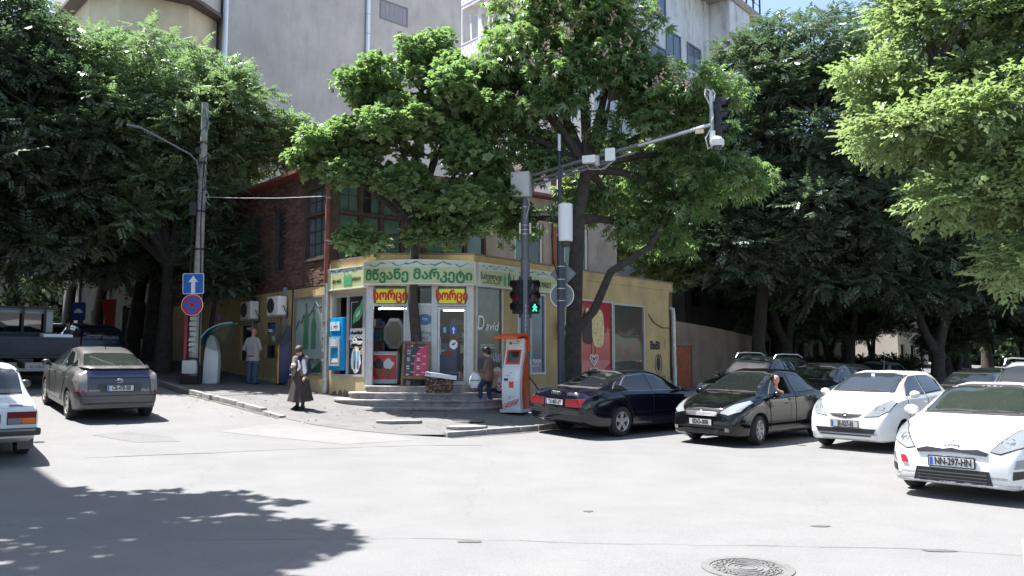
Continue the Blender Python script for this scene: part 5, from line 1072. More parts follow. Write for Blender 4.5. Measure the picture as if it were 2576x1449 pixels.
# ground details
mh = thing('manhole_cover', 'round ribbed iron manhole cover in the sunlit road at bottom right', 'manhole', (2.02, 7.08, 0)); IRON = mat('worn_iron', (.12, .118, .115), .75, metal=.0, var=.2, scale=20, bump=.3)
MH = Matrix.Translation((2.02, 7.08, .0)); m = MB(MH); m.lathe([(0, .008), (.3, .008), (.3, .001)], 40); m.build('plate', IRON, mh); m = MB(MH); m.lathe([(.315, .002), (.315, .014), (.39, .014), (.39, .002)], 40); m.build('ring', IRON, mh)
m = MB(MH)
for r in (.07, .12, .17, .22, .27): m.lathe([(r - .012, .008), (r - .01, .016), (r + .01, .016), (r + .012, .008)], 36)
for k in range(20):
    a = k * math.pi / 10; m.box((.24 * math.cos(a), .24 * math.sin(a), .0115), (.1, .02, .009), 0, Matrix.Translation((.24 * math.cos(a), .24 * math.sin(a), 0)) @ Matrix.Rotation(a, 4, 'Z') @ Matrix.Translation((-.24 * math.cos(a), -.24 * math.sin(a), 0)))
m.build('rib', IRON, mh)
mz = pave_h(-1.05, 19.2); mh2 = thing('manhole_cover', 'small grated manhole cover half in shade on the pavement below the steps', 'manhole', (-1.05, 19.2, mz)); m = MB(Matrix.Translation((-1.05, 19.2, mz))); m.lathe([(0, .02), (.38, .02), (.4, .005)], 30); m.build('plate', IRON, mh2); m = MB(Matrix.Translation((-1.05, 19.2, mz)))
for k in range(-4, 5): w = math.sqrt(.36 ** 2 - (k * .08) ** 2); m.box((0, k * .08, .025), (2 * w, .03, .012))
m.build('rib', IRON, mh2)
for (x, y, w, h, lab) in ((-2.6, 18.6, .55, .16, 'broken stone slab sunk into the pavement below the steps'), (-1.0, 18.0, .5, .22, 'loose pale slab lying on the pavement behind the right kerb end')):
    z = pave_h(x, y); rg = random.Random(int(x * 10)); m = MB(); m.prism([(x + w * math.cos(t) * rg.uniform(.7, 1.1), y + h * 1.6 * math.sin(t) * rg.uniform(.7, 1.1)) for t in [k * math.pi / 5 for k in range(10)]], z - .02, z + .05); tag(m.build('stone_slab', KERB, bevel=.01), lab, 'slab')
# sign and banner deep in the left street
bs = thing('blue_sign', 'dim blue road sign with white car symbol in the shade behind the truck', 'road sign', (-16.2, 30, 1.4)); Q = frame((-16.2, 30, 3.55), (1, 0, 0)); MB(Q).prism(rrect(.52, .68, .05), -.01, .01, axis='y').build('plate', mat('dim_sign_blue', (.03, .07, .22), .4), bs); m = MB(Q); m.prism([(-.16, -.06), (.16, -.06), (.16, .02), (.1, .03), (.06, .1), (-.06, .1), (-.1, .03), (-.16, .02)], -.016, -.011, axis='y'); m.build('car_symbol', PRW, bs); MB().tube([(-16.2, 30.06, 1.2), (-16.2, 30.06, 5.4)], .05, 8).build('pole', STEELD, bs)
tag(MB(frame((-17.9, 35.5, 2.2), (1, .2, 0))).prism([(-.25, 2.2), (.35, 2.2), (.3, .6), (.05, .4)], -.05, .05, axis='y').build('red_banner', mat('banner_red', (.5, .05, .02), .6)), 'narrow red banner deep in the shade up the left street', 'banner')
# ================================================================ cars
def pchip(pts, xs):
    px = np.array([p[0] for p in pts], float); py = np.array([p[1] for p in pts], float); h = np.diff(px); d = np.diff(py) / h; m = np.zeros(len(px))
    m[0], m[-1] = d[0], d[-1]
    for i in range(1, len(px) - 1):
        if d[i - 1] * d[i] > 0: w1, w2 = 2 * h[i] + h[i - 1], h[i] + 2 * h[i - 1]; m[i] = (w1 + w2) / (w1 / d[i - 1] + w2 / d[i])
    xs = np.clip(np.asarray(xs, float), px[0], px[-1]); k = np.clip(np.searchsorted(px, xs) - 1, 0, len(h) - 1); t = (xs - px[k]) / h[k]
    return py[k] * (1 + 2 * t) * (1 - t) ** 2 + m[k] * h[k] * t * (1 - t) ** 2 + py[k + 1] * t * t * (3 - 2 * t) + m[k + 1] * h[k] * t * t * (t - 1)
def paint(name, col, rough=.25, coat=.6, metal=0., spec=.5): return mat(name, col, rough, metal=metal, coat=coat, spec=spec)
CARGL = mat('car_glass', (.01, .012, .012), .02, spec=.85); CARGL2 = mat('car_glass_pale', (.022, .028, .034), .02, spec=.8); CARGL3 = mat('car_glass_greenish', (.022, .028, .024), .02, spec=.8, var=.12, scale=2)
RUB = mat('black_rubber', (.018, .018, .018), .75); TYRE = mat('tyre_rubber', (.02, .02, .021), .85, var=.2, scale=9); RIM = mat('alloy_rim', (.5, .5, .5), .3, metal=.75); RIMG = mat('dusty_hubcap', (.36, .35, .31), .55, metal=.2)
CHROME = mat('chrome', (.42, .42, .44), .2, metal=1.); LENS = mat('headlamp_glass', (.2, .215, .23), .08, spec=.8, coat=.5); LENSD = mat('lamp_inner', (.2, .21, .22), .15, metal=.6)
TAIL = mat('tail_red', (.17, .005, .009), .15, spec=.6); AMB = mat('amber_lens', (.6, .16, .03), .2); CLR = mat('clear_lens', (.2, .185, .18), .15); GRL = mat('grille_black', (.012, .012, .014), .4); PLW = mat('plate_white', (.5, .5, .49), .4); UND = mat('underbody_black', (.008, .008, .008), .9)
class Car:
    def __init__(c, name, label, sp, pnt, pos, head, group=None, at='rear'):
        "pos: ground point under the rear axle (or front axle); head: compass direction the nose points to, degrees from +Y towards +X"
        c.sp = sp; c.pnt = pnt; h = R(head); d = Vector((math.sin(h), math.cos(h))); wb = sp['wb']; p = Vector(pos)
        if at == 'front': p = p - d * wb
        if at == 'nose': p = p - d * (wb + sp['fo'])
        if at == 'tail': p = p + d * (sp['L'] - wb - sp['fo'])
        zr, zf = gz(*p), gz(*(p + d * wb)); n = Vector((d.y, -d.x)); zl = gz(*(p - n)); zr2 = gz(*(p + n))
        c.t = thing(name, label, 'car' if name != 'flatbed_truck' else 'truck', (p.x, p.y, zr + .004), (math.atan2(zl - zr2, 2) if True else 0, -math.atan2(zf - zr, wb), math.atan2(d.y, d.x)), group)
        c.xf = wb + sp['fo']; c.hw = sp['W'] / 2; c.body()
    def X(c, xp): return c.xf - xp
    def body(c):
        sp = c.sp; L = sp['L']; hw = c.hw; xs = sorted(set([round(v, 3) for v in list(np.linspace(0, L, 46)) + [p[0] for p in sp['top']] + [.02, .06, .12, .2, L - .02, L - .06, L - .12, L - .2]])); xs = np.array([x for x in xs if 0 <= x <= L])
        top = pchip(sp['top'], xs); belt = pchip(sp['belt'], xs); bot = pchip(sp['bot'], xs)
        plan = hw * pchip(sp.get('plan', [(0, .74), (.05, .82), (.2, .91), (.55, .975), (1.1, 1), (L - 1., 1), (L - .4, .965), (L - .12, .9), (L - .04, .86), (L, .8)]), xs); rw = pchip(sp['roofw'], xs)
        V = []; ring = None
        for x, zt, zs, zb, w, r in zip(xs, top, belt, bot, plan, rw):
            r = min(r, w * .93); zs = min(zs, zt - .03); e = min(.075, (zt - zs) * .45); H = zs - zb
            hp = [(0, zb), (w * .6, zb), (w * .88, zb), (w * .955, zb + .03), (w * .975, zb + .12), (w * .992, zb + .3 * H), (w, zb + .55 * H), (w * .99, zb + .78 * H), (w * .97, zs - .03), (w * .945, zs)]
            a, b = (w * .945, zs), (r, zt - e)
            for t in (.12, .38, .66, .9, 1.): hp.append((a[0] + (b[0] - a[0]) * (t + .12 * t * (1 - t)), a[1] + (b[1] - a[1]) * t))
            hp += [(r - .05, zt - e * .45), (r * .75, zt - e * .12), (r * .4, zt - .01), (0, zt)]
            X = c.X(x); full = [(X, -y, z) for y, z in hp] + [(X, y, z) for y, z in hp[-2:0:-1]]
            ring = len(full); nh = len(hp); V += full
        F = []; n = len(xs)
        for i in range(n - 1):
            for k in range(ring): k2 = (k + 1) % ring; F.append((i * ring + k, i * ring + k2, (i + 1) * ring + k2, (i + 1) * ring + k))
        for i, rev in ((0, False), (n - 1, True)):
            for k in range(nh - 1):
                a, b = i * ring + k, i * ring + k + 1; a2 = i * ring + (ring - k) % ring; b2 = i * ring + (ring - k - 1) % ring
                f = [a, b, b2, a2]; f = [q for j, q in enumerate(f) if q not in f[:j]]
                F.append(tuple(f if rev else f[::-1]))
        c.bvh = BVHTree.FromPolygons([Vector(v) for v in V], F)
        mb = MB(); mb.add(V, F); o = mb.build('body', [c.pnt, UND], c.t, world=False)
        cut = MB(); r = sp['r'] + sp.get('gap', .045)
        for xw in (0, sp['wb']):
            for s in (1, -1): cut.lathe([(0, -.2), (r, -.2), (r, .2), (0, .2)], 32, 1, Matrix.Translation((xw, s * (hw - .06), sp['r'] + .01)), 'y')
        for b in sp.get('cut', []): cut.box(b[0], b[1], 1)
        co = cut.build('cutter', [c.pnt, UND], None); md = o.modifiers.new('b', 'BOOLEAN'); md.operation = 'DIFFERENCE'; md.object = co; md.solver = 'EXACT'; o.parent = None
        bpy.context.view_layer.update(); dg = bpy.context.evaluated_depsgraph_get(); me = bpy.data.meshes.new_from_object(o.evaluated_get(dg)); o.modifiers.clear(); o.data = me; bpy.data.objects.remove(co); o.parent = c.t; o.name = 'body'
        me.polygons.foreach_set('use_smooth', [True] * len(me.polygons)); me.set_sharp_from_angle(angle=R(38)); c.bodyo = o
    def patch(c, poly, side, m, name, off=.012, rim=0., rimm=None, parent=None, label=None, sub=5, thick=.02):
        """a thin panel laid on the body: poly in (y,z) for front/rear, (x',z) for left/right, (x',y) for top; x' counts from the nose"""
        def shoot(u, v):
            if side == 'front': o_, d = Vector((20, u, v)), Vector((-1, 0, 0))
            elif side == 'rear': o_, d = Vector((-20, u, v)), Vector((1, 0, 0))
            elif side == 'left': o_, d = Vector((c.X(u), 10, v)), Vector((0, -1, 0))
            elif side == 'right': o_, d = Vector((c.X(u), -10, v)), Vector((0, 1, 0))
            else: o_, d = Vector((c.X(u), v, 10)), Vector((0, 0, -1))
            h = c.bvh.ray_cast(o_, d); n_ = h[1]
            if h[0] and n_.dot(d) > 0: n_ = -n_
            return ((h[0], n_), d) if h[0] else (None, d)
        def make(pl, off_, mats_, nm, par):
            bm = bmesh.new(); vs = [bm.verts.new((p[0], p[1], 0)) for p in pl]; f = bm.faces.new(vs); bmesh.ops.triangulate(bm, faces=[f])
            for _ in range(sub):
                es = [e for e in bm.edges if e.calc_length() > .06]
                if es: bmesh.ops.subdivide_edges(bm, edges=es, cuts=1); bmesh.ops.triangulate(bm, faces=bm.faces[:])
            bad = []; dd = None; last = None
            for v in bm.verts:
                h, dd = shoot(v.co.x, v.co.y)
                if h is None: bad.append(v)
                else: v.co = h[0] + h[1] * off_
            if bad: bmesh.ops.delete(bm, geom=bad, context='VERTS')
            be = [e for e in bm.edges if e.is_boundary]
            if be:
                ex = bmesh.ops.extrude_edge_only(bm, edges=be)['geom']
                for v in ex:
                    if isinstance(v, bmesh.types.BMVert): v.co += dd * thick
                if len(mats_) > 1:
                    for g in ex:
                        if isinstance(g, bmesh.types.BMFace): g.material_index = 1
            bmesh.ops.recalc_face_normals(bm, faces=bm.faces)
            nn = sum((f.normal for f in bm.faces), Vector())
            if nn.dot(dd) > 0: bmesh.ops.reverse_faces(bm, faces=bm.faces[:])
            me = bpy.data.meshes.new(nm); bm.to_mesh(me); bm.free()
            for q in mats_: me.materials.append(q)
            me.polygons.foreach_set('use_smooth', [True] * len(me.polygons)); me.set_sharp_from_angle(angle=R(40)); return link(nm, me, par)
        o = make(poly, off, [m, RUB], name, parent or c.t)
        if label: o['label'] = label
        if rim:
            cx = sum(p[0] for p in poly) / len(poly); cy = sum(p[1] for p in poly) / len(poly)
            big = []
            for i, p in enumerate(poly):
                a, b = Vector(poly[i - 1]), Vector(poly[(i + 1) % len(poly)]); t = (b - a).normalized(); nrm = Vector((t.y, -t.x))
                if nrm.dot(Vector(p) - Vector((cx, cy))) < 0: nrm = -nrm
                big.append((p[0] + nrm.x * rim, p[1] + nrm.y * rim))
            make(big, off * .5, [rimm or RUB], 'seal' if not rimm else 'trim', o)
        return o
    def both(c, poly, m, name, **k):
        c.patch(poly, 'left', m, name, **k); c.patch(poly, 'right', m, name, **k)
    def sym(c, poly, side, m, name, **k):
        return c.patch(poly, side, m, name, **k), c.patch([(-u, v) for u, v in poly][::-1], side, m, name, **k)
    def doors(c, polys, hand=None):
        for s in ('left', 'right'):
            for i, pl in enumerate(polys):
                d = c.patch(pl, s, c.pnt, 'door', off=.009, rim=.008, thick=.012)
                if hand:
                    hx, hz = hand[i]; sg_ = 1 if s == 'left' else -1; h = c.bvh.ray_cast(Vector((c.X(hx), 10 * sg_, hz)), Vector((0, -sg_, 0)))[0]
                    if h: MB().box((h.x, h.y + sg_ * .022, hz), (.17, .03, .03)).build('handle', c.sp.get('handle_mat', c.pnt), d, world=False, bevel=.008)
    def wheels(c, style='alloy5', rimm=RIM, steer=0):
        sp = c.sp; r = sp['r']; w = .2; rr = r * sp.get('rimf', .66)
        tm = MB(); tm.lathe([(rr, -w / 2), (r - .035, -w / 2 - .005), (r - .008, -w / 2 + .02), (r, -w / 2 + .05), (r, w / 2 - .05), (r - .008, w / 2 - .02), (r - .035, w / 2 + .005), (rr, w / 2), (rr - .03, w / 2 - .08), (rr - .03, -w / 2 + .02), (rr, -w / 2)], 32, axis='y')
        rm = MB(); rm.lathe([(rr + .004, .095), (rr - .012, .1), (rr - .022, .085), (rr - .03, .03)], 32, axis='y'); rm.lathe([(0, .085), (.055, .082), (.06, .06)], 16, axis='y')
        ns = {'alloy5': 5, 'alloy6': 6, 'alloy7': 7, 'cover': 9, 'steel': 0}[style]
        for k in range(ns):
            a = 2 * math.pi * k / ns; wd = .07 if ns < 7 else .045; M = Matrix.Rotation(a, 4, 'Y'); rm.add([(-wd * .5, .082, .04), (wd * .5, .082, .04), (wd * .75, .09, rr - .015), (-wd * .75, .09, rr - .015), (-wd * .5, .04, .04), (wd * .5, .04, .04), (wd * .75, .05, rr - .015), (-wd * .75, .05, rr - .015)], [(0, 1, 2, 3), (0, 4, 5, 1), (1, 5, 6, 2), (3, 7, 4, 0)], 0, M)
        if style == 'steel': rm.lathe([(.06, .07), (rr * .55, .06), (rr * .6, .04), (rr - .02, .05)], 24, axis='y')
        bk = MB(); bk.lathe([(0, .02), (rr - .01, .03)], 24, axis='y'); bk.lathe([(0, -.08), (rr - .01, -.08)], 24, axis='y')
        first = None
        for xw, st in ((0, 0), (sp['wb'], steer)):
            for s in (1, -1):
                M = Matrix.Translation((xw, s * (c.hw - .115), r)) @ Matrix.Rotation(R(st + (0 if s > 0 else 180)), 4, 'Z')
                if first is None:
                    t = tm.build('wheel', TYRE, c.t, world=False, smooth=True); t.matrix_local = M
                    a = rm.build('rim', rimm, t, world=False); b = bk.build('hub_backing', UND, t, world=False); first = t
                else: k = copy_tree(first, c.t); k.matrix_local = M
    def plate(c, txt, x, z, tilt=0, rear=False, y=0, eu=True, w=.52):
        s = -1 if rear else 1; M = Matrix.Translation((x, y, z)) @ Matrix.Rotation(R(90 * s), 4, 'Z') @ Matrix.Rotation(R(tilt), 4, 'X')
        f = MB(); f.prism(rrect(w + .03, .14, .012, 2), -.002, .014, axis='y', M=M); o = f.build('plate_frame', BLACK, c.t, world=False)
        f = MB(); f.prism(rrect(w, .112, .008, 2), -.006, 0, axis='y', M=M); p = f.build('number_plate', PLW, c.t, world=False)
        if eu:
            f = MB(); f.span(-w / 2 + .006, -w / 2 + .045, -.008, -.0055, -.05, .05, 0, M); f.build('blue_band', PRB, p, world=False)
        W = rootmat(c.t); text(txt, .125, PRK, p, W @ M @ Matrix.Translation((.02 if eu else 0, -.008, 0)), bold=.004, xs=.66 if eu else .78, depth=.001)
        return p
    def mirror(c, xp, z, m=None, col=None):
        for s in (1, -1):
            h = c.bvh.ray_cast(Vector((c.X(xp), 10 * s, z)), Vector((0, -s, 0)))[0]; y = (h.y if h else s * c.hw)
            b = MB(); b.sphere((c.X(xp) , y + s * .14, z + .05), (.07, .1, .07), nu=14, nv=8); b.box((c.X(xp), y + s * .03, z - .01), (.06, .1, .05)); o = b.build('mirror', m or c.pnt, c.t, world=False, smooth=True)
            b = MB(); b.sphere((c.X(xp) - .052, y + s * .14, z + .05), (.026, .085, .058), nu=12, nv=6); b.build('mirror_glass', CARGL2, o, world=False, smooth=True)
    def wiper(c, pts, side='front'):
        out = []
        for u, v in pts:
            o_, d = (Vector((20, u, v)), Vector((-1, 0, 0))) if side == 'front' else (Vector((-20, u, v)), Vector((1, 0, 0)))
            h = c.bvh.ray_cast(o_, d)[0]
            if h: out.append(tuple(h - d * .03))
        if len(out) > 1: MB().tube(out, .014, 5).build('wiper', RUB, c.t, world=False)
    def antenna(c, xp, l=.2, back=.12, y=0):
        h = c.bvh.ray_cast(Vector((c.X(xp), y, 10)), Vector((0, 0, -1)))[0]; MB().tube([(h.x, y, h.z - .01), (h.x - back, y, h.z + l)], [.012, .005], 6).build('antenna', RUB, c.t, world=False)
    def ringbadge(c, side, y, z, r, kind):
        s = 1 if side == 'front' else -1; h = c.bvh.ray_cast(Vector((20 * s, y, z)), Vector((-s, 0, 0)))[0]; b = MB(); x = h.x + s * .012
        def ring(cy, rx, rz, th=.008): b.tube([(x, y + cy + rx * math.cos(t), z + rz * math.sin(t)) for t in [k * math.pi / 10 for k in range(21)]], th, 5, caps=False)
        if kind == 'ovals': ring(0, r, r * .68); ring(0, r * .45, r * .62, .006); b.tube([(x, y - r * .75, z + r * .28), (x, y, z + r * .2), (x, y + r * .75, z + r * .28)], .007, 5)
        elif kind == 'four': [ring(q * r * 1.45, r, r, .007) for q in (-1.5, -.5, .5, 1.5)]
        elif kind == 'bar': ring(0, r, r); b.box((x, y, z), (.012, 2.5 * r, .028))
        elif kind == 'h': ring(0, r, r * .8); b.tube([(x, y - r * .5, z - r * .5), (x, y - r * .4, z + r * .5)], .01, 5); b.tube([(x, y + r * .5, z - r * .5), (x, y + r * .4, z + r * .5)], .01, 5); b.tube([(x, y - r * .45, z), (x, y + r * .45, z)], .01, 5)
        b.build('emblem', CHROME, c.t, world=False)
def mirrored(p): return [(-u, v) for u, v in p][::-1]

# ---- white hatchback, nearest on the right
aq = Car('parked_hatchback', 'white hatchback with red tow flap and plate NN-297-HN nearest the camera at right', dict(L=3.99, W=1.695, wb=2.55, fo=.83, r=.29, top=[(0, .6), (.03, .68), (.12, .78), (.3, .88), (.6, .985), (.88, 1.06), (1.05, 1.13), (1.75, 1.4), (2.3, 1.445), (3.0, 1.42), (3.5, 1.33), (3.78, 1.08), (3.93, .92), (3.99, .75)], belt=[(0, .52), (.12, .66), (.4, .8), (.9, .94), (2, .98), (3.2, 1.05), (3.75, .98), (3.99, .7)], bot=[(0, .22), (.15, .18), (1, .17), (3.2, .18), (3.8, .28), (3.99, .42)], roofw=[(0, .5), (.3, .62), (.9, .7), (1.75, .57), (2.4, .55), (3.5, .53), (3.8, .6), (3.99, .6)]), paint('white_car_paint', (.66, .66, .65), .3, .5), (5.56, 10.32), 226, at='nose')
aq.patch([(-.6, 1.07), (.6, 1.07), (.5, 1.36), (.3, 1.385), (-.3, 1.385), (-.5, 1.36)], 'front', CARGL3, 'windshield', rim=.03)
aq.both([(1.1, 1.02), (2.15, 1.05), (2.15, 1.34), (1.8, 1.31), (1.4, 1.17)], CARGL, 'side_window', rim=.02); aq.both([(2.25, 1.06), (3.15, 1.1), (3.1, 1.25), (2.8, 1.33), (2.25, 1.34)], CARGL, 'side_window', rim=.02)
aq.doors([[(1.12, .3), (2.18, .3), (2.18, 1.02), (1.1, .98)], [(2.22, .3), (2.8, .32), (3.12, .8), (3.2, 1.06), (2.22, 1.03)]], [(1.98, .9), (2.95, .95)])
aq.sym([(.44, .64), (.54, .62), (.74, .7), (.8, .82), (.76, .92), (.66, .88), (.52, .74)], 'front', LENS, 'headlight', rim=.012)
for y in (.6, -.6): aq.patch([(y + .07 * math.cos(t), .74 + .06 * math.sin(t)) for t in [k * math.pi / 6 for k in range(12)]], 'front', LENSD, 'lamp_bowl', off=.012, sub=1)
aq.patch([(-.42, .62), (-.3, .655), (-.1, .64), (0, .66), (.1, .64), (.3, .655), (.42, .62), (.4, .585), (.1, .605), (-.1, .605), (-.4, .585)], 'front', GRL, 'upper_grille')
lg = aq.patch([(-.46, .23), (.46, .23), (.42, .4), (-.42, .4)], 'front', GRL, 'lower_grille', rim=.012, rimm=paint('white_car_paint', (.76, .76, .75)))
m = MB()
for z in (.27, .31, .35): m.box((aq.xf + .02, 0, z), (.02, .8, .012))
m.build('grille_bar', mat('grille_grey', (.05, .05, .05), .5), lg, world=False)
aq.patch([(-.72, .245), (.72, .245), (.7, .215), (-.7, .215)], 'front', mat('silver_lip', (.55, .55, .56), .35, metal=.3), 'bumper_lip')
aq.sym([(.66, .32), (.76, .34), (.76, .43), (.67, .42)], 'front', GRL, 'fog_grille'); aq.sym([(.68, .45), (.75, .46), (.75, .56), (.7, .55)], 'front', LENS, 'fog_light', sub=1)
aq.patch([(-.53, .44), (-.6, .44), (-.62, .53), (-.55, .53)], 'front', mat('tow_flap_red', (.6, .01, .03), .4), 'tow_flap', off=.01)
aq.patch([(.86, .18), (.98, .36), (.98, .4), (.86, .3)], 'left', BLACK, 'side_intake') if False else None
aq.plate('NN-297-HN', aq.xf + .02, .485, 2); aq.ringbadge('front', 0, .7, .085, 'ovals'); aq.mirror(1.25, 1.0); aq.wheels('alloy5'); aq.wiper([(-.55, 1.07), (-.2, 1.09), (.1, 1.08)]); aq.wiper([(0, 1.075), (.3, 1.09), (.62, 1.07)]); aq.antenna(2.2, .2)
m = MB(); m.sphere((aq.X(1.35), .35, 1.0), (.12, .2, .06)); m.build('dashboard', mat('dash_grey', (.2, .2, .2), .7), aq.t, world=False)
# ---- white mini car behind it
ft = Car('parked_hatchback', 'white upright small hatchback with plate JE-027-EJ behind the nearest white car', dict(L=3.83, W=1.675, wb=2.45, fo=.76, r=.285, top=[(0, .62), (.03, .7), (.12, .82), (.3, .95), (.62, 1.05), (.8, 1.1), (1.0, 1.2), (1.6, 1.46), (2.1, 1.525), (3.0, 1.5), (3.4, 1.4), (3.65, 1.08), (3.78, .9), (3.83, .7)], belt=[(0, .52), (.12, .68), (.4, .86), (.8, .98), (2, 1.0), (3.2, 1.05), (3.6, 1.0), (3.83, .65)], bot=[(0, .24), (.15, .19), (1, .18), (3.2, .19), (3.65, .28), (3.83, .4)], roofw=[(0, .5), (.3, .62), (.8, .7), (1.6, .58), (2.2, .56), (3.4, .54), (3.65, .6), (3.83, .6)]), MATS['white_car_paint'], (6.45, 15.75), 226, at='nose')
ft.patch([(-.62, 1.13), (.62, 1.13), (.53, 1.42), (.3, 1.455), (-.3, 1.455), (-.53, 1.42)], 'front', CARGL2, 'windshield', rim=.025)
ft.both([(1.1, 1.05), (2.05, 1.08), (2.05, 1.41), (1.7, 1.39), (1.35, 1.24)], CARGL, 'side_window', rim=.02); ft.both([(2.13, 1.08), (3.1, 1.12), (3.15, 1.3), (2.8, 1.4), (2.13, 1.41)], CARGL, 'side_window', rim=.02)
ft.doors([[(1.05, .3), (2.08, .3), (2.08, 1.04), (1.03, 1.0)], [(2.11, .3), (2.65, .32), (2.95, .75), (3.15, 1.08), (2.11, 1.05)]], [(1.9, .9), (2.9, .95)])
ft.sym([(.36, .66), (.6, .68), (.74, .78), (.77, .92), (.68, .96), (.52, .84)], 'front', LENS, 'headlight', rim=.01)
for y in (.6, -.6): ft.patch([(y + .075 * math.cos(t), .79 + .07 * math.sin(t)) for t in [k * math.pi / 6 for k in range(12)]], 'front', LENSD, 'lamp_bowl', off=.012, sub=1)
ft.patch([(-.33, .71), (.33, .71), (.25, .66), (.1, .635), (-.1, .635), (-.25, .66)], 'front', GRL, 'upper_grille'); ft.patch([(-.58, .44), (.58, .44), (.54, .35), (-.54, .35)], 'front', GRL, 'lower_grille'); ft.patch([(-.5, .32), (.5, .32), (.48, .295), (-.48, .295)], 'front', GRL, 'lip_slot')
ft.plate('JE-027-EJ', ft.xf + .03, .52, 4); ft.ringbadge('front', 0, .675, .06, 'h'); ft.mirror(1.15, 1.03); ft.wheels('cover'); ft.wiper([(-.6, 1.125), (-.2, 1.14), (.0, 1.125)]); ft.wiper([(.05, 1.125), (.3, 1.14), (.58, 1.12)]); ft.antenna(2.0, .25, .02)
MB().box((ft.X(1.42), .0, 1.4), (.02, .07, .13)).build('paper_charm', PRW, ft.t, world=False)
# ---- black saloon with the driver
BLKP = paint('black_car_paint', (.004, .0042, .005), .1, .25, spec=.4)
ti = Car('moving_saloon', 'black saloon with driver leaning out of the window and plate EDO-008', dict(L=4.4, W=1.695, wb=2.6, fo=.87, r=.305, top=[(0, .58), (.03, .66), (.1, .76), (.3, .86), (.7, .97), (1.02, 1.04), (1.25, 1.14), (1.95, 1.46), (2.4, 1.535), (3.0, 1.5), (3.5, 1.34), (3.85, 1.13), (4.1, 1.08), (4.32, 1.04), (4.38, .9), (4.4, .8)], belt=[(0, .5), (.1, .64), (.4, .8), (1.0, .95), (2, .98), (3.4, 1.03), (4.1, 1.0), (4.4, .75)], bot=[(0, .24), (.15, .19), (1, .18), (3.6, .19), (4.2, .28), (4.4, .4)], roofw=[(0, .5), (.3, .6), (1.0, .7), (1.95, .56), (2.5, .54), (3.4, .53), (3.85, .62), (4.4, .6)], cut=[((2.6 + .87 - 2.02, .72, 1.18), (.5, .7, .36))]), BLKP, (4.5, 17.22), 227, at='front')
ti.patch([(-.6, 1.07), (.6, 1.07), (.52, 1.4), (.3, 1.445), (-.3, 1.445), (-.52, 1.4)], 'front', CARGL, 'windshield', rim=.02)
ti.patch([(1.32, 1.0), (2.3, 1.03), (2.3, 1.42), (2.0, 1.4), (1.62, 1.2)], 'right', CARGL, 'side_window', rim=.02); ti.patch([(1.35, 1.01), (1.72, 1.02), (1.72, 1.27), (1.6, 1.19)], 'left', CARGL, 'side_window', rim=.01)
ti.both([(2.4, 1.03), (3.3, 1.06), (3.35, 1.2), (3.0, 1.36), (2.4, 1.42)], CARGL, 'side_window', rim=.02)
ti.doors([[(1.3, .32), (2.33, .32), (2.33, 1.0), (1.27, .97)], [(2.37, .32), (2.95, .35), (3.2, .75), (3.38, 1.05), (2.37, 1.02)]], [(2.15, .9), (3.1, .93)])
ti.sym([(.42, .66), (.6, .62), (.76, .7), (.8, .86), (.74, .9), (.58, .82)], 'front', LENS, 'headlight', rim=.008)
g = ti.patch([(-.4, .68), (.4, .68), (.36, .585), (-.36, .585)], 'front', GRL, 'grille'); m = MB()
for z in (.605, .628, .651, .674): m.tube([(ti.xf - .01 - .0, -.36, z), (ti.xf + .02, -.1, z), (ti.xf + .02, .1, z), (ti.xf - .01, .36, z)], .008, 5)
m.build('chrome_bar', CHROME, g, world=False)
ti.patch([(-.42, .33), (.42, .33), (.38, .24), (-.38, .24)], 'front', GRL, 'lower_grille'); ti.sym([(.56, .3), (.64, .3), (.64, .37), (.56, .37)], 'front', CLR, 'fog_light', sub=1)
ti.plate('EDO-008', ti.xf + .03, .47, 3, eu=False); ti.ringbadge('front', 0, .64, .06, 'bar'); ti.mirror(1.38, .97); ti.wheels('alloy7', steer=8); ti.wiper([(-.55, 1.06), (-.2, 1.075), (.05, 1.065)]); ti.wiper([(.05, 1.07), (.3, 1.08), (.58, 1.06)])
# ---- dark blue executive saloon seen from behind
DBLUE = paint('midnight_blue_paint', (.005, .005, .012), .12, .4, spec=.4)
au = Car('parked_saloon', 'dark blue executive saloon with plate TX-007-XT parked by the orange kiosk', dict(L=5.03, W=1.88, wb=2.88, fo=.95, r=.335, top=[(0, .55), (.05, .68), (.4, .82), (1.3, .98), (1.5, 1.04), (2.25, 1.38), (2.7, 1.44), (3.3, 1.42), (3.75, 1.28), (4.2, 1.07), (4.45, 1.04), (4.85, 1.02), (4.97, .98), (5.03, .84)], belt=[(0, .45), (.1, .6), (.5, .76), (1.3, .93), (2.5, .96), (3.8, .98), (4.6, .95), (5.03, .78)], bot=[(0, .25), (.15, .19), (1, .18), (4, .19), (4.7, .26), (5.03, .36)], roofw=[(0, .55), (.4, .68), (1.3, .76), (2.25, .6), (2.8, .58), (3.6, .57), (4.2, .7), (5.03, .68)]), DBLUE, (2.36 - .78 * .7, 18.06 + .78 * .72), 48, at='rear')
au.patch([(-.62, 1.06), (.62, 1.06), (.55, 1.34), (.35, 1.375), (-.35, 1.375), (-.55, 1.34)], 'rear', CARGL, 'rear_window', rim=.025)
au.both([(1.75, .99), (2.72, 1.0), (2.72, 1.34), (2.4, 1.31), (2.1, 1.17)], CARGL, 'side_window', rim=.016, rimm=CHROME); au.both([(2.79, 1.0), (3.62, 1.01), (3.7, 1.1), (3.4, 1.3), (2.79, 1.345)], CARGL, 'side_window', rim=.016, rimm=CHROME); au.both([(3.76, 1.02), (3.98, 1.04), (3.8, 1.15), (3.74, 1.18)], CARGL, 'quarter_window', rim=.012, rimm=CHROME)
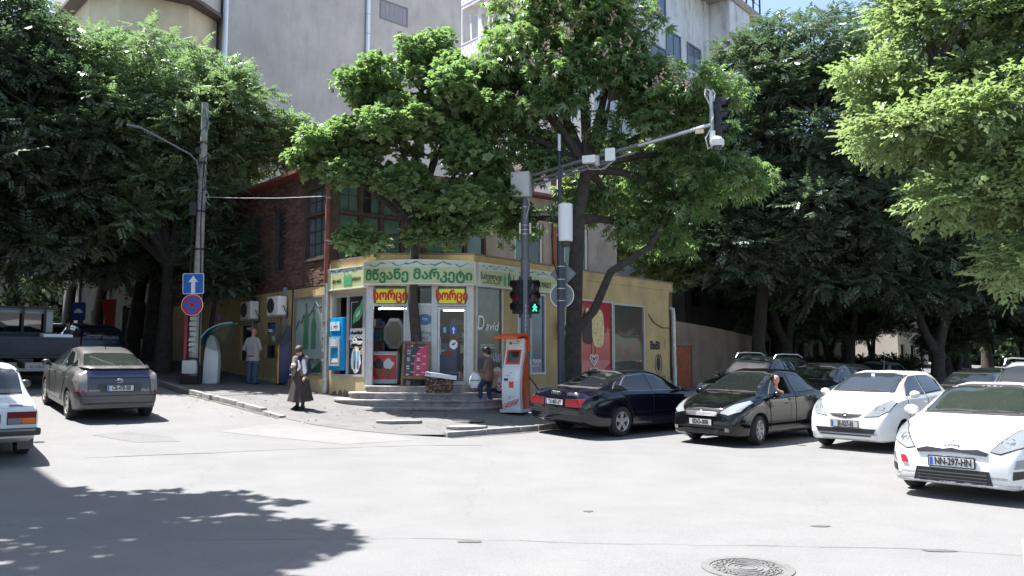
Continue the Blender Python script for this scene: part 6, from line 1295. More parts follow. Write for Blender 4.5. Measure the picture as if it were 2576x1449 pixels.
au.doors([[(1.62, .32), (2.74, .32), (2.74, .97), (1.58, .95)], [(2.77, .32), (3.35, .33), (3.6, .7), (3.85, .98), (2.77, .97)]], [(2.5, .84), (3.6, .86)])
au.both([(1.62, .52), (3.35, .52), (3.35, .545), (1.62, .545)], CHROME, 'side_trim', off=.012)
au.sym([(.32, .66), (.78, .67), (.8, .84), (.32, .82)], 'rear', TAIL, 'taillight', rim=.008); au.patch([(-.84, .5), (.84, .5), (.84, .53), (-.84, .53)], 'rear', mat('bumper_strip', (.03, .03, .04), .4), 'bumper_strip'); au.patch([(-.8, .54), (.8, .54), (.8, .57), (-.8, .57)], 'rear', RUB, 'bumper_gap')
au.plate('TX-007-XT', -(au.sp['L'] - au.xf) - .025, .745, 0, rear=True); au.ringbadge('rear', 0, .93, .042, 'four'); au.mirror(1.85, .97); au.wheels('alloy5', rimm=RIM)
text('A8', .075, CHROME, au.t, rootmat(au.t) @ Matrix.Translation((-(au.sp['L'] - au.xf) - .02, .5, .92)) @ Matrix.Rotation(R(-90), 4, 'Z'), bold=.003)
# ---- grey liftback driving up the left street
GREYP = paint('dusty_grey_paint', (.075, .075, .072), .38, .3, metal=.3)
pr_ = Car('moving_liftback', 'dusty grey liftback with plate CB-478-BB driving up the left street', dict(L=4.45, W=1.725, wb=2.7, fo=.9, r=.31, top=[(0, .55), (.05, .68), (.4, .87), (.85, 1.0), (1.0, 1.06), (2.0, 1.43), (2.5, 1.49), (3.0, 1.45), (3.6, 1.3), (4.1, 1.13), (4.2, 1.1), (4.26, 1.03), (4.36, .9), (4.42, .75), (4.45, .62)], belt=[(0, .45), (.1, .6), (.5, .8), (1.0, .94), (2.5, .99), (3.8, 1.03), (4.15, 1.0), (4.3, .9), (4.45, .56)], bot=[(0, .24), (.15, .19), (1, .18), (3.6, .19), (4.2, .24), (4.45, .3)], roofw=[(0, .5), (.3, .6), (1.0, .7), (2.0, .57), (2.6, .55), (3.6, .56), (4.1, .64), (4.25, .66), (4.45, .66)]), GREYP, ((-9.57 - 8.37) / 2 + .05, (17.52 + 18.38) / 2), -39, at='rear')
pr_.patch([(-.6, 1.14), (.6, 1.14), (.5, 1.36), (.3, 1.385), (-.3, 1.385), (-.5, 1.36)], 'rear', CARGL3, 'rear_window', rim=.02)
pr_.patch([(-.62, 1.07), (.62, 1.07), (.6, .93), (-.6, .93)], 'rear', mat('blue_tint_glass', (.02, .025, .06), .12, spec=.6), 'lower_window', rim=.01)
pr_.patch([(-.66, 1.12), (.66, 1.12), (.66, 1.085), (-.66, 1.085)], 'rear', GREYP, 'spoiler', off=.05, thick=.05)
pr_.both([(1.3, 1.02), (2.25, 1.05), (2.25, 1.4), (1.95, 1.36), (1.55, 1.19)], CARGL, 'side_window', rim=.02); pr_.both([(2.33, 1.05), (3.1, 1.08), (3.25, 1.16), (2.8, 1.36), (2.33, 1.4)], CARGL, 'side_window', rim=.02); pr_.both([(3.3, 1.1), (3.6, 1.13), (3.3, 1.25)], CARGL, 'quarter_window', rim=.012)
pr_.doors([[(1.25, .32), (2.28, .32), (2.28, 1.02), (1.2, .98)], [(2.31, .32), (2.95, .34), (3.2, .75), (3.35, 1.1), (2.31, 1.04)]], [(2.1, .92), (3.05, .96)]); pr_.both([(1.3, .36), (2.9, .36), (2.9, .41), (1.3, .41)], mat('pale_trim', (.3, .3, .28), .5), 'side_trim', off=.015)
for s in (1, -1): pr_.patch([(s * .62, .64), (s * .8, .64), (s * .83, .85), (s * .8, 1.0), (s * .7, 1.02), (s * .62, .98)], 'rear', CLR, 'taillight', rim=.008); pr_.patch([(s * .62, .6), (s * .81, .6), (s * .82, .68), (s * .62, .66)], 'rear', TAIL, 'taillight_foot', off=.012)
pr_.patch([(-.42, .64), (.42, .64), (.45, .81), (-.45, .81)], 'rear', mat('dark_hatch', (.04, .04, .04), .4), 'plate_recess', off=.004); pr_.patch([(-.78, .555), (.78, .555), (.78, .57), (-.78, .57)], 'rear', RUB, 'bumper_gap')
pr_.plate('CB-478-BB', -(pr_.sp['L'] - pr_.xf) - .03, .72, 0, rear=True); pr_.ringbadge('rear', 0, .865, .065, 'ovals'); pr_.mirror(1.35, 1.0, BLACK); pr_.wheels('alloy5', rimm=RIMG); pr_.wiper([(-.4, 1.33), (-.2, 1.24), (-.05, 1.19), (-.18, 1.21)] if False else [(.42, 1.33), (.2, 1.24), (.02, 1.17)], 'rear'); pr_.antenna(2.9, .2, .02)
Wp = rootmat(pr_.t); text('PRIUS', .07, CHROME, pr_.t, Wp @ Matrix.Translation((-(pr_.sp['L'] - pr_.xf) - .01, -.5, .67)) @ Matrix.Rotation(R(-90), 4, 'Z'), xs=.9); text('TOYOTA', .055, CHROME, pr_.t, Wp @ Matrix.Translation((-(pr_.sp['L'] - pr_.xf) - .01, .5, .67)) @ Matrix.Rotation(R(-90), 4, 'Z'))
# ---- old white saloon cut off by the left edge
LW = paint('old_white_paint', (.62, .66, .66), .4, .25)
ld = Car('old_saloon', 'old boxy white saloon with red and orange tail lamp cut off by the left edge', dict(L=4.14, W=1.62, wb=2.424, fo=.72, r=.3, rimf=.6, plan=[(0, .93), (.04, .96), (.3, .985), (1, 1), (3.4, 1), (4.0, .975), (4.1, .96), (4.14, .94)], top=[(0, .84), (.02, .88), (.5, .92), (1.2, .97), (1.3, 1.0), (1.85, 1.37), (2.2, 1.43), (2.8, 1.43), (3.1, 1.38), (3.5, 1.01), (3.58, .98), (3.9, .955), (4.08, .935), (4.13, .9), (4.14, .86)], belt=[(0, .78), (.3, .86), (1.2, .92), (3.4, .93), (4.14, .84)], bot=[(0, .36), (.3, .28), (1, .22), (3.3, .22), (3.9, .33), (4.14, .4)], roofw=[(0, .66), (.5, .7), (1.2, .71), (1.9, .6), (2.8, .6), (3.1, .6), (3.55, .7), (4.14, .7)]), LW, (-8.62, 12.97), -38, at='rear')
ld.patch([(-.62, 1.02), (.62, 1.02), (.55, 1.33), (.5, 1.36), (-.5, 1.36), (-.55, 1.33)], 'rear', CARGL2, 'rear_window', rim=.02); ld.both([(1.5, .98), (2.3, .98), (2.3, 1.35), (1.95, 1.33)], CARGL, 'side_window', rim=.02, rimm=CHROME); ld.both([(2.38, .98), (3.25, .98), (3.05, 1.33), (2.38, 1.36)], CARGL, 'side_window', rim=.02, rimm=CHROME)
ld.doors([[(1.35, .3), (2.32, .3), (2.32, .95), (1.3, .93)], [(2.35, .3), (2.95, .3), (3.2, .6), (3.3, .94), (2.35, .95)]])
for s in (1, -1):
    fr_ = ld.patch([(s * .36, .61), (s * .745, .61), (s * .745, .8), (s * .36, .8)], 'rear', RUB, 'tail_lamp', off=.012)
    ld.patch([(s * .37, .71), (s * .735, .71), (s * .735, .79), (s * .37, .79)], 'rear', TAIL, 'red_lens', off=.02, parent=fr_, sub=1); ld.patch([(s * .56, .62), (s * .735, .62), (s * .735, .707), (s * .56, .707)], 'rear', AMB, 'amber_lens', off=.02, parent=fr_, sub=1); ld.patch([(s * .37, .62), (s * .555, .62), (s * .555, .707), (s * .37, .707)], 'rear', CLR, 'clear_lens', off=.02, parent=fr_, sub=1)
ld.patch([(-.7, .905), (-.38, .905), (-.38, .88), (-.7, .88)], 'rear', mat('violet_badge', (.2, .16, .4), .3), 'badge', off=.008, sub=1) 
tx_ = -(ld.sp['L'] - ld.xf); m = MB(); m.box((tx_ - .06, 0, .5), (.12, 1.62, .11)); m.build('bumper', mat('bumper_black', (.02, .02, .023), .5), ld.t, world=False, bevel=.03); m = MB(); m.box((tx_ - .122, 0, .535), (.01, 1.46, .03)); m.build('bumper_trim', CHROME, ld.t, world=False)
m = MB(); m.box((tx_ + .45, -.68, .28), (.012, .22, .25)); m.box((tx_ + .45, .68, .28), (.012, .22, .25)); m.build('mud_flap', mat('mud_flap', (.09, .09, .09), .8), ld.t, world=False); m = MB(); m.tube([(tx_ + .5, .3, .25), (tx_ - .02, .3, .24)], .025, 8); m.build('exhaust', ZINC, ld.t, world=False)
ld.plate('BMS-515', tx_ - .02, .7, 0, rear=True, eu=False); ld.mirror(1.55, .95, BLACK); ld.wheels('steel', rimm=RIMG)
MB().box((tx_ + .95, -.42, 1.08), (.3, .3, .12)).build('parcel_box', PRW, ld.t, world=False) if False else None
# ---- off-roaders and other cars
def suv_spec(L=4.6, W=1.84, H=1.75, boxy=False): 
    return dict(L=L, W=W, wb=2.66, fo=.9, r=.36, top=[(0, .7), (.03, .82), (.15, .95), (.5, 1.03), (1.1, 1.12), (1.25, 1.16), (1.95, H - .1), (2.4, H), (3.4, H - .01), (L - .45, H - .08), (L - .15, 1.2 if boxy else 1.25), (L - .04, 1.0), (L, .8)], belt=[(0, .62), (.15, .85), (.5, .95), (1.1, 1.04), (2.5, 1.08), (L - .4, 1.12), (L, .72)], bot=[(0, .36), (.2, .28), (1, .25), (3.6, .26), (L - .3, .34), (L, .48)], roofw=[(0, .6), (.4, .72), (1.1, .76), (1.95, .62), (2.6, .61), (L - .5, .6), (L - .1, .68), (L, .66)])
def suv(name, lab, pnt, pos, head, at, H=1.75, L=4.6, rails=False, rear=False, W=1.84, group=None):
    s = suv_spec(L, W, H); c = Car(name, lab, s, pnt, pos, head, at=at, group=group)
    c.patch([(-.68, 1.18), (.68, 1.18), (.58, H - .16), (.35, H - .11), (-.35, H - .11), (-.58, H - .16)], 'front', CARGL, 'windshield', rim=.02); c.patch([(-.62, 1.22), (.62, 1.22), (.56, H - .2), (.3, H - .16), (-.3, H - .16), (-.56, H - .2)], 'rear', CARGL, 'rear_window', rim=.02)
    c.both([(1.5, 1.12), (2.4, 1.14), (2.4, H - .14), (2.1, H - .17)], CARGL, 'side_window', rim=.02); c.both([(2.48, 1.14), (3.3, 1.16), (3.3, H - .16), (2.48, H - .14)], CARGL, 'side_window', rim=.02); c.both([(3.4, 1.18), (4.0, 1.22), (3.9, H - .2), (3.4, H - .16)], CARGL, 'quarter_window', rim=.02)
    c.doors([[(1.35, .42), (2.43, .42), (2.43, 1.1), (1.32, 1.08)], [(2.46, .42), (3.1, .45), (3.35, .8), (3.38, 1.14), (2.46, 1.12)]])
    c.sym([(.44, .78), (.7, .76), (.84, .84), (.82, .96), (.6, .94)], 'front', LENS, 'headlight', rim=.01); gg = c.patch([(-.38, .92), (.38, .92), (.33, .74), (-.33, .74)], 'front', GRL, 'grille'); c.patch([(-.5, .55), (.5, .55), (.46, .44), (-.46, .44)], 'front', GRL, 'lower_grille')
    c.sym([(.66, .8), (.82, .8), (.8, 1.15), (.68, 1.15)], 'rear', TAIL, 'taillight', rim=.008); c.mirror(1.55, 1.12); c.wheels('alloy6')
    if rails:
        m = MB()
        for y in (-.6, .6): m.tube([(c.X(2.0), y, H - .08), (c.X(2.15), y, H + .05), (c.X(2.6), y, H + .075), (c.X(3.6), y, H + .06), (c.X(3.9), y, H - .03)], .018, 6)
        m.build('roof_rail', ZINC, c.t, world=False)
    return c
suv('parked_off_roader', 'dark off-roader with silver roof rails parked behind the black saloon', paint('blackish_paint', (.012, .013, .015), .15, .7), (5.7, 22.4), 224, 'nose', 1.74, rails=True)
suv('parked_off_roader', 'black high car with large headlamp between the black saloon and white hatchback', paint('blackish_paint', (0, 0, 0)), (7.3, 21.6), 225, 'nose', 1.6)
suv('parked_off_roader', 'silver estate car with roof rails behind the nearest white hatchback', paint('silver_paint', (.42, .43, .44), .3, .5, metal=.5), (9.35, 15.2), 226, 'nose', 1.72, rails=True)
suv('parked_off_roader', 'dark off-roader parked tail on at the kerb of the left street in shade', paint('dark_blue_paint', (.01, .012, .03), .2, .6), (-13.7, 27.0), -41, 'tail', 1.68)
def small(lab, pnt, pos, head, at='nose'):
    c = Car('parked_saloon', lab, dict(L=4.3, W=1.7, wb=2.55, fo=.85, r=.3, top=[(0, .58), (.03, .66), (.1, .76), (.3, .86), (1.0, .98), (1.2, 1.06), (1.9, 1.4), (2.4, 1.46), (3.0, 1.44), (3.5, 1.3), (3.85, 1.06), (4.2, 1.0), (4.28, .88), (4.3, .8)], belt=[(0, .5), (.1, .64), (.4, .8), (1.0, .92), (3.4, .97), (4.3, .75)], bot=[(0, .24), (.15, .19), (1, .18), (3.5, .19), (4.3, .4)], roofw=[(0, .5), (.3, .6), (1.0, .7), (1.9, .56), (2.5, .54), (3.4, .53), (3.85, .62), (4.3, .6)]), pnt, pos, head, at=at)
    c.patch([(-.6, 1.05), (.6, 1.05), (.5, 1.35), (-.5, 1.35)], 'front', CARGL, 'windshield', rim=.02); c.both([(1.5, .98), (2.3, 1.0), (2.3, 1.35), (1.95, 1.33)], CARGL, 'side_window', rim=.02); c.both([(2.38, 1.0), (3.3, 1.02), (3.0, 1.32), (2.38, 1.35)], CARGL, 'side_window', rim=.02)
    c.patch([(-.55, 1.06), (.55, 1.06), (.48, 1.3), (-.48, 1.3)], 'rear', CARGL, 'rear_window', rim=.02); c.sym([(.44, .66), (.7, .68), (.72, .82), (.5, .78)], 'front', LENS, 'headlight'); c.patch([(-.35, .68), (.35, .68), (.3, .58), (-.3, .58)], 'front', GRL, 'grille'); c.mirror(1.4, .97); c.wheels('cover'); return c
small('dark saloon queueing behind the white upright hatchback', paint('blackish_paint', (0, 0, 0)), (11.3, 20.9), 226)
small('dark green saloon parked far up the right street in shade', paint('dark_green_paint', (.012, .02, .016), .2, .6), (14.3, 25.2), 226)
small('grey saloon parked far up the right street by the kerb', paint('mid_grey_paint', (.1, .1, .1), .3, .5), (13.2, 31.0), 224)
small('pale saloon parked far up the left street', paint('pale_grey_paint', (.3, .31, .32), .3, .5), (-17.6, 32.0), -41, 'tail')
# ---- flatbed truck
td = Vector((-.656, .755)); tk0 = Vector((-13.25, 22.5)); zt0 = gz(*tk0); tk = thing('flatbed_truck', 'small flatbed truck with white cab and dark blue drop sides seen from behind', 'truck', (tk0.x, tk0.y, zt0), (0, -math.atan2(gz(*(tk0 + td * 3)) - zt0, 3), math.atan2(td.y, td.x)))
DBT = mat('truck_bed_navy', (.03, .038, .055), .6, var=.25, scale=3); TW = mat('truck_cab_white', (.5, .53, .52), .5, var=.06, scale=2)
m = MB(); m.span(0, 3.1, -1.02, 1.02, .86, .96); m.build('bed_floor', DBT, tk, world=False)
def board(c_, d_, nm='tailgate'):
    b = MB(); b.box(c_, d_); o = b.build(nm, DBT, tk, world=False, bevel=.01); r = MB()
    long = 1 if d_[1] > d_[0] else 0
    for k in range(4):
        cc = list(c_); dd = list(d_); cc[2] = c_[2] - d_[2] / 2 + d_[2] * (k + .5) / 4; dd[2] = .03; dd[1 - long] += .03; dd[long] -= .06; r.box(cc, dd)
    for s in (-.98, 0, .98):
        cc = list(c_); cc[long] += s * d_[long] / 2; dd = [.07, .07, d_[2] + .02]; r.box(cc, dd)
    r.build('board_rib', DBT, o, world=False)
board((-.03, 0, 1.2), (.06, 2.04, .5)); board((1.55, 1.02, 1.2), (3.0, .05, .5), 'side_board'); board((1.55, -1.02, 1.2), (3.0, .05, .5), 'side_board'); board((3.06, 0, 1.2), (.05, 2.0, .5), 'head_board')
m = MB()
for y in (-.7, -.1, .55): m.box((3.02, y, 1.7), (.06, .07, 1.1))
m.box((3.02, 0, 2.2), (.06, 2.0, .07)); m.build('rack', DARKP, tk, world=False)
m = MB(); m.prism([(3.2, .6), (5.1, .6), (5.15, 1.1), (4.9, 1.25), (4.45, 2.12), (4.2, 2.18), (3.35, 2.18), (3.2, 2.1)], -.98, .98, axis='y'); cab = m.build('cab', TW, tk, world=False, smooth=True, bevel=.08)
m = MB(); m.prism([(y, z) for y, z in rrect(1.55, .62, .12)], -.01, .0, axis='x', M=Matrix.Translation((3.19, 0, 1.72))); m.build('rear_window', CARGL, tk, world=False)
for s in (1, -1): MB().prism([(3.7, 1.35), (4.65, 1.35), (4.3, 1.95), (3.7, 1.95)], s * .985 - .005, s * .985 + .005, axis='y').build('side_window', CARGL, tk, world=False); MB().box((4.5, s * 1.15, 1.5), (.08, .2, .28)).build('mirror', BLACK, tk, world=False, bevel=.02)
m = MB(); m.box((-.02, 0, .62), (.08, 1.95, .24)); m.build('rear_beam', mat('beam_cream', (.38, .37, .32), .6, var=.12), tk, world=False); m = MB(); m.box((-.07, .8, .62), (.03, .3, .1)); m.box((-.07, -.8, .62), (.03, .3, .1)); m.build('tail_lamp', mat('dark_tail', (.15, .02, .02), .3), tk, world=False)
m = MB(); m.box((1.6, .45, .7), (4.6, .08, .14)); m.box((1.6, -.45, .7), (4.6, .08, .14)); m.box((1.0, 0, .35), (.12, 1.5, .12)); m.build('chassis', UND, tk, world=False)
m = MB(); m.prism(rrect(.55, .14, .01, 2), -.075, -.06, axis='x', M=Matrix.Translation((0, 0, .62))); npl = m.build('number_plate', mat('dusty_plate', (.4, .41, .41), .5), tk, world=False); text('AC-100-01', .12, PRK, npl, rootmat(tk) @ Matrix.Translation((-.078, 0, .62)) @ Matrix.Rotation(R(-90), 4, 'Z'), xs=.7)
wh = MB(); wh.lathe([(.0, -.1), (.33, -.1), (.35, -.06), (.35, .06), (.33, .1), (.2, .1), (.18, .06), (0, .06)], 24, axis='y'); f_ = wh.build('wheel', TYRE, tk, world=False, smooth=True); f_.matrix_local = Matrix.Translation((1.0, .78, .35))
for x, y in ((1.0, -.78), (4.3, .84), (4.3, -.84)): k = f_.copy(); COL.objects.link(k); k.matrix_local = Matrix.Translation((x, y, .35))
bx = thing('white_box', 'white sheet box standing on the truck bed', 'box', tuple(rootmat(tk) @ Vector((.3, -.5, 1.4)))); MB(rootmat(tk)).box((.3, -.5, 1.42), (.5, .75, .2)).build('carton', PRW, bx, bevel=.02)
# ================================================================ people
def figure(name, label, prims, loc, rotz, mats, vox=.0135, smooth_it=3):
    """one continuous body: tapered hulls of spheres fused by a voxel remesh; every face takes the material of its nearest hull.
    prims: list of ([(point, radius or (rx,ry,rz)), ...], material index); local +y is where the figure faces"""
    V = []; F = []; trees = []
    for pts, mi in prims:
        bm = bmesh.new()
        for p, r in pts:
            r3 = r if isinstance(r, tuple) else (r, r, r); bmesh.ops.create_icosphere(bm, subdivisions=2, radius=1, matrix=Matrix.Translation(p) @ Matrix.Diagonal((*r3, 1)))
        h = bmesh.ops.convex_hull(bm, input=bm.verts); bmesh.ops.delete(bm, geom=[g for g in h['geom_interior'] + h['geom_unused'] if isinstance(g, bmesh.types.BMVert)], context='VERTS')
        bm.normal_update(); bm.verts.ensure_lookup_table(); b = len(V); bm.verts.index_update()
        vs = [v.co.copy() for v in bm.verts]; fs = [tuple(v.index for v in f.verts) for f in bm.faces]; V += [tuple(v) for v in vs]; F += [tuple(b + i for i in f) for f in fs]
        trees.append((BVHTree.FromPolygons(vs, fs), mi)); bm.free()
    me = bpy.data.meshes.new('raw'); me.from_pydata(V, [], F); o = bpy.data.objects.new('raw', me); COL.objects.link(o)
    md = o.modifiers.new('r', 'REMESH'); md.mode = 'VOXEL'; md.voxel_size = vox; md.use_smooth_shade = True
    ms = o.modifiers.new('s', 'SMOOTH'); ms.iterations = smooth_it; ms.factor = .5
    dg = bpy.context.evaluated_depsgraph_get(); dg.update(); out = bpy.data.meshes.new_from_object(o.evaluated_get(dg)); bpy.data.objects.remove(o)
    for m in mats: out.materials.append(m)
    idx = []
    for p in out.polygons:
        best = (9, 0)
        for t, mi in trees:
            q = t.find_nearest(p.center)
            if q[0] is not None and q[3] < best[0]: best = (q[3], mi)
        idx.append(best[1])
    out.polygons.foreach_set('material_index', idx); out.polygons.foreach_set('use_smooth', [True] * len(idx)); out.name = 'body'
    t = thing(name, label, 'person', loc, (0, 0, rotz)); return t, link('body', out, t)
SKIN = mat('skin', (.5, .28, .2), .55, var=.08, scale=20); SKIN2 = mat('skin_tanned', (.42, .2, .14), .55); SHIRT = mat('grey_shirt', (.34, .32, .31), .85, var=.14, scale=9, bump=.5, bscale=18); JEANS = mat('blue_jeans', (.05, .09, .16), .9, var=.25, scale=8, bump=.5, bscale=16); SHOE = mat('dark_shoe', (.02, .02, .022), .5)
HAIRD = mat('dark_hair', (.02, .012, .01), .6); NAVY = mat('navy_jumper', (.014, .014, .03), .85); VEST = mat('taupe_vest', (.16, .135, .12), .8, var=.1, bump=.3); SKIRT = mat('dark_taupe_skirt', (.042, .032, .03), .9, var=.2, scale=6); SCARF = mat('dark_scarf', (.05, .038, .036), .75, var=.25, scale=12); STOCK = mat('dark_stocking', (.05, .03, .03), .7); CARD = mat('brown_cardigan', (.2, .13, .1), .9, var=.1, bump=.4); JEAND = mat('dark_jeans', (.02, .035, .085), .9, var=.2); SNEAK = mat('grey_sneaker', (.2, .19, .2), .7); LIP = mat('lip', (.35, .12, .1), .5); EYE = mat('eye_dark', (.03, .02, .02), .3); LINEN = mat('white_trim', (.7, .69, .7), .8)
def hand(wr, d, up, mi, s=1., curl=.5):
    "palm, four unequal bent fingers and a thumb; wr wrist, d pointing along the hand, up the back of the hand"
    w = Vector(wr); d = Vector(d).normalized(); u = Vector(up); u = (u - d * u.dot(d)).normalized(); sd_ = d.cross(u); out = [([(w, .026 * s), (w + d * .05 * s + sd_ * .022 * s, .018 * s), (w + d * .08 * s + sd_ * .03 * s, .014 * s), (w + d * .08 * s - sd_ * .03 * s, .014 * s), (w + d * .045 * s - sd_ * .024 * s, .017 * s)], mi)]
    for k, l in enumerate((.066, .076, .072, .056)):
        b = w + d * .085 * s + sd_ * (.03 - .02 * k) * s; m_ = b + (d * math.cos(curl * .6) - u * math.sin(curl * .6)) * l * .5 * s; e = m_ + (d * math.cos(curl * 1.5) - u * math.sin(curl * 1.5)) * l * .5 * s; out += [([(b, .0115 * s), (m_, .0105 * s)], mi), ([(m_, .0105 * s), (e, .009 * s)], mi)]
    a = w + d * .025 * s + sd_ * .028 * s; b = a + (d * .6 + sd_ * .7 - u * .3).normalized() * .04 * s; e = b + (d * .85 + sd_ * .2 - u * .4).normalized() * .035 * s; out += [([(a, .015 * s), (b, .0125 * s)], mi), ([(b, .0125 * s), (e, .01 * s)], mi)]
    return out
def head(c, skin, hair, pitch=0., yaw=0., s=1., bald=False, eye=4, lip=5, hairshape='short'):
    "head with brow, nose, eyes, mouth, ears, chin and hair; c is its centre"
    M = Matrix.Translation(c) @ Matrix.Rotation(yaw, 4, 'Z') @ Matrix.Rotation(pitch, 4, 'X') @ Matrix.Scale(s, 4); P = lambda x, y, z: M @ Vector((x, y, z)); o = []
    o.append(([(P(0, -.012, .03), .088 * s), (P(0, .018, .0), .075 * s), (P(0, .045, -.075), .04 * s), (P(.03, .03, -.06), .04 * s), (P(-.03, .03, -.06), .04 * s)], skin))
    o.append(([(P(0, .086, .012), .012 * s), (P(0, .108, -.026), .015 * s), (P(.014, .092, -.03), .011 * s), (P(-.014, .092, -.03), .011 * s)], skin))
    for q in (1, -1): o += [([(P(q * .033, .08, .018), (.014 * s, .01 * s, .008 * s))], eye), ([(P(q * .018, .083, .038), .009 * s), (P(q * .05, .07, .036), .009 * s)], skin if bald else hair), ([(P(q * .083, -.005, .012), .014 * s), (P(q * .08, .0, -.025), .011 * s)], skin)]
    o.append(([(P(.02, .078, -.058), .0085 * s), (P(-.02, .078, -.058), .0085 * s)], lip))
    if not bald:
        o.append(([(P(0, -.03, .05), .094 * s), (P(0, .02, .07), .078 * s), (P(0, -.05, -.0), .075 * s)], hair))
        if hairshape == 'bob': o += [([(P(0, -.06, -.03), .07 * s), (P(.04, -.05, -.02), .06 * s), (P(-.04, -.05, -.02), .06 * s), (P(.05, 0, .03), .06 * s), (P(-.05, 0, .03), .06 * s)], hair), ([(P(.0, .06, .085), .04 * s), (P(.05, .03, .07), .04 * s), (P(-.05, .03, .07), .04 * s)], hair)]
    return o
def leg(hip, knee, ank, mi, shoe, rt=.088, rk=.062, ra=.05, toe=(0, 1), bare=None):
    h, k, a = Vector(hip), Vector(knee), Vector(ank); f = Vector((toe[0], toe[1], 0)).normalized()
    return [([(h, rt), (h.lerp(k, .45), rt * .88), (k, rk)], mi), ([(k, rk), (k.lerp(a, .35) - f * .012, rk * .98), (a, ra)], bare if bare is not None else mi), ([(a + Vector((0, 0, -.03)) - f * .05, .036), (a + Vector((0, 0, -.045)) + f * .1, (.04, .045, .03)), (a + Vector((0, 0, -.052)) + f * .17, (.034, .036, .022)), (a, .042)], shoe)]
# bald man seen from behind, hands to the front of his hips
mp = (-8.28, 25.75); zg = pave_h(*mp); mm_ = [SKIN2, SHIRT, JEANS, SHOE, EYE, LIP, HAIRD]
P = head((0, .03, 1.66), 0, 6, pitch=-.15, bald=True); P += [([(Vector((0, 0, 1.48)), .062), (Vector((0, .02, 1.6)), .058)], 0), ([(Vector((.17, -.01, 1.41)), .07), (Vector((-.17, -.01, 1.41)), .07), (Vector((0, -.01, 1.46)), .07), (Vector((.13, .0, 1.2)), .105), (Vector((-.13, .0, 1.2)), .105)], 1), ([(Vector((.13, .01, 1.2)), .11), (Vector((-.13, .01, 1.2)), .11), (Vector((.12, .03, .98)), .115), (Vector((-.12, .03, .98)), .115), (Vector((.0, .06, 1.05)), .13)], 1), ([(Vector((.12, .01, .93)), .105), (Vector((-.12, .01, .93)), .105), (Vector((.12, .03, .8)), .12), (Vector((-.12, .03, .8)), .12)], 1), ([(Vector((.1, 0, .9)), .1), (Vector((-.1, 0, .9)), .1)], 2)]
for s in (1, -1):
    P += leg((s * .1, 0, .88), (s * .115, .02, .48), (s * .12, -.02, .075), 2, 3, rt=.1, rk=.08, ra=.075, toe=(s * .35, 1))
    sh, el, wr = Vector((s * .2, -.01, 1.4)), Vector((s * .33, -.03, 1.12)), Vector((s * .2, .16, 1.0)); P += [([(sh, .068), (el, .06)], 1), ([(el, .046), (wr, .032)], 0)] + hand(wr, (-s * .5, .8, -.2), (s, .3, .6), 0)
t, b = figure('person', 'bald man in loose grey shirt and blue jeans seen from behind by the ochre wall', P, (mp[0], mp[1], zg), R(-22), mm_)
m = MB(); m.lathe([(.0, .0)] if False else [(.235, .74), (.24, .8), (.232, .86)], 20, M=Matrix.Translation((0, .02, 0)) @ Matrix.Diagonal((1.0, .74, 1, 1))); m.build('shirt_hem', SHIRT, t, world=False, smooth=True)
# old woman in headscarf, looking down at what she holds
wp = (-5.28, 20.2); zg = pave_h(*wp); mw = [SKIN, NAVY, VEST, STOCK, EYE, LIP, SCARF, SHOE, LINEN]
P = head((0, .09, 1.45), 0, 6, pitch=-.6, yaw=.25, s=.97)
HM = Matrix.Translation((0, .09, 1.45)) @ Matrix.Rotation(.25, 4, 'Z') @ Matrix.Rotation(-.6, 4, 'X'); hp_ = lambda x, y, z: HM @ Vector((x, y, z))
P += [([(hp_(0, -.02, .05), .1), (hp_(0, .035, .06), .078), (hp_(0, -.05, .0), .09), (hp_(0, -.03, -.05), .08)], 6), ([(hp_(0, -.05, -.07), .07), (Vector((0, 0, 1.3)), .08)], 1), ([(Vector((0, .0, 1.27)), .075), (Vector((0, .05, 1.36)), .055)], 1)]
P += [([(Vector((.15, -.02, 1.24)), .07), (Vector((-.15, -.02, 1.24)), .07), (Vector((0, -.03, 1.28)), .08), (Vector((.11, .02, 1.0)), .11), (Vector((-.11, .02, 1.0)), .11)], 1), ([(Vector((.13, .01, .98)), .105), (Vector((-.13, .01, .98)), .105), (Vector((.12, .0, .8)), .115), (Vector((-.12, .0, .8)), .115)], 2)]
P += [([(Vector((s * .15, .02, 1.26)), .075), (Vector((s * .13, .07, 1.12)), .08), (Vector((s * .13, .08, .9)), .085), (Vector((s * .16, 0, .9)), .085), (Vector((s * .17, -.03, 1.2)), .07), (Vector((s * .07, -.06, 1.2)), .07)], 2) for s in (1, -1)]
P += [([(Vector((-.03, .135, 1.2)), .022), (Vector((-.07, .16, 1.05)), .022)], 8), ([(Vector((-.07, .16, 1.05)), .02), (Vector((-.02, .16, .96)), .02)], 8), ([(Vector((-.14, .1, 1.2)), .05), (Vector((-.19, .11, .92)), .05)], 8)]
for s in (1, -1):
    sh, el = Vector((s * .19, -.01, 1.22)), Vector((s * .27, .02, .98)); wr = Vector((s * .1, .23, 1.05)) if s > 0 else Vector((-.24, .13, .82))
    P += [([(sh, .062), (el, .05)], 1), ([(el, .05), (wr, .034)], 1)] + hand(wr, (-s * .75, .5, .35) if s > 0 else (.2, .6, -.6), (0, .6, .8), 0, curl=.9)
    P += [([(Vector((s * .07, 0, .4)), .07), (Vector((s * .08, 0, .09)), .042)], 3), ([(Vector((s * .08, -.05, .05)), .035), (Vector((s * .09, .1, .035)), (.037, .04, .028)), (Vector((s * .1, .17, .028)), (.028, .03, .02)), (Vector((s * .08, 0, .09)), .042)], 7)]
t, b = figure('person', 'old woman in headscarf, grey vest and long dark skirt standing at the kerb', P, (wp[0], wp[1], zg), R(160), mw)
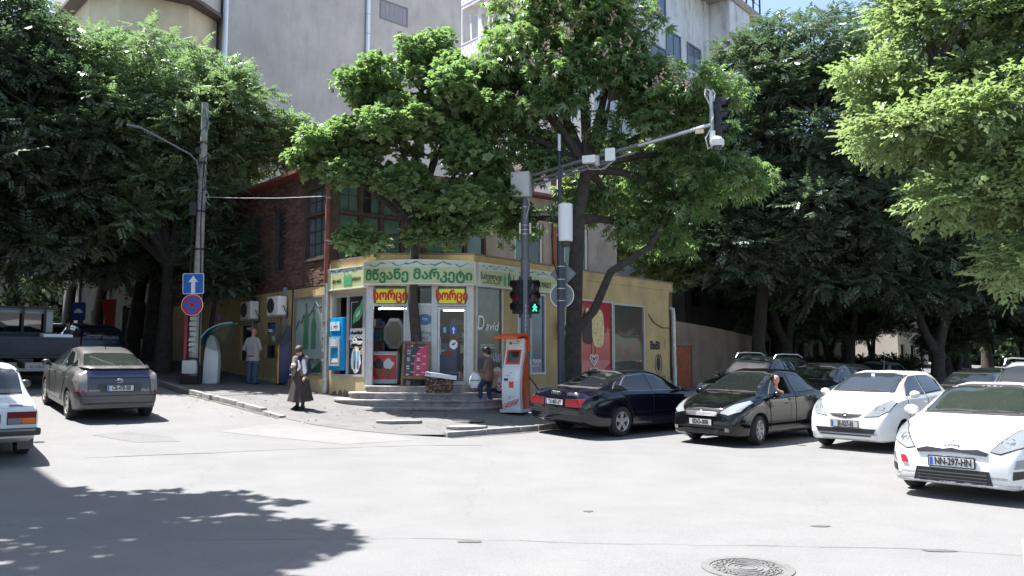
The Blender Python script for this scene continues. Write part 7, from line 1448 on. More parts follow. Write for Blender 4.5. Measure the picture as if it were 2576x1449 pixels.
n = 40; rows = [(.95, .17, .13), (.8, .2, .16), (.55, .245, .2), (.35, .285, .235), (.2, .325, .265)]; vs = []; rg = random.Random(1)
for j, (z, a, b_) in enumerate(rows):
    for k in range(n): th = 2 * math.pi * k / n; f = 1 + (.09 * j / 4) * math.sin(th * 9 + .6 * j * .3); vs.append((a * f * math.cos(th), b_ * f * math.sin(th), z + .02 * math.sin(th * 2 + 1) * j / 4))
m = MB(); m.add(vs, [(j * n + k, j * n + (k + 1) % n, (j + 1) * n + (k + 1) % n, (j + 1) * n + k) for j in range(4) for k in range(n)]); m.build('long_skirt', SKIRT, t, world=False, smooth=True, angle=80)
m = MB(); m.sphere((.03, .27, 1.11), (.06, .04, .04)); pk = m.build('crumpled_packet', PRW, None, world=True, smooth=True); pk.data.transform(rootmat(t)); tag(pk, 'crumpled white packet held by the old woman in the headscarf', 'packet')
m = MB(); m.box((.19, .125, .86), (.1, .02, .022)); m.build('pocket_flap', LINEN, t, world=False)
# woman with the white carrier bag, stepping up
cp_ = (-.62, 21.75); zg = .47; mc = [SKIN, CARD, JEAND, SNEAK, EYE, LIP, HAIRD]
P = head((0, .07, 1.5), 0, 6, pitch=-.35, hairshape='bob'); P += [([(Vector((0, 0, 1.33)), .06), (Vector((0, .04, 1.44)), .05)], 0), ([(Vector((.15, 0, 1.27)), .065), (Vector((-.15, 0, 1.27)), .065), (Vector((0, -.02, 1.32)), .06), (Vector((.12, .02, 1.05)), .1), (Vector((-.12, .02, 1.05)), .1)], 1), ([(Vector((.12, .02, 1.05)), .1), (Vector((-.12, .02, 1.05)), .1), (Vector((.12, 0, .82)), .12), (Vector((-.12, 0, .82)), .12)], 1), ([(Vector((.09, 0, .82)), .1), (Vector((-.09, 0, .82)), .1)], 2)]
P += leg((.09, 0, .8), (.1, .05, .45), (.1, -.04, .08), 2, 3, rt=.095, rk=.065, ra=.05); P += leg((-.09, 0, .82), (-.1, .22, .58), (-.1, .2, .27), 2, 3, rt=.095, rk=.065, ra=.05)
for s in (1, -1):
    sh, el, wr = Vector((s * .19, 0, 1.26)), Vector((s * .23, .05, 1.0)), Vector((s * .06, .27, .99)); P += [([(sh, .06), (el, .05)], 1), ([(el, .05), (wr, .035)], 1)] + hand(wr, (-s * .3, .9, -.1), (0, .2, 1), 0, curl=1.)
t, b = figure('person', 'dark haired woman in brown cardigan and jeans on the steps with a carrier bag', P, (cp_[0], cp_[1], zg), R(72), mc)
T_ = rootmat(t); cbg = thing('carrier_bag', 'white plastic carrier bag with green print held by the woman on the steps', 'bag', tuple(T_ @ Vector((0, .38, .6))))
nb = 18; vs = []; fs = []
for j, (z, a, b_) in enumerate(((.53, .07, .11), (.56, .09, .16), (.68, .1, .18), (.82, .08, .16), (.92, .04, .1), (.99, .015, .03))):
    for k in range(nb): th = 2 * math.pi * k / nb; f = 1 + .07 * math.sin(5 * th + j * 2); vs.append((a * f * math.cos(th), .38 + b_ * f * math.sin(th), z))
fs = [(j * nb + k, j * nb + (k + 1) % nb, (j + 1) * nb + (k + 1) % nb, (j + 1) * nb + k) for j in range(5) for k in range(nb)] + [tuple(range(nb))[::-1]]; m = MB(T_); m.add(vs, fs); m.build('bag', mat('thin_plastic', (.72, .72, .72), .4), cbg, smooth=True, angle=60)
m = MB(T_); m.box((.085, .37, .74), (.03, .24, .035), 0, None); m.box((-.085, .37, .74), (.03, .24, .035), 0, None); m.build('green_print', PRLG, cbg)
# seated child in cap and patterned top behind her
sp_ = (-.36, 22.62); zg = .62; PAT = bpy.data.materials.new('flower_top'); PAT.use_nodes = True; nt = PAT.node_tree; v_ = nt.nodes.new('ShaderNodeTexVoronoi'); v_.inputs['Scale'].default_value = 11; tcc = nt.nodes.new('ShaderNodeTexCoord'); rr_ = nt.nodes.new('ShaderNodeValToRGB'); rr_.color_ramp.elements[0].color = (.3, .05, .22, 1); rr_.color_ramp.elements[1].color = (.62, .5, .56, 1); rr_.color_ramp.elements[0].position = .28; rr_.color_ramp.elements[1].position = .38; nt.links.new(tcc.outputs['Object'], v_.inputs[0]); nt.links.new(v_.outputs[0], rr_.inputs[0]); nt.links.new(rr_.outputs[0], nt.nodes['Principled BSDF'].inputs[0])
mk_ = [SKIN, PAT, JEAND, SNEAK, EYE, LIP, mat('cap_cream', (.5, .47, .4), .8)]
P = head((0, .05, .92), 0, 6, pitch=-.3, s=.95); P += [([(Vector((0, .14, .98)), .03), (Vector((.05, .08, .97)), .03), (Vector((-.05, .08, .97)), .03)], 6), ([(Vector((0, 0, .78)), .05), (Vector((0, .03, .88)), .045)], 0), ([(Vector((.12, 0, .72)), .06), (Vector((-.12, 0, .72)), .06), (Vector((.1, 0, .45)), .1), (Vector((-.1, 0, .45)), .1)], 1), ([(Vector((.09, 0, .42)), .1), (Vector((-.09, 0, .42)), .1)], 2)]
for s in (1, -1):
    P += [([(Vector((s * .15, 0, .71)), .055), (Vector((s * .19, .03, .52)), .048)], 1), ([(Vector((s * .19, .03, .52)), .036), (Vector((s * .08, .22, .5)), .028)], 0)] + hand((s * .08, .22, .5), (-s * .3, .9, -.1), (0, .2, 1), 0, s=.9)
    P += leg((s * .09, .02, .42), (s * .11, .34, .42), (s * .11, .36, .06), 2, 3, rt=.085, rk=.055, ra=.036, bare=0)
t, b = figure('person', 'child in cream cap and flowered top sitting at the shop wall behind the woman', P, (sp_[0], sp_[1], zg - .12), R(95), mk_)
lg_ = MB(F2); lg_.span(.1, 1.9, -.42, -.042, .1, .86); tag(lg_.build('wall_ledge', STEP, None, bevel=.02), 'low stone ledge below the window with white script, seat of the child', 'ledge')
# driver leaning an arm on the open window of the black saloon
T_ = rootmat(ti.t); dpos = T_ @ Vector((ti.X(2.02), .55, .5)); md_ = [SKIN2, NAVY, NAVY, SHOE, EYE, LIP, HAIRD]
P = head((.02, .02, .79), 0, 6, pitch=-.2, yaw=0, s=1.0, bald=True); P += [([(Vector((0, -.02, .62)), .055), (Vector((0, .0, .72)), .055)], 0), ([(Vector((.05, -.02, .52)), .075), (Vector((-.22, -.02, .52)), .075), (Vector((.02, -.02, .4)), .09), (Vector((-.18, -.02, .4)), .09)], 1), ([(Vector((.1, 0, .53)), .055), (Vector((.2, .08, .53)), .045)], 1), ([(Vector((.2, .08, .53)), .04), (Vector((.13, .2, .6)), .032)], 0)] + hand((.13, .2, .6), (-.3, .5, .6), (.6, .3, .4), 0, curl=1.2)
h = math.atan2((T_.to_3x3() @ Vector((1, 0, 0))).y, (T_.to_3x3() @ Vector((1, 0, 0))).x)
t, b = figure('person', 'driver in dark clothes with his arm on the open window of the black saloon', P, tuple(dpos), h - math.pi / 2 , md_) if False else figure('person', 'driver in dark clothes with his arm on the open window of the black saloon', [([(Vector((-p.x, p.y, p.z)), r) for p, r in [(Vector(q), rr) for q, rr in pts]], mi) for pts, mi in P], tuple(dpos), h - math.pi / 2, md_)
# dim man beyond the truck
zg = gz(-15.1, 27.4); P = head((0, .03, 1.66), 0, 6, pitch=-.1); P += [([(Vector((0, 0, 1.48)), .06), (Vector((0, .02, 1.6)), .055)], 0), ([(Vector((.17, 0, 1.41)), .07), (Vector((-.17, 0, 1.41)), .07), (Vector((.12, .0, 1.1)), .1), (Vector((-.12, .0, 1.1)), .1), (Vector((.12, 0, .95)), .1), (Vector((-.12, 0, .95)), .1)], 1), ([(Vector((.09, 0, .92)), .1), (Vector((-.09, 0, .92)), .1)], 2)]
for s in (1, -1):
    P += leg((s * .1, 0, .88), (s * .11, .02, .48), (s * .12, -.02, .075), 2, 3); sh, el, wr = Vector((s * .2, 0, 1.4)), Vector((s * .36, -.06, 1.15)), Vector((s * .17, .08, 1.02)); P += [([(sh, .062), (el, .05)], 0), ([(el, .045), (wr, .032)], 0)] + hand(wr, (-s * .7, .5, -.2), (s, .3, .6), 0)
t, b = figure('person', 'man in dull brown shirt with hand on hip beyond the truck in deep shade', P, (-15.1, 27.4, zg), R(150), [SKIN2, mat('dull_brown_shirt', (.22, .17, .15), .9), JEAND, SHOE, EYE, LIP, HAIRD])
# ================================================================ trees
def leaf_quad(x0, y0, ang, l, w, droop=0., z=0., fold=.12):
    c, s = math.cos(ang), math.sin(ang)
    pts = [(0, 0, 0), (.42 * l, w / 2, fold * w), (l, 0, -droop * l), (.42 * l, -w / 2, fold * w)]
    return [(x0 + c * a - s * b, y0 + s * a + c * b, z + q) for a, b, q in pts]
def tpl(leaves): return np.array([p for l in leaves for p in l], dtype=np.float32)
PINNATE = tpl([leaf_quad(.1 + .8 * i / 6, 0, sgn * R(58), .3, .13, .25) for i in range(6) for sgn in (1, -1)] + [leaf_quad(.95, 0, 0, .32, .14, .2)])
MAPLE = tpl([leaf_quad(.15, 0, R(a), l, l * .85, .2, z) for a, l, z in ((0, .62, .05), (62, .5, 0), (-62, .5, .02), (125, .42, -.04), (-125, .42, -.05))])
CHEST = tpl([leaf_quad(0, 0, R(a), l, .34 * l, .45) for a, l in ((0, 1), (42, .95), (-42, .95), (88, .75), (-88, .75), (140, .5), (-140, .5))])
PINB = tpl([leaf_quad(.1 + .8 * i / 4, 0, sgn * R(56), .36, .19, .25) for i in range(4) for sgn in (1, -1)] + [leaf_quad(.92, 0, 0, .38, .19, .2)])
LINDEN = tpl([leaf_quad(.18 * i, 0, R(a), .36, .27, .2) for i, a in enumerate((50, -50, 42, -45, 20, -8))])
def leafcloud(name, P, D, N, S, tp, m, parent):
    "P positions, D twig directions, N normals, S scales; every leaf is a quad of its own"
    x = D / np.linalg.norm(D, axis=1, keepdims=True); z = N - (N * x).sum(1, keepdims=True) * x; z /= np.maximum(np.linalg.norm(z, axis=1, keepdims=True), 1e-6); y = np.cross(z, x)
    V = P[:, None, :] + S[:, None, None] * (tp[None, :, 0:1] * x[:, None, :] + tp[None, :, 1:2] * y[:, None, :] + tp[None, :, 2:3] * z[:, None, :])
    V = V.reshape(-1, 3).astype(np.float32); nv = len(V); nf = nv // 4
    me = bpy.data.meshes.new(name); me.vertices.add(nv); me.loops.add(nv); me.polygons.add(nf)
    me.vertices.foreach_set('co', V.ravel()); me.loops.foreach_set('vertex_index', np.arange(nv, dtype=np.int32))
    me.polygons.foreach_set('loop_start', np.arange(0, nv, 4, dtype=np.int32)); me.polygons.foreach_set('loop_total', np.full(nf, 4, dtype=np.int32))
    me.materials.append(m); me.update(calc_edges=True); me.validate()
    return link(name, me, parent)
LEAVES = [0]
def bez(a, b, c, n): return [tuple((1 - t) ** 2 * np.array(a) + 2 * t * (1 - t) * np.array(b) + t * t * np.array(c)) for t in [i / n for i in range(n + 1)]]
def make_tree(label, base, trunk, forks, ells, tp, m, bark, size, ntwig, seed, cr=.8, group='street trees', tr=.22, name='tree', flowers=0, up=.5, droop=.0, limbs=1.0, hollow=.55):
    """trunk: points from base up; forks: points where limbs start; ells: crown ellipsoids (centre, radii, number of leaf clumps)"""
    rg = np.random.default_rng(seed); t = thing(name, label, 'tree', base, group=group); b0 = np.array(base)
    tb = MB(); n = len(trunk); tb.tube(trunk, [tr * (1.25 if i == 0 else 1 - .45 * i / n) for i in range(n)], 12)
    C = []; CR = []
    for c, r, k in ells:
        d = rg.normal(size=(k, 3)); d /= np.linalg.norm(d, axis=1, keepdims=True); f = hollow + (1 - hollow) * rg.random((k, 1)) ** .7
        C.append(np.array(c) + d * f * np.array(r)); CR.append(cr * (.65 + .7 * rg.random(k)))
    C = np.concatenate(C); CR = np.concatenate(CR)
    # limbs from the forks to the crown lobes, then branches to a share of the clumps
    tips = []
    for c, r, k in ells:
        f = min(forks, key=lambda q: np.linalg.norm(np.array(q) - np.array(c))); c = np.array(c); mid = (np.array(f) * .55 + c * .45) + np.array((0, 0, .12 * np.linalg.norm(c - np.array(f)))) + rg.normal(size=3) * .25
        pts = bez(f, mid, tuple(c), 7); tb.tube(pts, [tr * .62 * (1 - .8 * i / 7) for i in range(8)], 8); tips += pts[2:]
    tips = np.array(tips)
    for i in range(len(C)):
        if rg.random() > limbs: continue
        q = tips[np.argmin(np.linalg.norm(tips - C[i], axis=1))]; mid = (q + C[i]) / 2 + rg.normal(size=3) * .12
        tb.tube(bez(tuple(q), tuple(mid), tuple(C[i]), 4), [tr * .2 * (1 - .75 * j / 4) for j in range(5)], 5, caps=False)
    tb.build('trunk', bark, t, smooth=True)
    w = CR ** 2; idx = rg.choice(len(C), size=ntwig, p=w / w.sum())
    d = rg.normal(size=(ntwig, 3)); d[:, 2] += up; d /= np.linalg.norm(d, axis=1, keepdims=True)
    rad = CR[idx] * rg.random(ntwig) ** .45; P = C[idx] + d * rad[:, None] * np.array((1.15, 1.15, .75))
    D = d + rg.normal(size=(ntwig, 3)) * .55; D[:, 2] = D[:, 2] * .5 - droop; N = np.zeros((ntwig, 3)); N[:, 2] = 1; N += rg.normal(size=(ntwig, 3)) * .45 + d * .35
    S = size * (.5 + .9 * rg.random(ntwig))
    leafcloud('crown', P - b0, D, N, S, tp, m, t); LEAVES[0] += ntwig * len(tp) // 4
    if flowers:
        i2 = np.argsort(-(P[:, 2] * .6 - P[:, 1]) + rg.normal(size=ntwig) * 1.6)[:flowers]; fb = MB()
        for p, dd in zip(P[i2], d[i2]):
            p = Vector(p) + Vector(dd) * .12
            for k in range(7): fb.box((p.x + rg.normal() * .035, p.y + rg.normal() * .035, p.z + .04 * k), (.07 * (1 - k * .09), .07 * (1 - k * .09), .045), 0, None, .6)
        fb.build('blossom', mat('chestnut_blossom', (.5, .36, .25), .8, var=.35, scale=12), t)['kind'] = 'stuff'
    return t
BARK = mat('grey_brown_bark', (.1, .082, .065), .95, var=.4, scale=7, bump=.8, bscale=14); BARKD = mat('dark_bark', (.05, .043, .037), .95, var=.4, scale=7, bump=.8, bscale=14)
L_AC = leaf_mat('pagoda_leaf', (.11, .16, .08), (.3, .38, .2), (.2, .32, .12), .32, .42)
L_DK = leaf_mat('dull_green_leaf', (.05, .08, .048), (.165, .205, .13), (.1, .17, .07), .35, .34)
L_MA = leaf_mat('maple_leaf', (.1, .165, .065), (.27, .36, .16), (.26, .42, .13), .3, .42)
L_CH = leaf_mat('chestnut_leaf', (.07, .128, .05), (.22, .3, .13), (.22, .37, .1), .28, .4)
L_LI = leaf_mat('linden_leaf', (.15, .21, .08), (.29, .36, .17), (.3, .42, .14), .36, .4)
def gp(x, y): return (x, y, pave_h(x, y))
# maple before the shop door
make_tree('maple with slim trunk rising through the steps in front of the shop door', (-2.68, 22.5, .6), [(-2.62, 22.46, .6), (-2.66, 22.5, 2.2), (-2.78, 22.53, 3.4), (-2.76, 22.5, 4.6), (-2.72, 22.3, 5.6)], [(-2.72, 22.3, 5.5), (-2.76, 22.45, 4.9)],
    [((-2.4, 22.0, 10.3), (1.0, 1.0, .7), 13), ((-3.6, 21.9, 9.1), (1.2, 1.2, .9), 16), ((-1.4, 21.9, 9.1), (1.2, 1.3, 1.1), 16), ((-4.4, 22.0, 7.9), (.9, .9, .8), 12), ((-5.5, 22.0, 7.5), (.75, .7, .7), 9), ((-4.3, 21.6, 6.9), (.9, .8, .45), 9), ((-2.9, 21.5, 7.9), (1.2, 1.1, .8), 12), ((-1.2, 21.9, 7.3), (1.1, 1.0, .8), 11), ((-1.9, 22.2, 8.6), (1.2, 1.0, .8), 11), ((-.6, 22.3, 6.4), (.7, .8, .7), 7), ((-2.9, 21.3, 6.6), (.8, .7, .4), 7), ((-1.9, 21.2, 6.0), (1.0, .8, .4), 9), ((-3.9, 21.7, 4.95), (.95, .45, .2), 5), ((-1.1, 21.5, 5.6), (.7, .7, .35), 6), ((-2.2, 21.8, 5.2), (.9, .5, .25), 5)],
    MAPLE, L_MA, BARKD, .23, 17500, 11, cr=.43, tr=.17, hollow=.3, limbs=.8)
# horse chestnut
make_tree('horse chestnut with forked dark trunk and fading blossom spikes beside the dark pole', (1.62, 22.0, .3), [(1.62, 22.0, .2), (1.66, 22.0, 2.0), (1.75, 22.0, 4.2), (1.85, 21.95, 5.8), (2.1, 21.9, 7.2)], [(1.85, 21.95, 5.6), (2.1, 21.9, 7.0), (1.7, 22.0, 3.0)],
    [((1.7, 22.4, 11.9), (1.7, 1.8, 1.7), 22), ((3.1, 22.4, 10.9), (1.7, 1.8, 1.7), 24), ((.5, 22.0, 9.6), (1.4, 1.5, 1.2), 18), ((-.3, 22.5, 8.3), (.9, 1.0, .8), 9), ((-.7, 22.6, 9.9), (.9, 1.0, .9), 10), ((.2, 22.4, 11.3), (1.0, 1.2, 1.0), 11), ((2.7, 21.7, 8.9), (2.1, 1.5, 1.2), 25), ((4.8, 22.2, 8.6), (1.5, 1.6, 1.2), 19), ((.8, 22.3, 7.7), (1.0, 1.1, .7), 10), ((5.7, 22.8, 7.5), (1.4, 1.6, 1.2), 15), ((4.6, 23.2, 6.6), (1.7, 1.6, 1.1), 16), ((3.0, 23.4, 6.4), (1.3, 1.2, .9), 10), ((.4, 23.2, 5.9), (.8, .8, .6), 6), ((2.2, 23.5, 13.0), (1.9, 2.0, 2.0), 20), ((4.1, 24.0, 5.5), (1.2, 1.1, .7), 7)],
    CHEST, L_CH, BARKD, .195, 18500, 12, cr=.54, tr=.25, flowers=320, droop=.25, hollow=.45)
m = MB(); m.tube([(1.75, 22.0, 2.55), (2.25, 22.1, 3.1), (2.75, 22.3, 4.2), (3.9, 22.6, 4.95), (4.6, 22.8, 6.2)], [.13, .12, .11, .1, .06], 10)
for o in bpy.data.objects:
    if o.get('label', '').startswith('horse chestnut'): m.build('limb', BARKD, o, smooth=True)
# pagoda trees along the left street
make_tree('broad pagoda tree sunlit at the top, reaching over the brick house roof', gp(-12.3, 28.4), [gp(-12.3, 28.4), (-12.2, 28.3, 3.2), (-12.0, 28.0, 5.2)], [(-12.0, 28.0, 5.0), (-12.2, 28.3, 4.0)],
    [((-13.4, 28.2, 12.1), (2.5, 2.2, 1.3), 26), ((-15.6, 28.0, 11.6), (2.2, 2.2, 1.6), 20), ((-10.5, 28.2, 10.7), (1.9, 2.0, 1.3), 22), ((-8.7, 28.4, 9.6), (1.0, 1.4, .8), 12), ((-11.2, 27.4, 9.4), (2.0, 1.6, 1.4), 22), ((-13.8, 27.2, 9.4), (2.2, 1.7, 1.6), 22), ((-9.9, 28.2, 8.7), (1.5, 1.4, .6), 13), ((-13.4, 27.2, 6.9), (2.0, 1.5, 1.2), 18), ((-11.4, 27.3, 7.5), (1.3, 1.2, .7), 10), ((-15.6, 28.0, 7.6), (2.0, 1.8, 1.8), 18), ((-13.6, 29, 8.4), (2.6, 2.6, 2.2), 14)],
    PINB, L_AC, BARKD, .38, 17500, 21, cr=.75, tr=.27, droop=.2)
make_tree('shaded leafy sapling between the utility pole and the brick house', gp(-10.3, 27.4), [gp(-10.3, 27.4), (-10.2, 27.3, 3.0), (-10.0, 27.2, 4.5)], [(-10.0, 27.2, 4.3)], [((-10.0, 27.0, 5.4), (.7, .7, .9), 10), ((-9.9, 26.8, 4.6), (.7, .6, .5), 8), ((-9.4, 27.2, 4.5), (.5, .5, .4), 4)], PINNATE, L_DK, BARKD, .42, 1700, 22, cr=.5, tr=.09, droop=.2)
for k, (x, y, s, lab) in enumerate(((-17.6, 26.2, 1.0, 'tall dark pagoda tree filling the upper left corner above the truck'), (-16.3, 34.5, 1.05, 'pagoda tree in shade up the left street behind the dark off-roader'), (-24.5, 33.0, 1.1, 'dark pagoda tree at the left edge beyond the truck'), (-21.5, 41.5, 1.1, 'far pagoda tree closing the view up the left street'))):
    z0 = gz(x, y) if k in (0, 2) else pave_h(x, y); q = lambda a, b, c: (x + a * s, y + b * s, z0 + c * s)
    make_tree(lab, (x, y, z0), [(x, y, z0 - .1), q(.1, 0, 1.6), q(.3, .1, 3.4), q(.2, 0, 4.4)], [q(.2, 0, 4.2), q(.2, .1, 3.0)],
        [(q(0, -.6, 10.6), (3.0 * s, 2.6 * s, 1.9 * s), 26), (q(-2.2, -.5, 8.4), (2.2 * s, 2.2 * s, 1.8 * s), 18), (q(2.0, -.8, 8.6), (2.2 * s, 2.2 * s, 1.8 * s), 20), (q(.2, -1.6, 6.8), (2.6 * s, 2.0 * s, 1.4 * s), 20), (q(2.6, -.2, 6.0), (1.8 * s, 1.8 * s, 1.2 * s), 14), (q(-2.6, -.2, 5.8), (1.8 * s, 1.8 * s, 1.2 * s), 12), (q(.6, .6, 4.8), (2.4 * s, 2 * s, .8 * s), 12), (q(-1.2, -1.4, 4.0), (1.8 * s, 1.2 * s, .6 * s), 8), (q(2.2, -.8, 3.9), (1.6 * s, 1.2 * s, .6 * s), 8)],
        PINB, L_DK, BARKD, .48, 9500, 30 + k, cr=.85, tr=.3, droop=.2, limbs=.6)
LT = [o for o in bpy.data.objects if o.get('label', '').startswith(('tall dark pagoda', 'pagoda tree in shade', 'dark pagoda tree at'))]
for i, (x, y, rz, lab) in enumerate(((-20.3, 31.2, 2.1, 'added dark shade tree overhanging the middle of the left street behind the blue sign'), (-18.2, 40.5, 4.0, 'added dark shade tree on the right kerb far up the left street'), (-25.5, 46, 1.0, 'farthest added dark shade tree on the left side of the left street'), (-14.9, 33.2, 5.2, 'added dark shade tree close to the house wall behind the broad pagoda trunk'))):  # copies added to throw shade on the sunlit house wall up the street
    o = copy_tree(LT[i % 3]); o.location = (x, y, gz(x, y) + .05); o.rotation_euler = (0, 0, rz); o['label'] = lab
# dull green tree and its neighbours along the right street
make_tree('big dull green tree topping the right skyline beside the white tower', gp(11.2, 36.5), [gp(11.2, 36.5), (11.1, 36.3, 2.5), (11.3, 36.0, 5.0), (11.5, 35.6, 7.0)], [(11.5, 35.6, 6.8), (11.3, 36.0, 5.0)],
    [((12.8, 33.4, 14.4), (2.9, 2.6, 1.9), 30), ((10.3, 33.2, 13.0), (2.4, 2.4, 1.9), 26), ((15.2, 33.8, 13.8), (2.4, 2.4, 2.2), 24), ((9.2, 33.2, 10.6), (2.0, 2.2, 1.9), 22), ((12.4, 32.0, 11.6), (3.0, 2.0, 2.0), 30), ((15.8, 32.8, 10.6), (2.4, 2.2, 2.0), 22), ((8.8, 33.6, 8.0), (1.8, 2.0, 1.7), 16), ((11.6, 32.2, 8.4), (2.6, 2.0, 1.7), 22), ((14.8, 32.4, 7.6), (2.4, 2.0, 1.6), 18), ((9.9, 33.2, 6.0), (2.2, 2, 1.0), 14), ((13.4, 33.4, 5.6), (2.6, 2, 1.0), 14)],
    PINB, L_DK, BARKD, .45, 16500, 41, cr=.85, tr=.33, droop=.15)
make_tree('lighter tree behind the ochre shop roof, seen through the chestnut branches', (8.2, 36.2, .3), [(8.2, 36.2, .2), (7.4, 36.0, 2.8), (6.4, 35.6, 5.2), (6.0, 35.2, 6.5)], [(6.0, 35.2, 6.2)], [((5.0, 34.8, 7.0), (2.0, 1.6, 1.5), 18), ((6.8, 34.6, 6.2), (1.6, 1.4, 1.3), 14), ((3.8, 34.8, 9.0), (2.0, 1.8, 1.6), 14), ((6.6, 34.8, 9.6), (2.2, 1.8, 1.8), 16)], MAPLE, L_LI, BARKD, .38, 5200, 42, cr=.7, tr=.26)
RT = ((13.4, 39.5, 1.0, 'thick forked trunk tree above the rounded end of the brown wall'), (17.3, 41.5, 1.05, 'forked dark tree behind the second dark parked car'), (19.2, 36.5, 1.0, 'tree with three leaning stems behind the white hatchback'), (23.6, 44, 1.1, 'dark tree beside the pale house far up the right street'), (24.8, 37.5, 1.0, 'leaning tree in deep shade above the silver estate car'), (30.0, 40.5, 1.1, 'tree in deep shade at the right edge behind the bright linden'), (33, 56, 1.2, 'far dark tree at the end of the right street'), (27.5, 50.5, 1.1, 'added dark shade tree behind the hedge far up the right street'), (39.5, 53, 1.15, 'added dark shade tree at the far right of the street behind the linden leaves'), (15.2, 46.5, 1.1, 'dark tree rising behind the yard wall beyond its rounded end'), (37, 66, 1.3, 'farthest added dark shade tree closing the right street'))  # the farthest of this row are added to shade the street end
RB = []
for k, (x, y, s, lab) in enumerate(RT):
    if k > 2:
        o = copy_tree(RB[k % 3]); o.location = (x, y, gz(x, y) + .1); o.rotation_euler = (0, 0, 1.3 * k); o.scale = (s, s, s); o['label'] = lab; continue
    z0 = gz(x, y) + .1; rg = random.Random(60 + k); q = lambda a, b, c: (x + a * s, y + b * s, z0 + c * s); l1, l2 = rg.uniform(.5, 1.1), rg.uniform(-1.1, -.5)
    t = make_tree(lab, (x, y, z0), [(x, y, z0 - .1), q(.05, 0, 1.0), q(.1, 0, 2.0), q(.1 + l1 * .3, 0, 3.2), q(l1 * .8, 0, 4.6)], [q(l1 * .8, 0, 4.5), q(.1, 0, 2.2)],
        [(q(0, -.4, 10.0), (3.4 * s, 3.0 * s, 2.2 * s), 26), (q(-2.4, -.6, 7.6), (2.4 * s, 2.4 * s, 1.8 * s), 20), (q(2.4, -.6, 7.6), (2.4 * s, 2.4 * s, 1.8 * s), 20), (q(0, -1.6, 6.2), (2.8 * s, 2.2 * s, 1.3 * s), 20), (q(2.8, .2, 5.4), (2 * s, 2 * s, 1.1 * s), 12), (q(-2.8, .2, 5.4), (2 * s, 2 * s, 1.1 * s), 12), (q(-1.6, -1.6, 4.4), (2 * s, 1.2 * s, .6 * s), 9), (q(1.8, -1.6, 4.3), (2 * s, 1.2 * s, .6 * s), 9)],
        PINB, L_DK, BARKD, .5, 9000, 50 + k, cr=.95, tr=.32, droop=.2, limbs=.6)
    lm = MB(); lm.tube([q(.08, 0, 1.6), q(l2 * .5, -.1, 2.6), q(l2, -.15, 4.0), q(l2 * 1.7, -.2, 5.6)], [.24 * s, .19 * s, .15 * s, .1 * s], 10); lm.tube([q(.1, 0, 2.0), q(.2, -.4, 3.2), q(.1, -.9, 5.2)], [.18 * s, .13 * s, .09 * s], 8); lm.build('limb', BARKD, t, smooth=True); RB.append(t)
for i, (x, y, sc, lab) in enumerate(((14.4, 41.6, .58, 'low bushy tree close behind the yard wall top'), (18.2, 46.4, .6, 'low bushy tree between the forked trunks left of the hedge'), (23.0, 51.5, .6, 'low bushy tree standing in front of the pale house'), (28.6, 45.0, .6, 'low bushy tree between trunks behind the dark green saloon'), (33.5, 47.5, .62, 'low bushy tree in deep shade at the right edge'), (22.0, 39.8, .5, 'small bushy tree behind the dark queueing saloon'))):
    o = copy_tree(RB[i % 3]); o.location = (x, y, gz(x, y)); o.rotation_euler = (0, 0, 2.1 * i + .4); o.scale = (sc, sc, sc); o['label'] = lab
# bright linden reaching in from the right edge
make_tree('bright yellow green linden reaching in from the right edge over the white cars', (13.9, 16.5, .05), [(13.9, 16.5, 0), (13.7, 16.3, 2.6), (13.2, 16.0, 5.0), (12.6, 15.6, 7.0)], [(12.6, 15.6, 6.8), (13.2, 16.0, 5.0)],
    [((11.2, 15.4, 10.2), (2.6, 2.0, 1.8), 26), ((8.9, 15.0, 9.0), (1.9, 1.7, 1.4), 22), ((10.6, 14.6, 8.0), (2.0, 1.6, 1.2), 22), ((8.0, 14.7, 7.3), (1.5, 1.4, .9), 16), ((10.0, 14.2, 6.4), (1.9, 1.5, .9), 18), ((7.4, 14.4, 5.95), (1.3, 1.2, .5), 12), ((9.3, 14.0, 5.1), (1.7, 1.3, .6), 14), ((8.1, 14.2, 4.6), (1.1, 1, .3), 7), ((10.4, 13.8, 4.1), (1.6, 1.2, .5), 12), ((9.3, 13.7, 3.3), (.9, .8, .22), 5), ((12.2, 14.6, 5.6), (1.6, 1.8, 2.2), 16), ((13.2, 15.4, 8.4), (2.0, 2, 1.8), 14), ((11.0, 13.9, 2.95), (.9, .8, .3), 6)],
    LINDEN, L_LI, BARKD, .26, 26000, 71, cr=.5, tr=.3, droop=.15, hollow=.35)
# the tree off the left edge whose shade falls across the foreground
make_tree('leafy tree just outside the left edge that throws the dappled shade on the road', (-11.9, 9.8, .1), [(-11.9, 9.8, 0), (-11.8, 9.9, 3.0), (-11.2, 10.2, 6.6)], [(-11.2, 10.2, 6.6), (-11.6, 10, 5.0)],
    [((-8.05, 11.6, 9.4), (1.3, 0.6, 0.4), 9), ((-7.25, 10.4, 9.6), (1.3, 0.7, 0.4), 10), ((-9.05, 10.4, 9.6), (1.4, 1.2, 0.6), 10), ((-6.45, 9.8, 9.8), (0.8, 0.45, 0.2), 5), ((-7.45, 8.8, 9.9), (1.2, 1.0, 0.5), 10), ((-9.75, 11.8, 9.2), (0.8, 0.6, 0.4), 7), ((-9.25, 8.4, 10.1), (1.5, 1.3, 0.7), 10), ((-6.55, 8.5, 9.8), (0.6, 0.35, 0.2), 3)],
    MAPLE, L_MA, BARK, .36, 2500, 81, cr=.5, tr=.22, hollow=.2, limbs=.3)
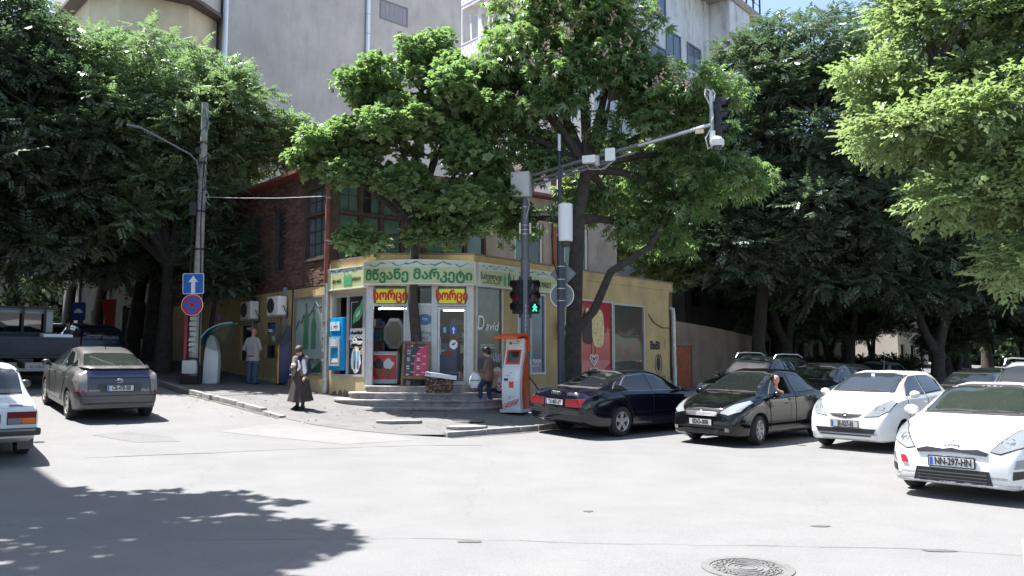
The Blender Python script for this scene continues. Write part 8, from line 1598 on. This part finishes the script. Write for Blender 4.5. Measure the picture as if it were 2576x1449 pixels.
# hedge far up the right street
hd = thing('hedge', 'clipped dark hedge between the trunks far up the right street', 'hedge', (20.0, 46, .1)); rgn = np.random.default_rng(5); n = 2600
P = np.stack([rgn.uniform(-3, 3, n), rgn.uniform(-.6, .6, n), rgn.uniform(.1, 1.7, n)], 1); leafcloud('foliage', P, rgn.normal(size=(n, 3)), rgn.normal(size=(n, 3)) + (0, 0, 1), np.full(n, .4), LINDEN, L_DK, hd)

n = 9000; wx = rgn.uniform(0, 52, n); P = np.stack([wx, rgn.uniform(0, 4, n), rgn.uniform(.2, 1, n) * (7 + 1.5 * np.sin(wx * .6) + rgn.normal(size=n) * .6)], 1); wd = leafcloud('added_far_wood', P, rgn.normal(size=(n, 3)), rgn.normal(size=(n, 3)) + (0, 0, 1), rgn.uniform(.9, 1.7, n), LINDEN, L_DK, None); wd.matrix_basis = FE; w2_ = wd.copy(); w2_.name = 'added_far_wood'; COL.objects.link(w2_); w2_.matrix_basis = frame((A.x + LD.x * 52 - 20, A.y + LD.y * 52 - 17, 2.6), (.755, .656, 0)); w2_['kind'] = 'stuff'; tag(w2_, 'added dark mass of far trees closing the end of the left street', 'wood'); wd['kind'] = 'stuff'; tag(wd, 'added dark mass of far trees closing the end of the right street', 'wood')  # added leaf mass, put there to keep both street ends dark
n = 420; P = np.stack([rgn.uniform(-9, 5, n), rgn.uniform(16.5, 25, n), np.zeros(n)], 1)
P = np.array([(x, y, pave_h(x, y) + .012) for x, y, z in P if (y > 17.6 + abs(x + 3) * .35) and y < 22 + (x < -4.5) * .4 * (-4.5 - x) * 2 and not (-5.2 < x < .3 and y > 20.7)]); n = len(P)
lf = leafcloud('fallen_leaves', P, rgn.normal(size=(n, 3)) * (1, 1, .1), rgn.normal(size=(n, 3)) * .2 + (0, 0, 1), rgn.uniform(.05, .1, n), tpl([leaf_quad(0, 0, 0, 1, .7, .05)]), leaf_mat('dry_leaf', (.2, .16, .07), (.35, .3, .18), (.2, .15, .05), .7, .1), None); lf['kind'] = 'stuff'; tag(lf, 'dry leaves and litter scattered over the pavement', 'leaves')
print('LEAF QUADS', LEAVES[0])
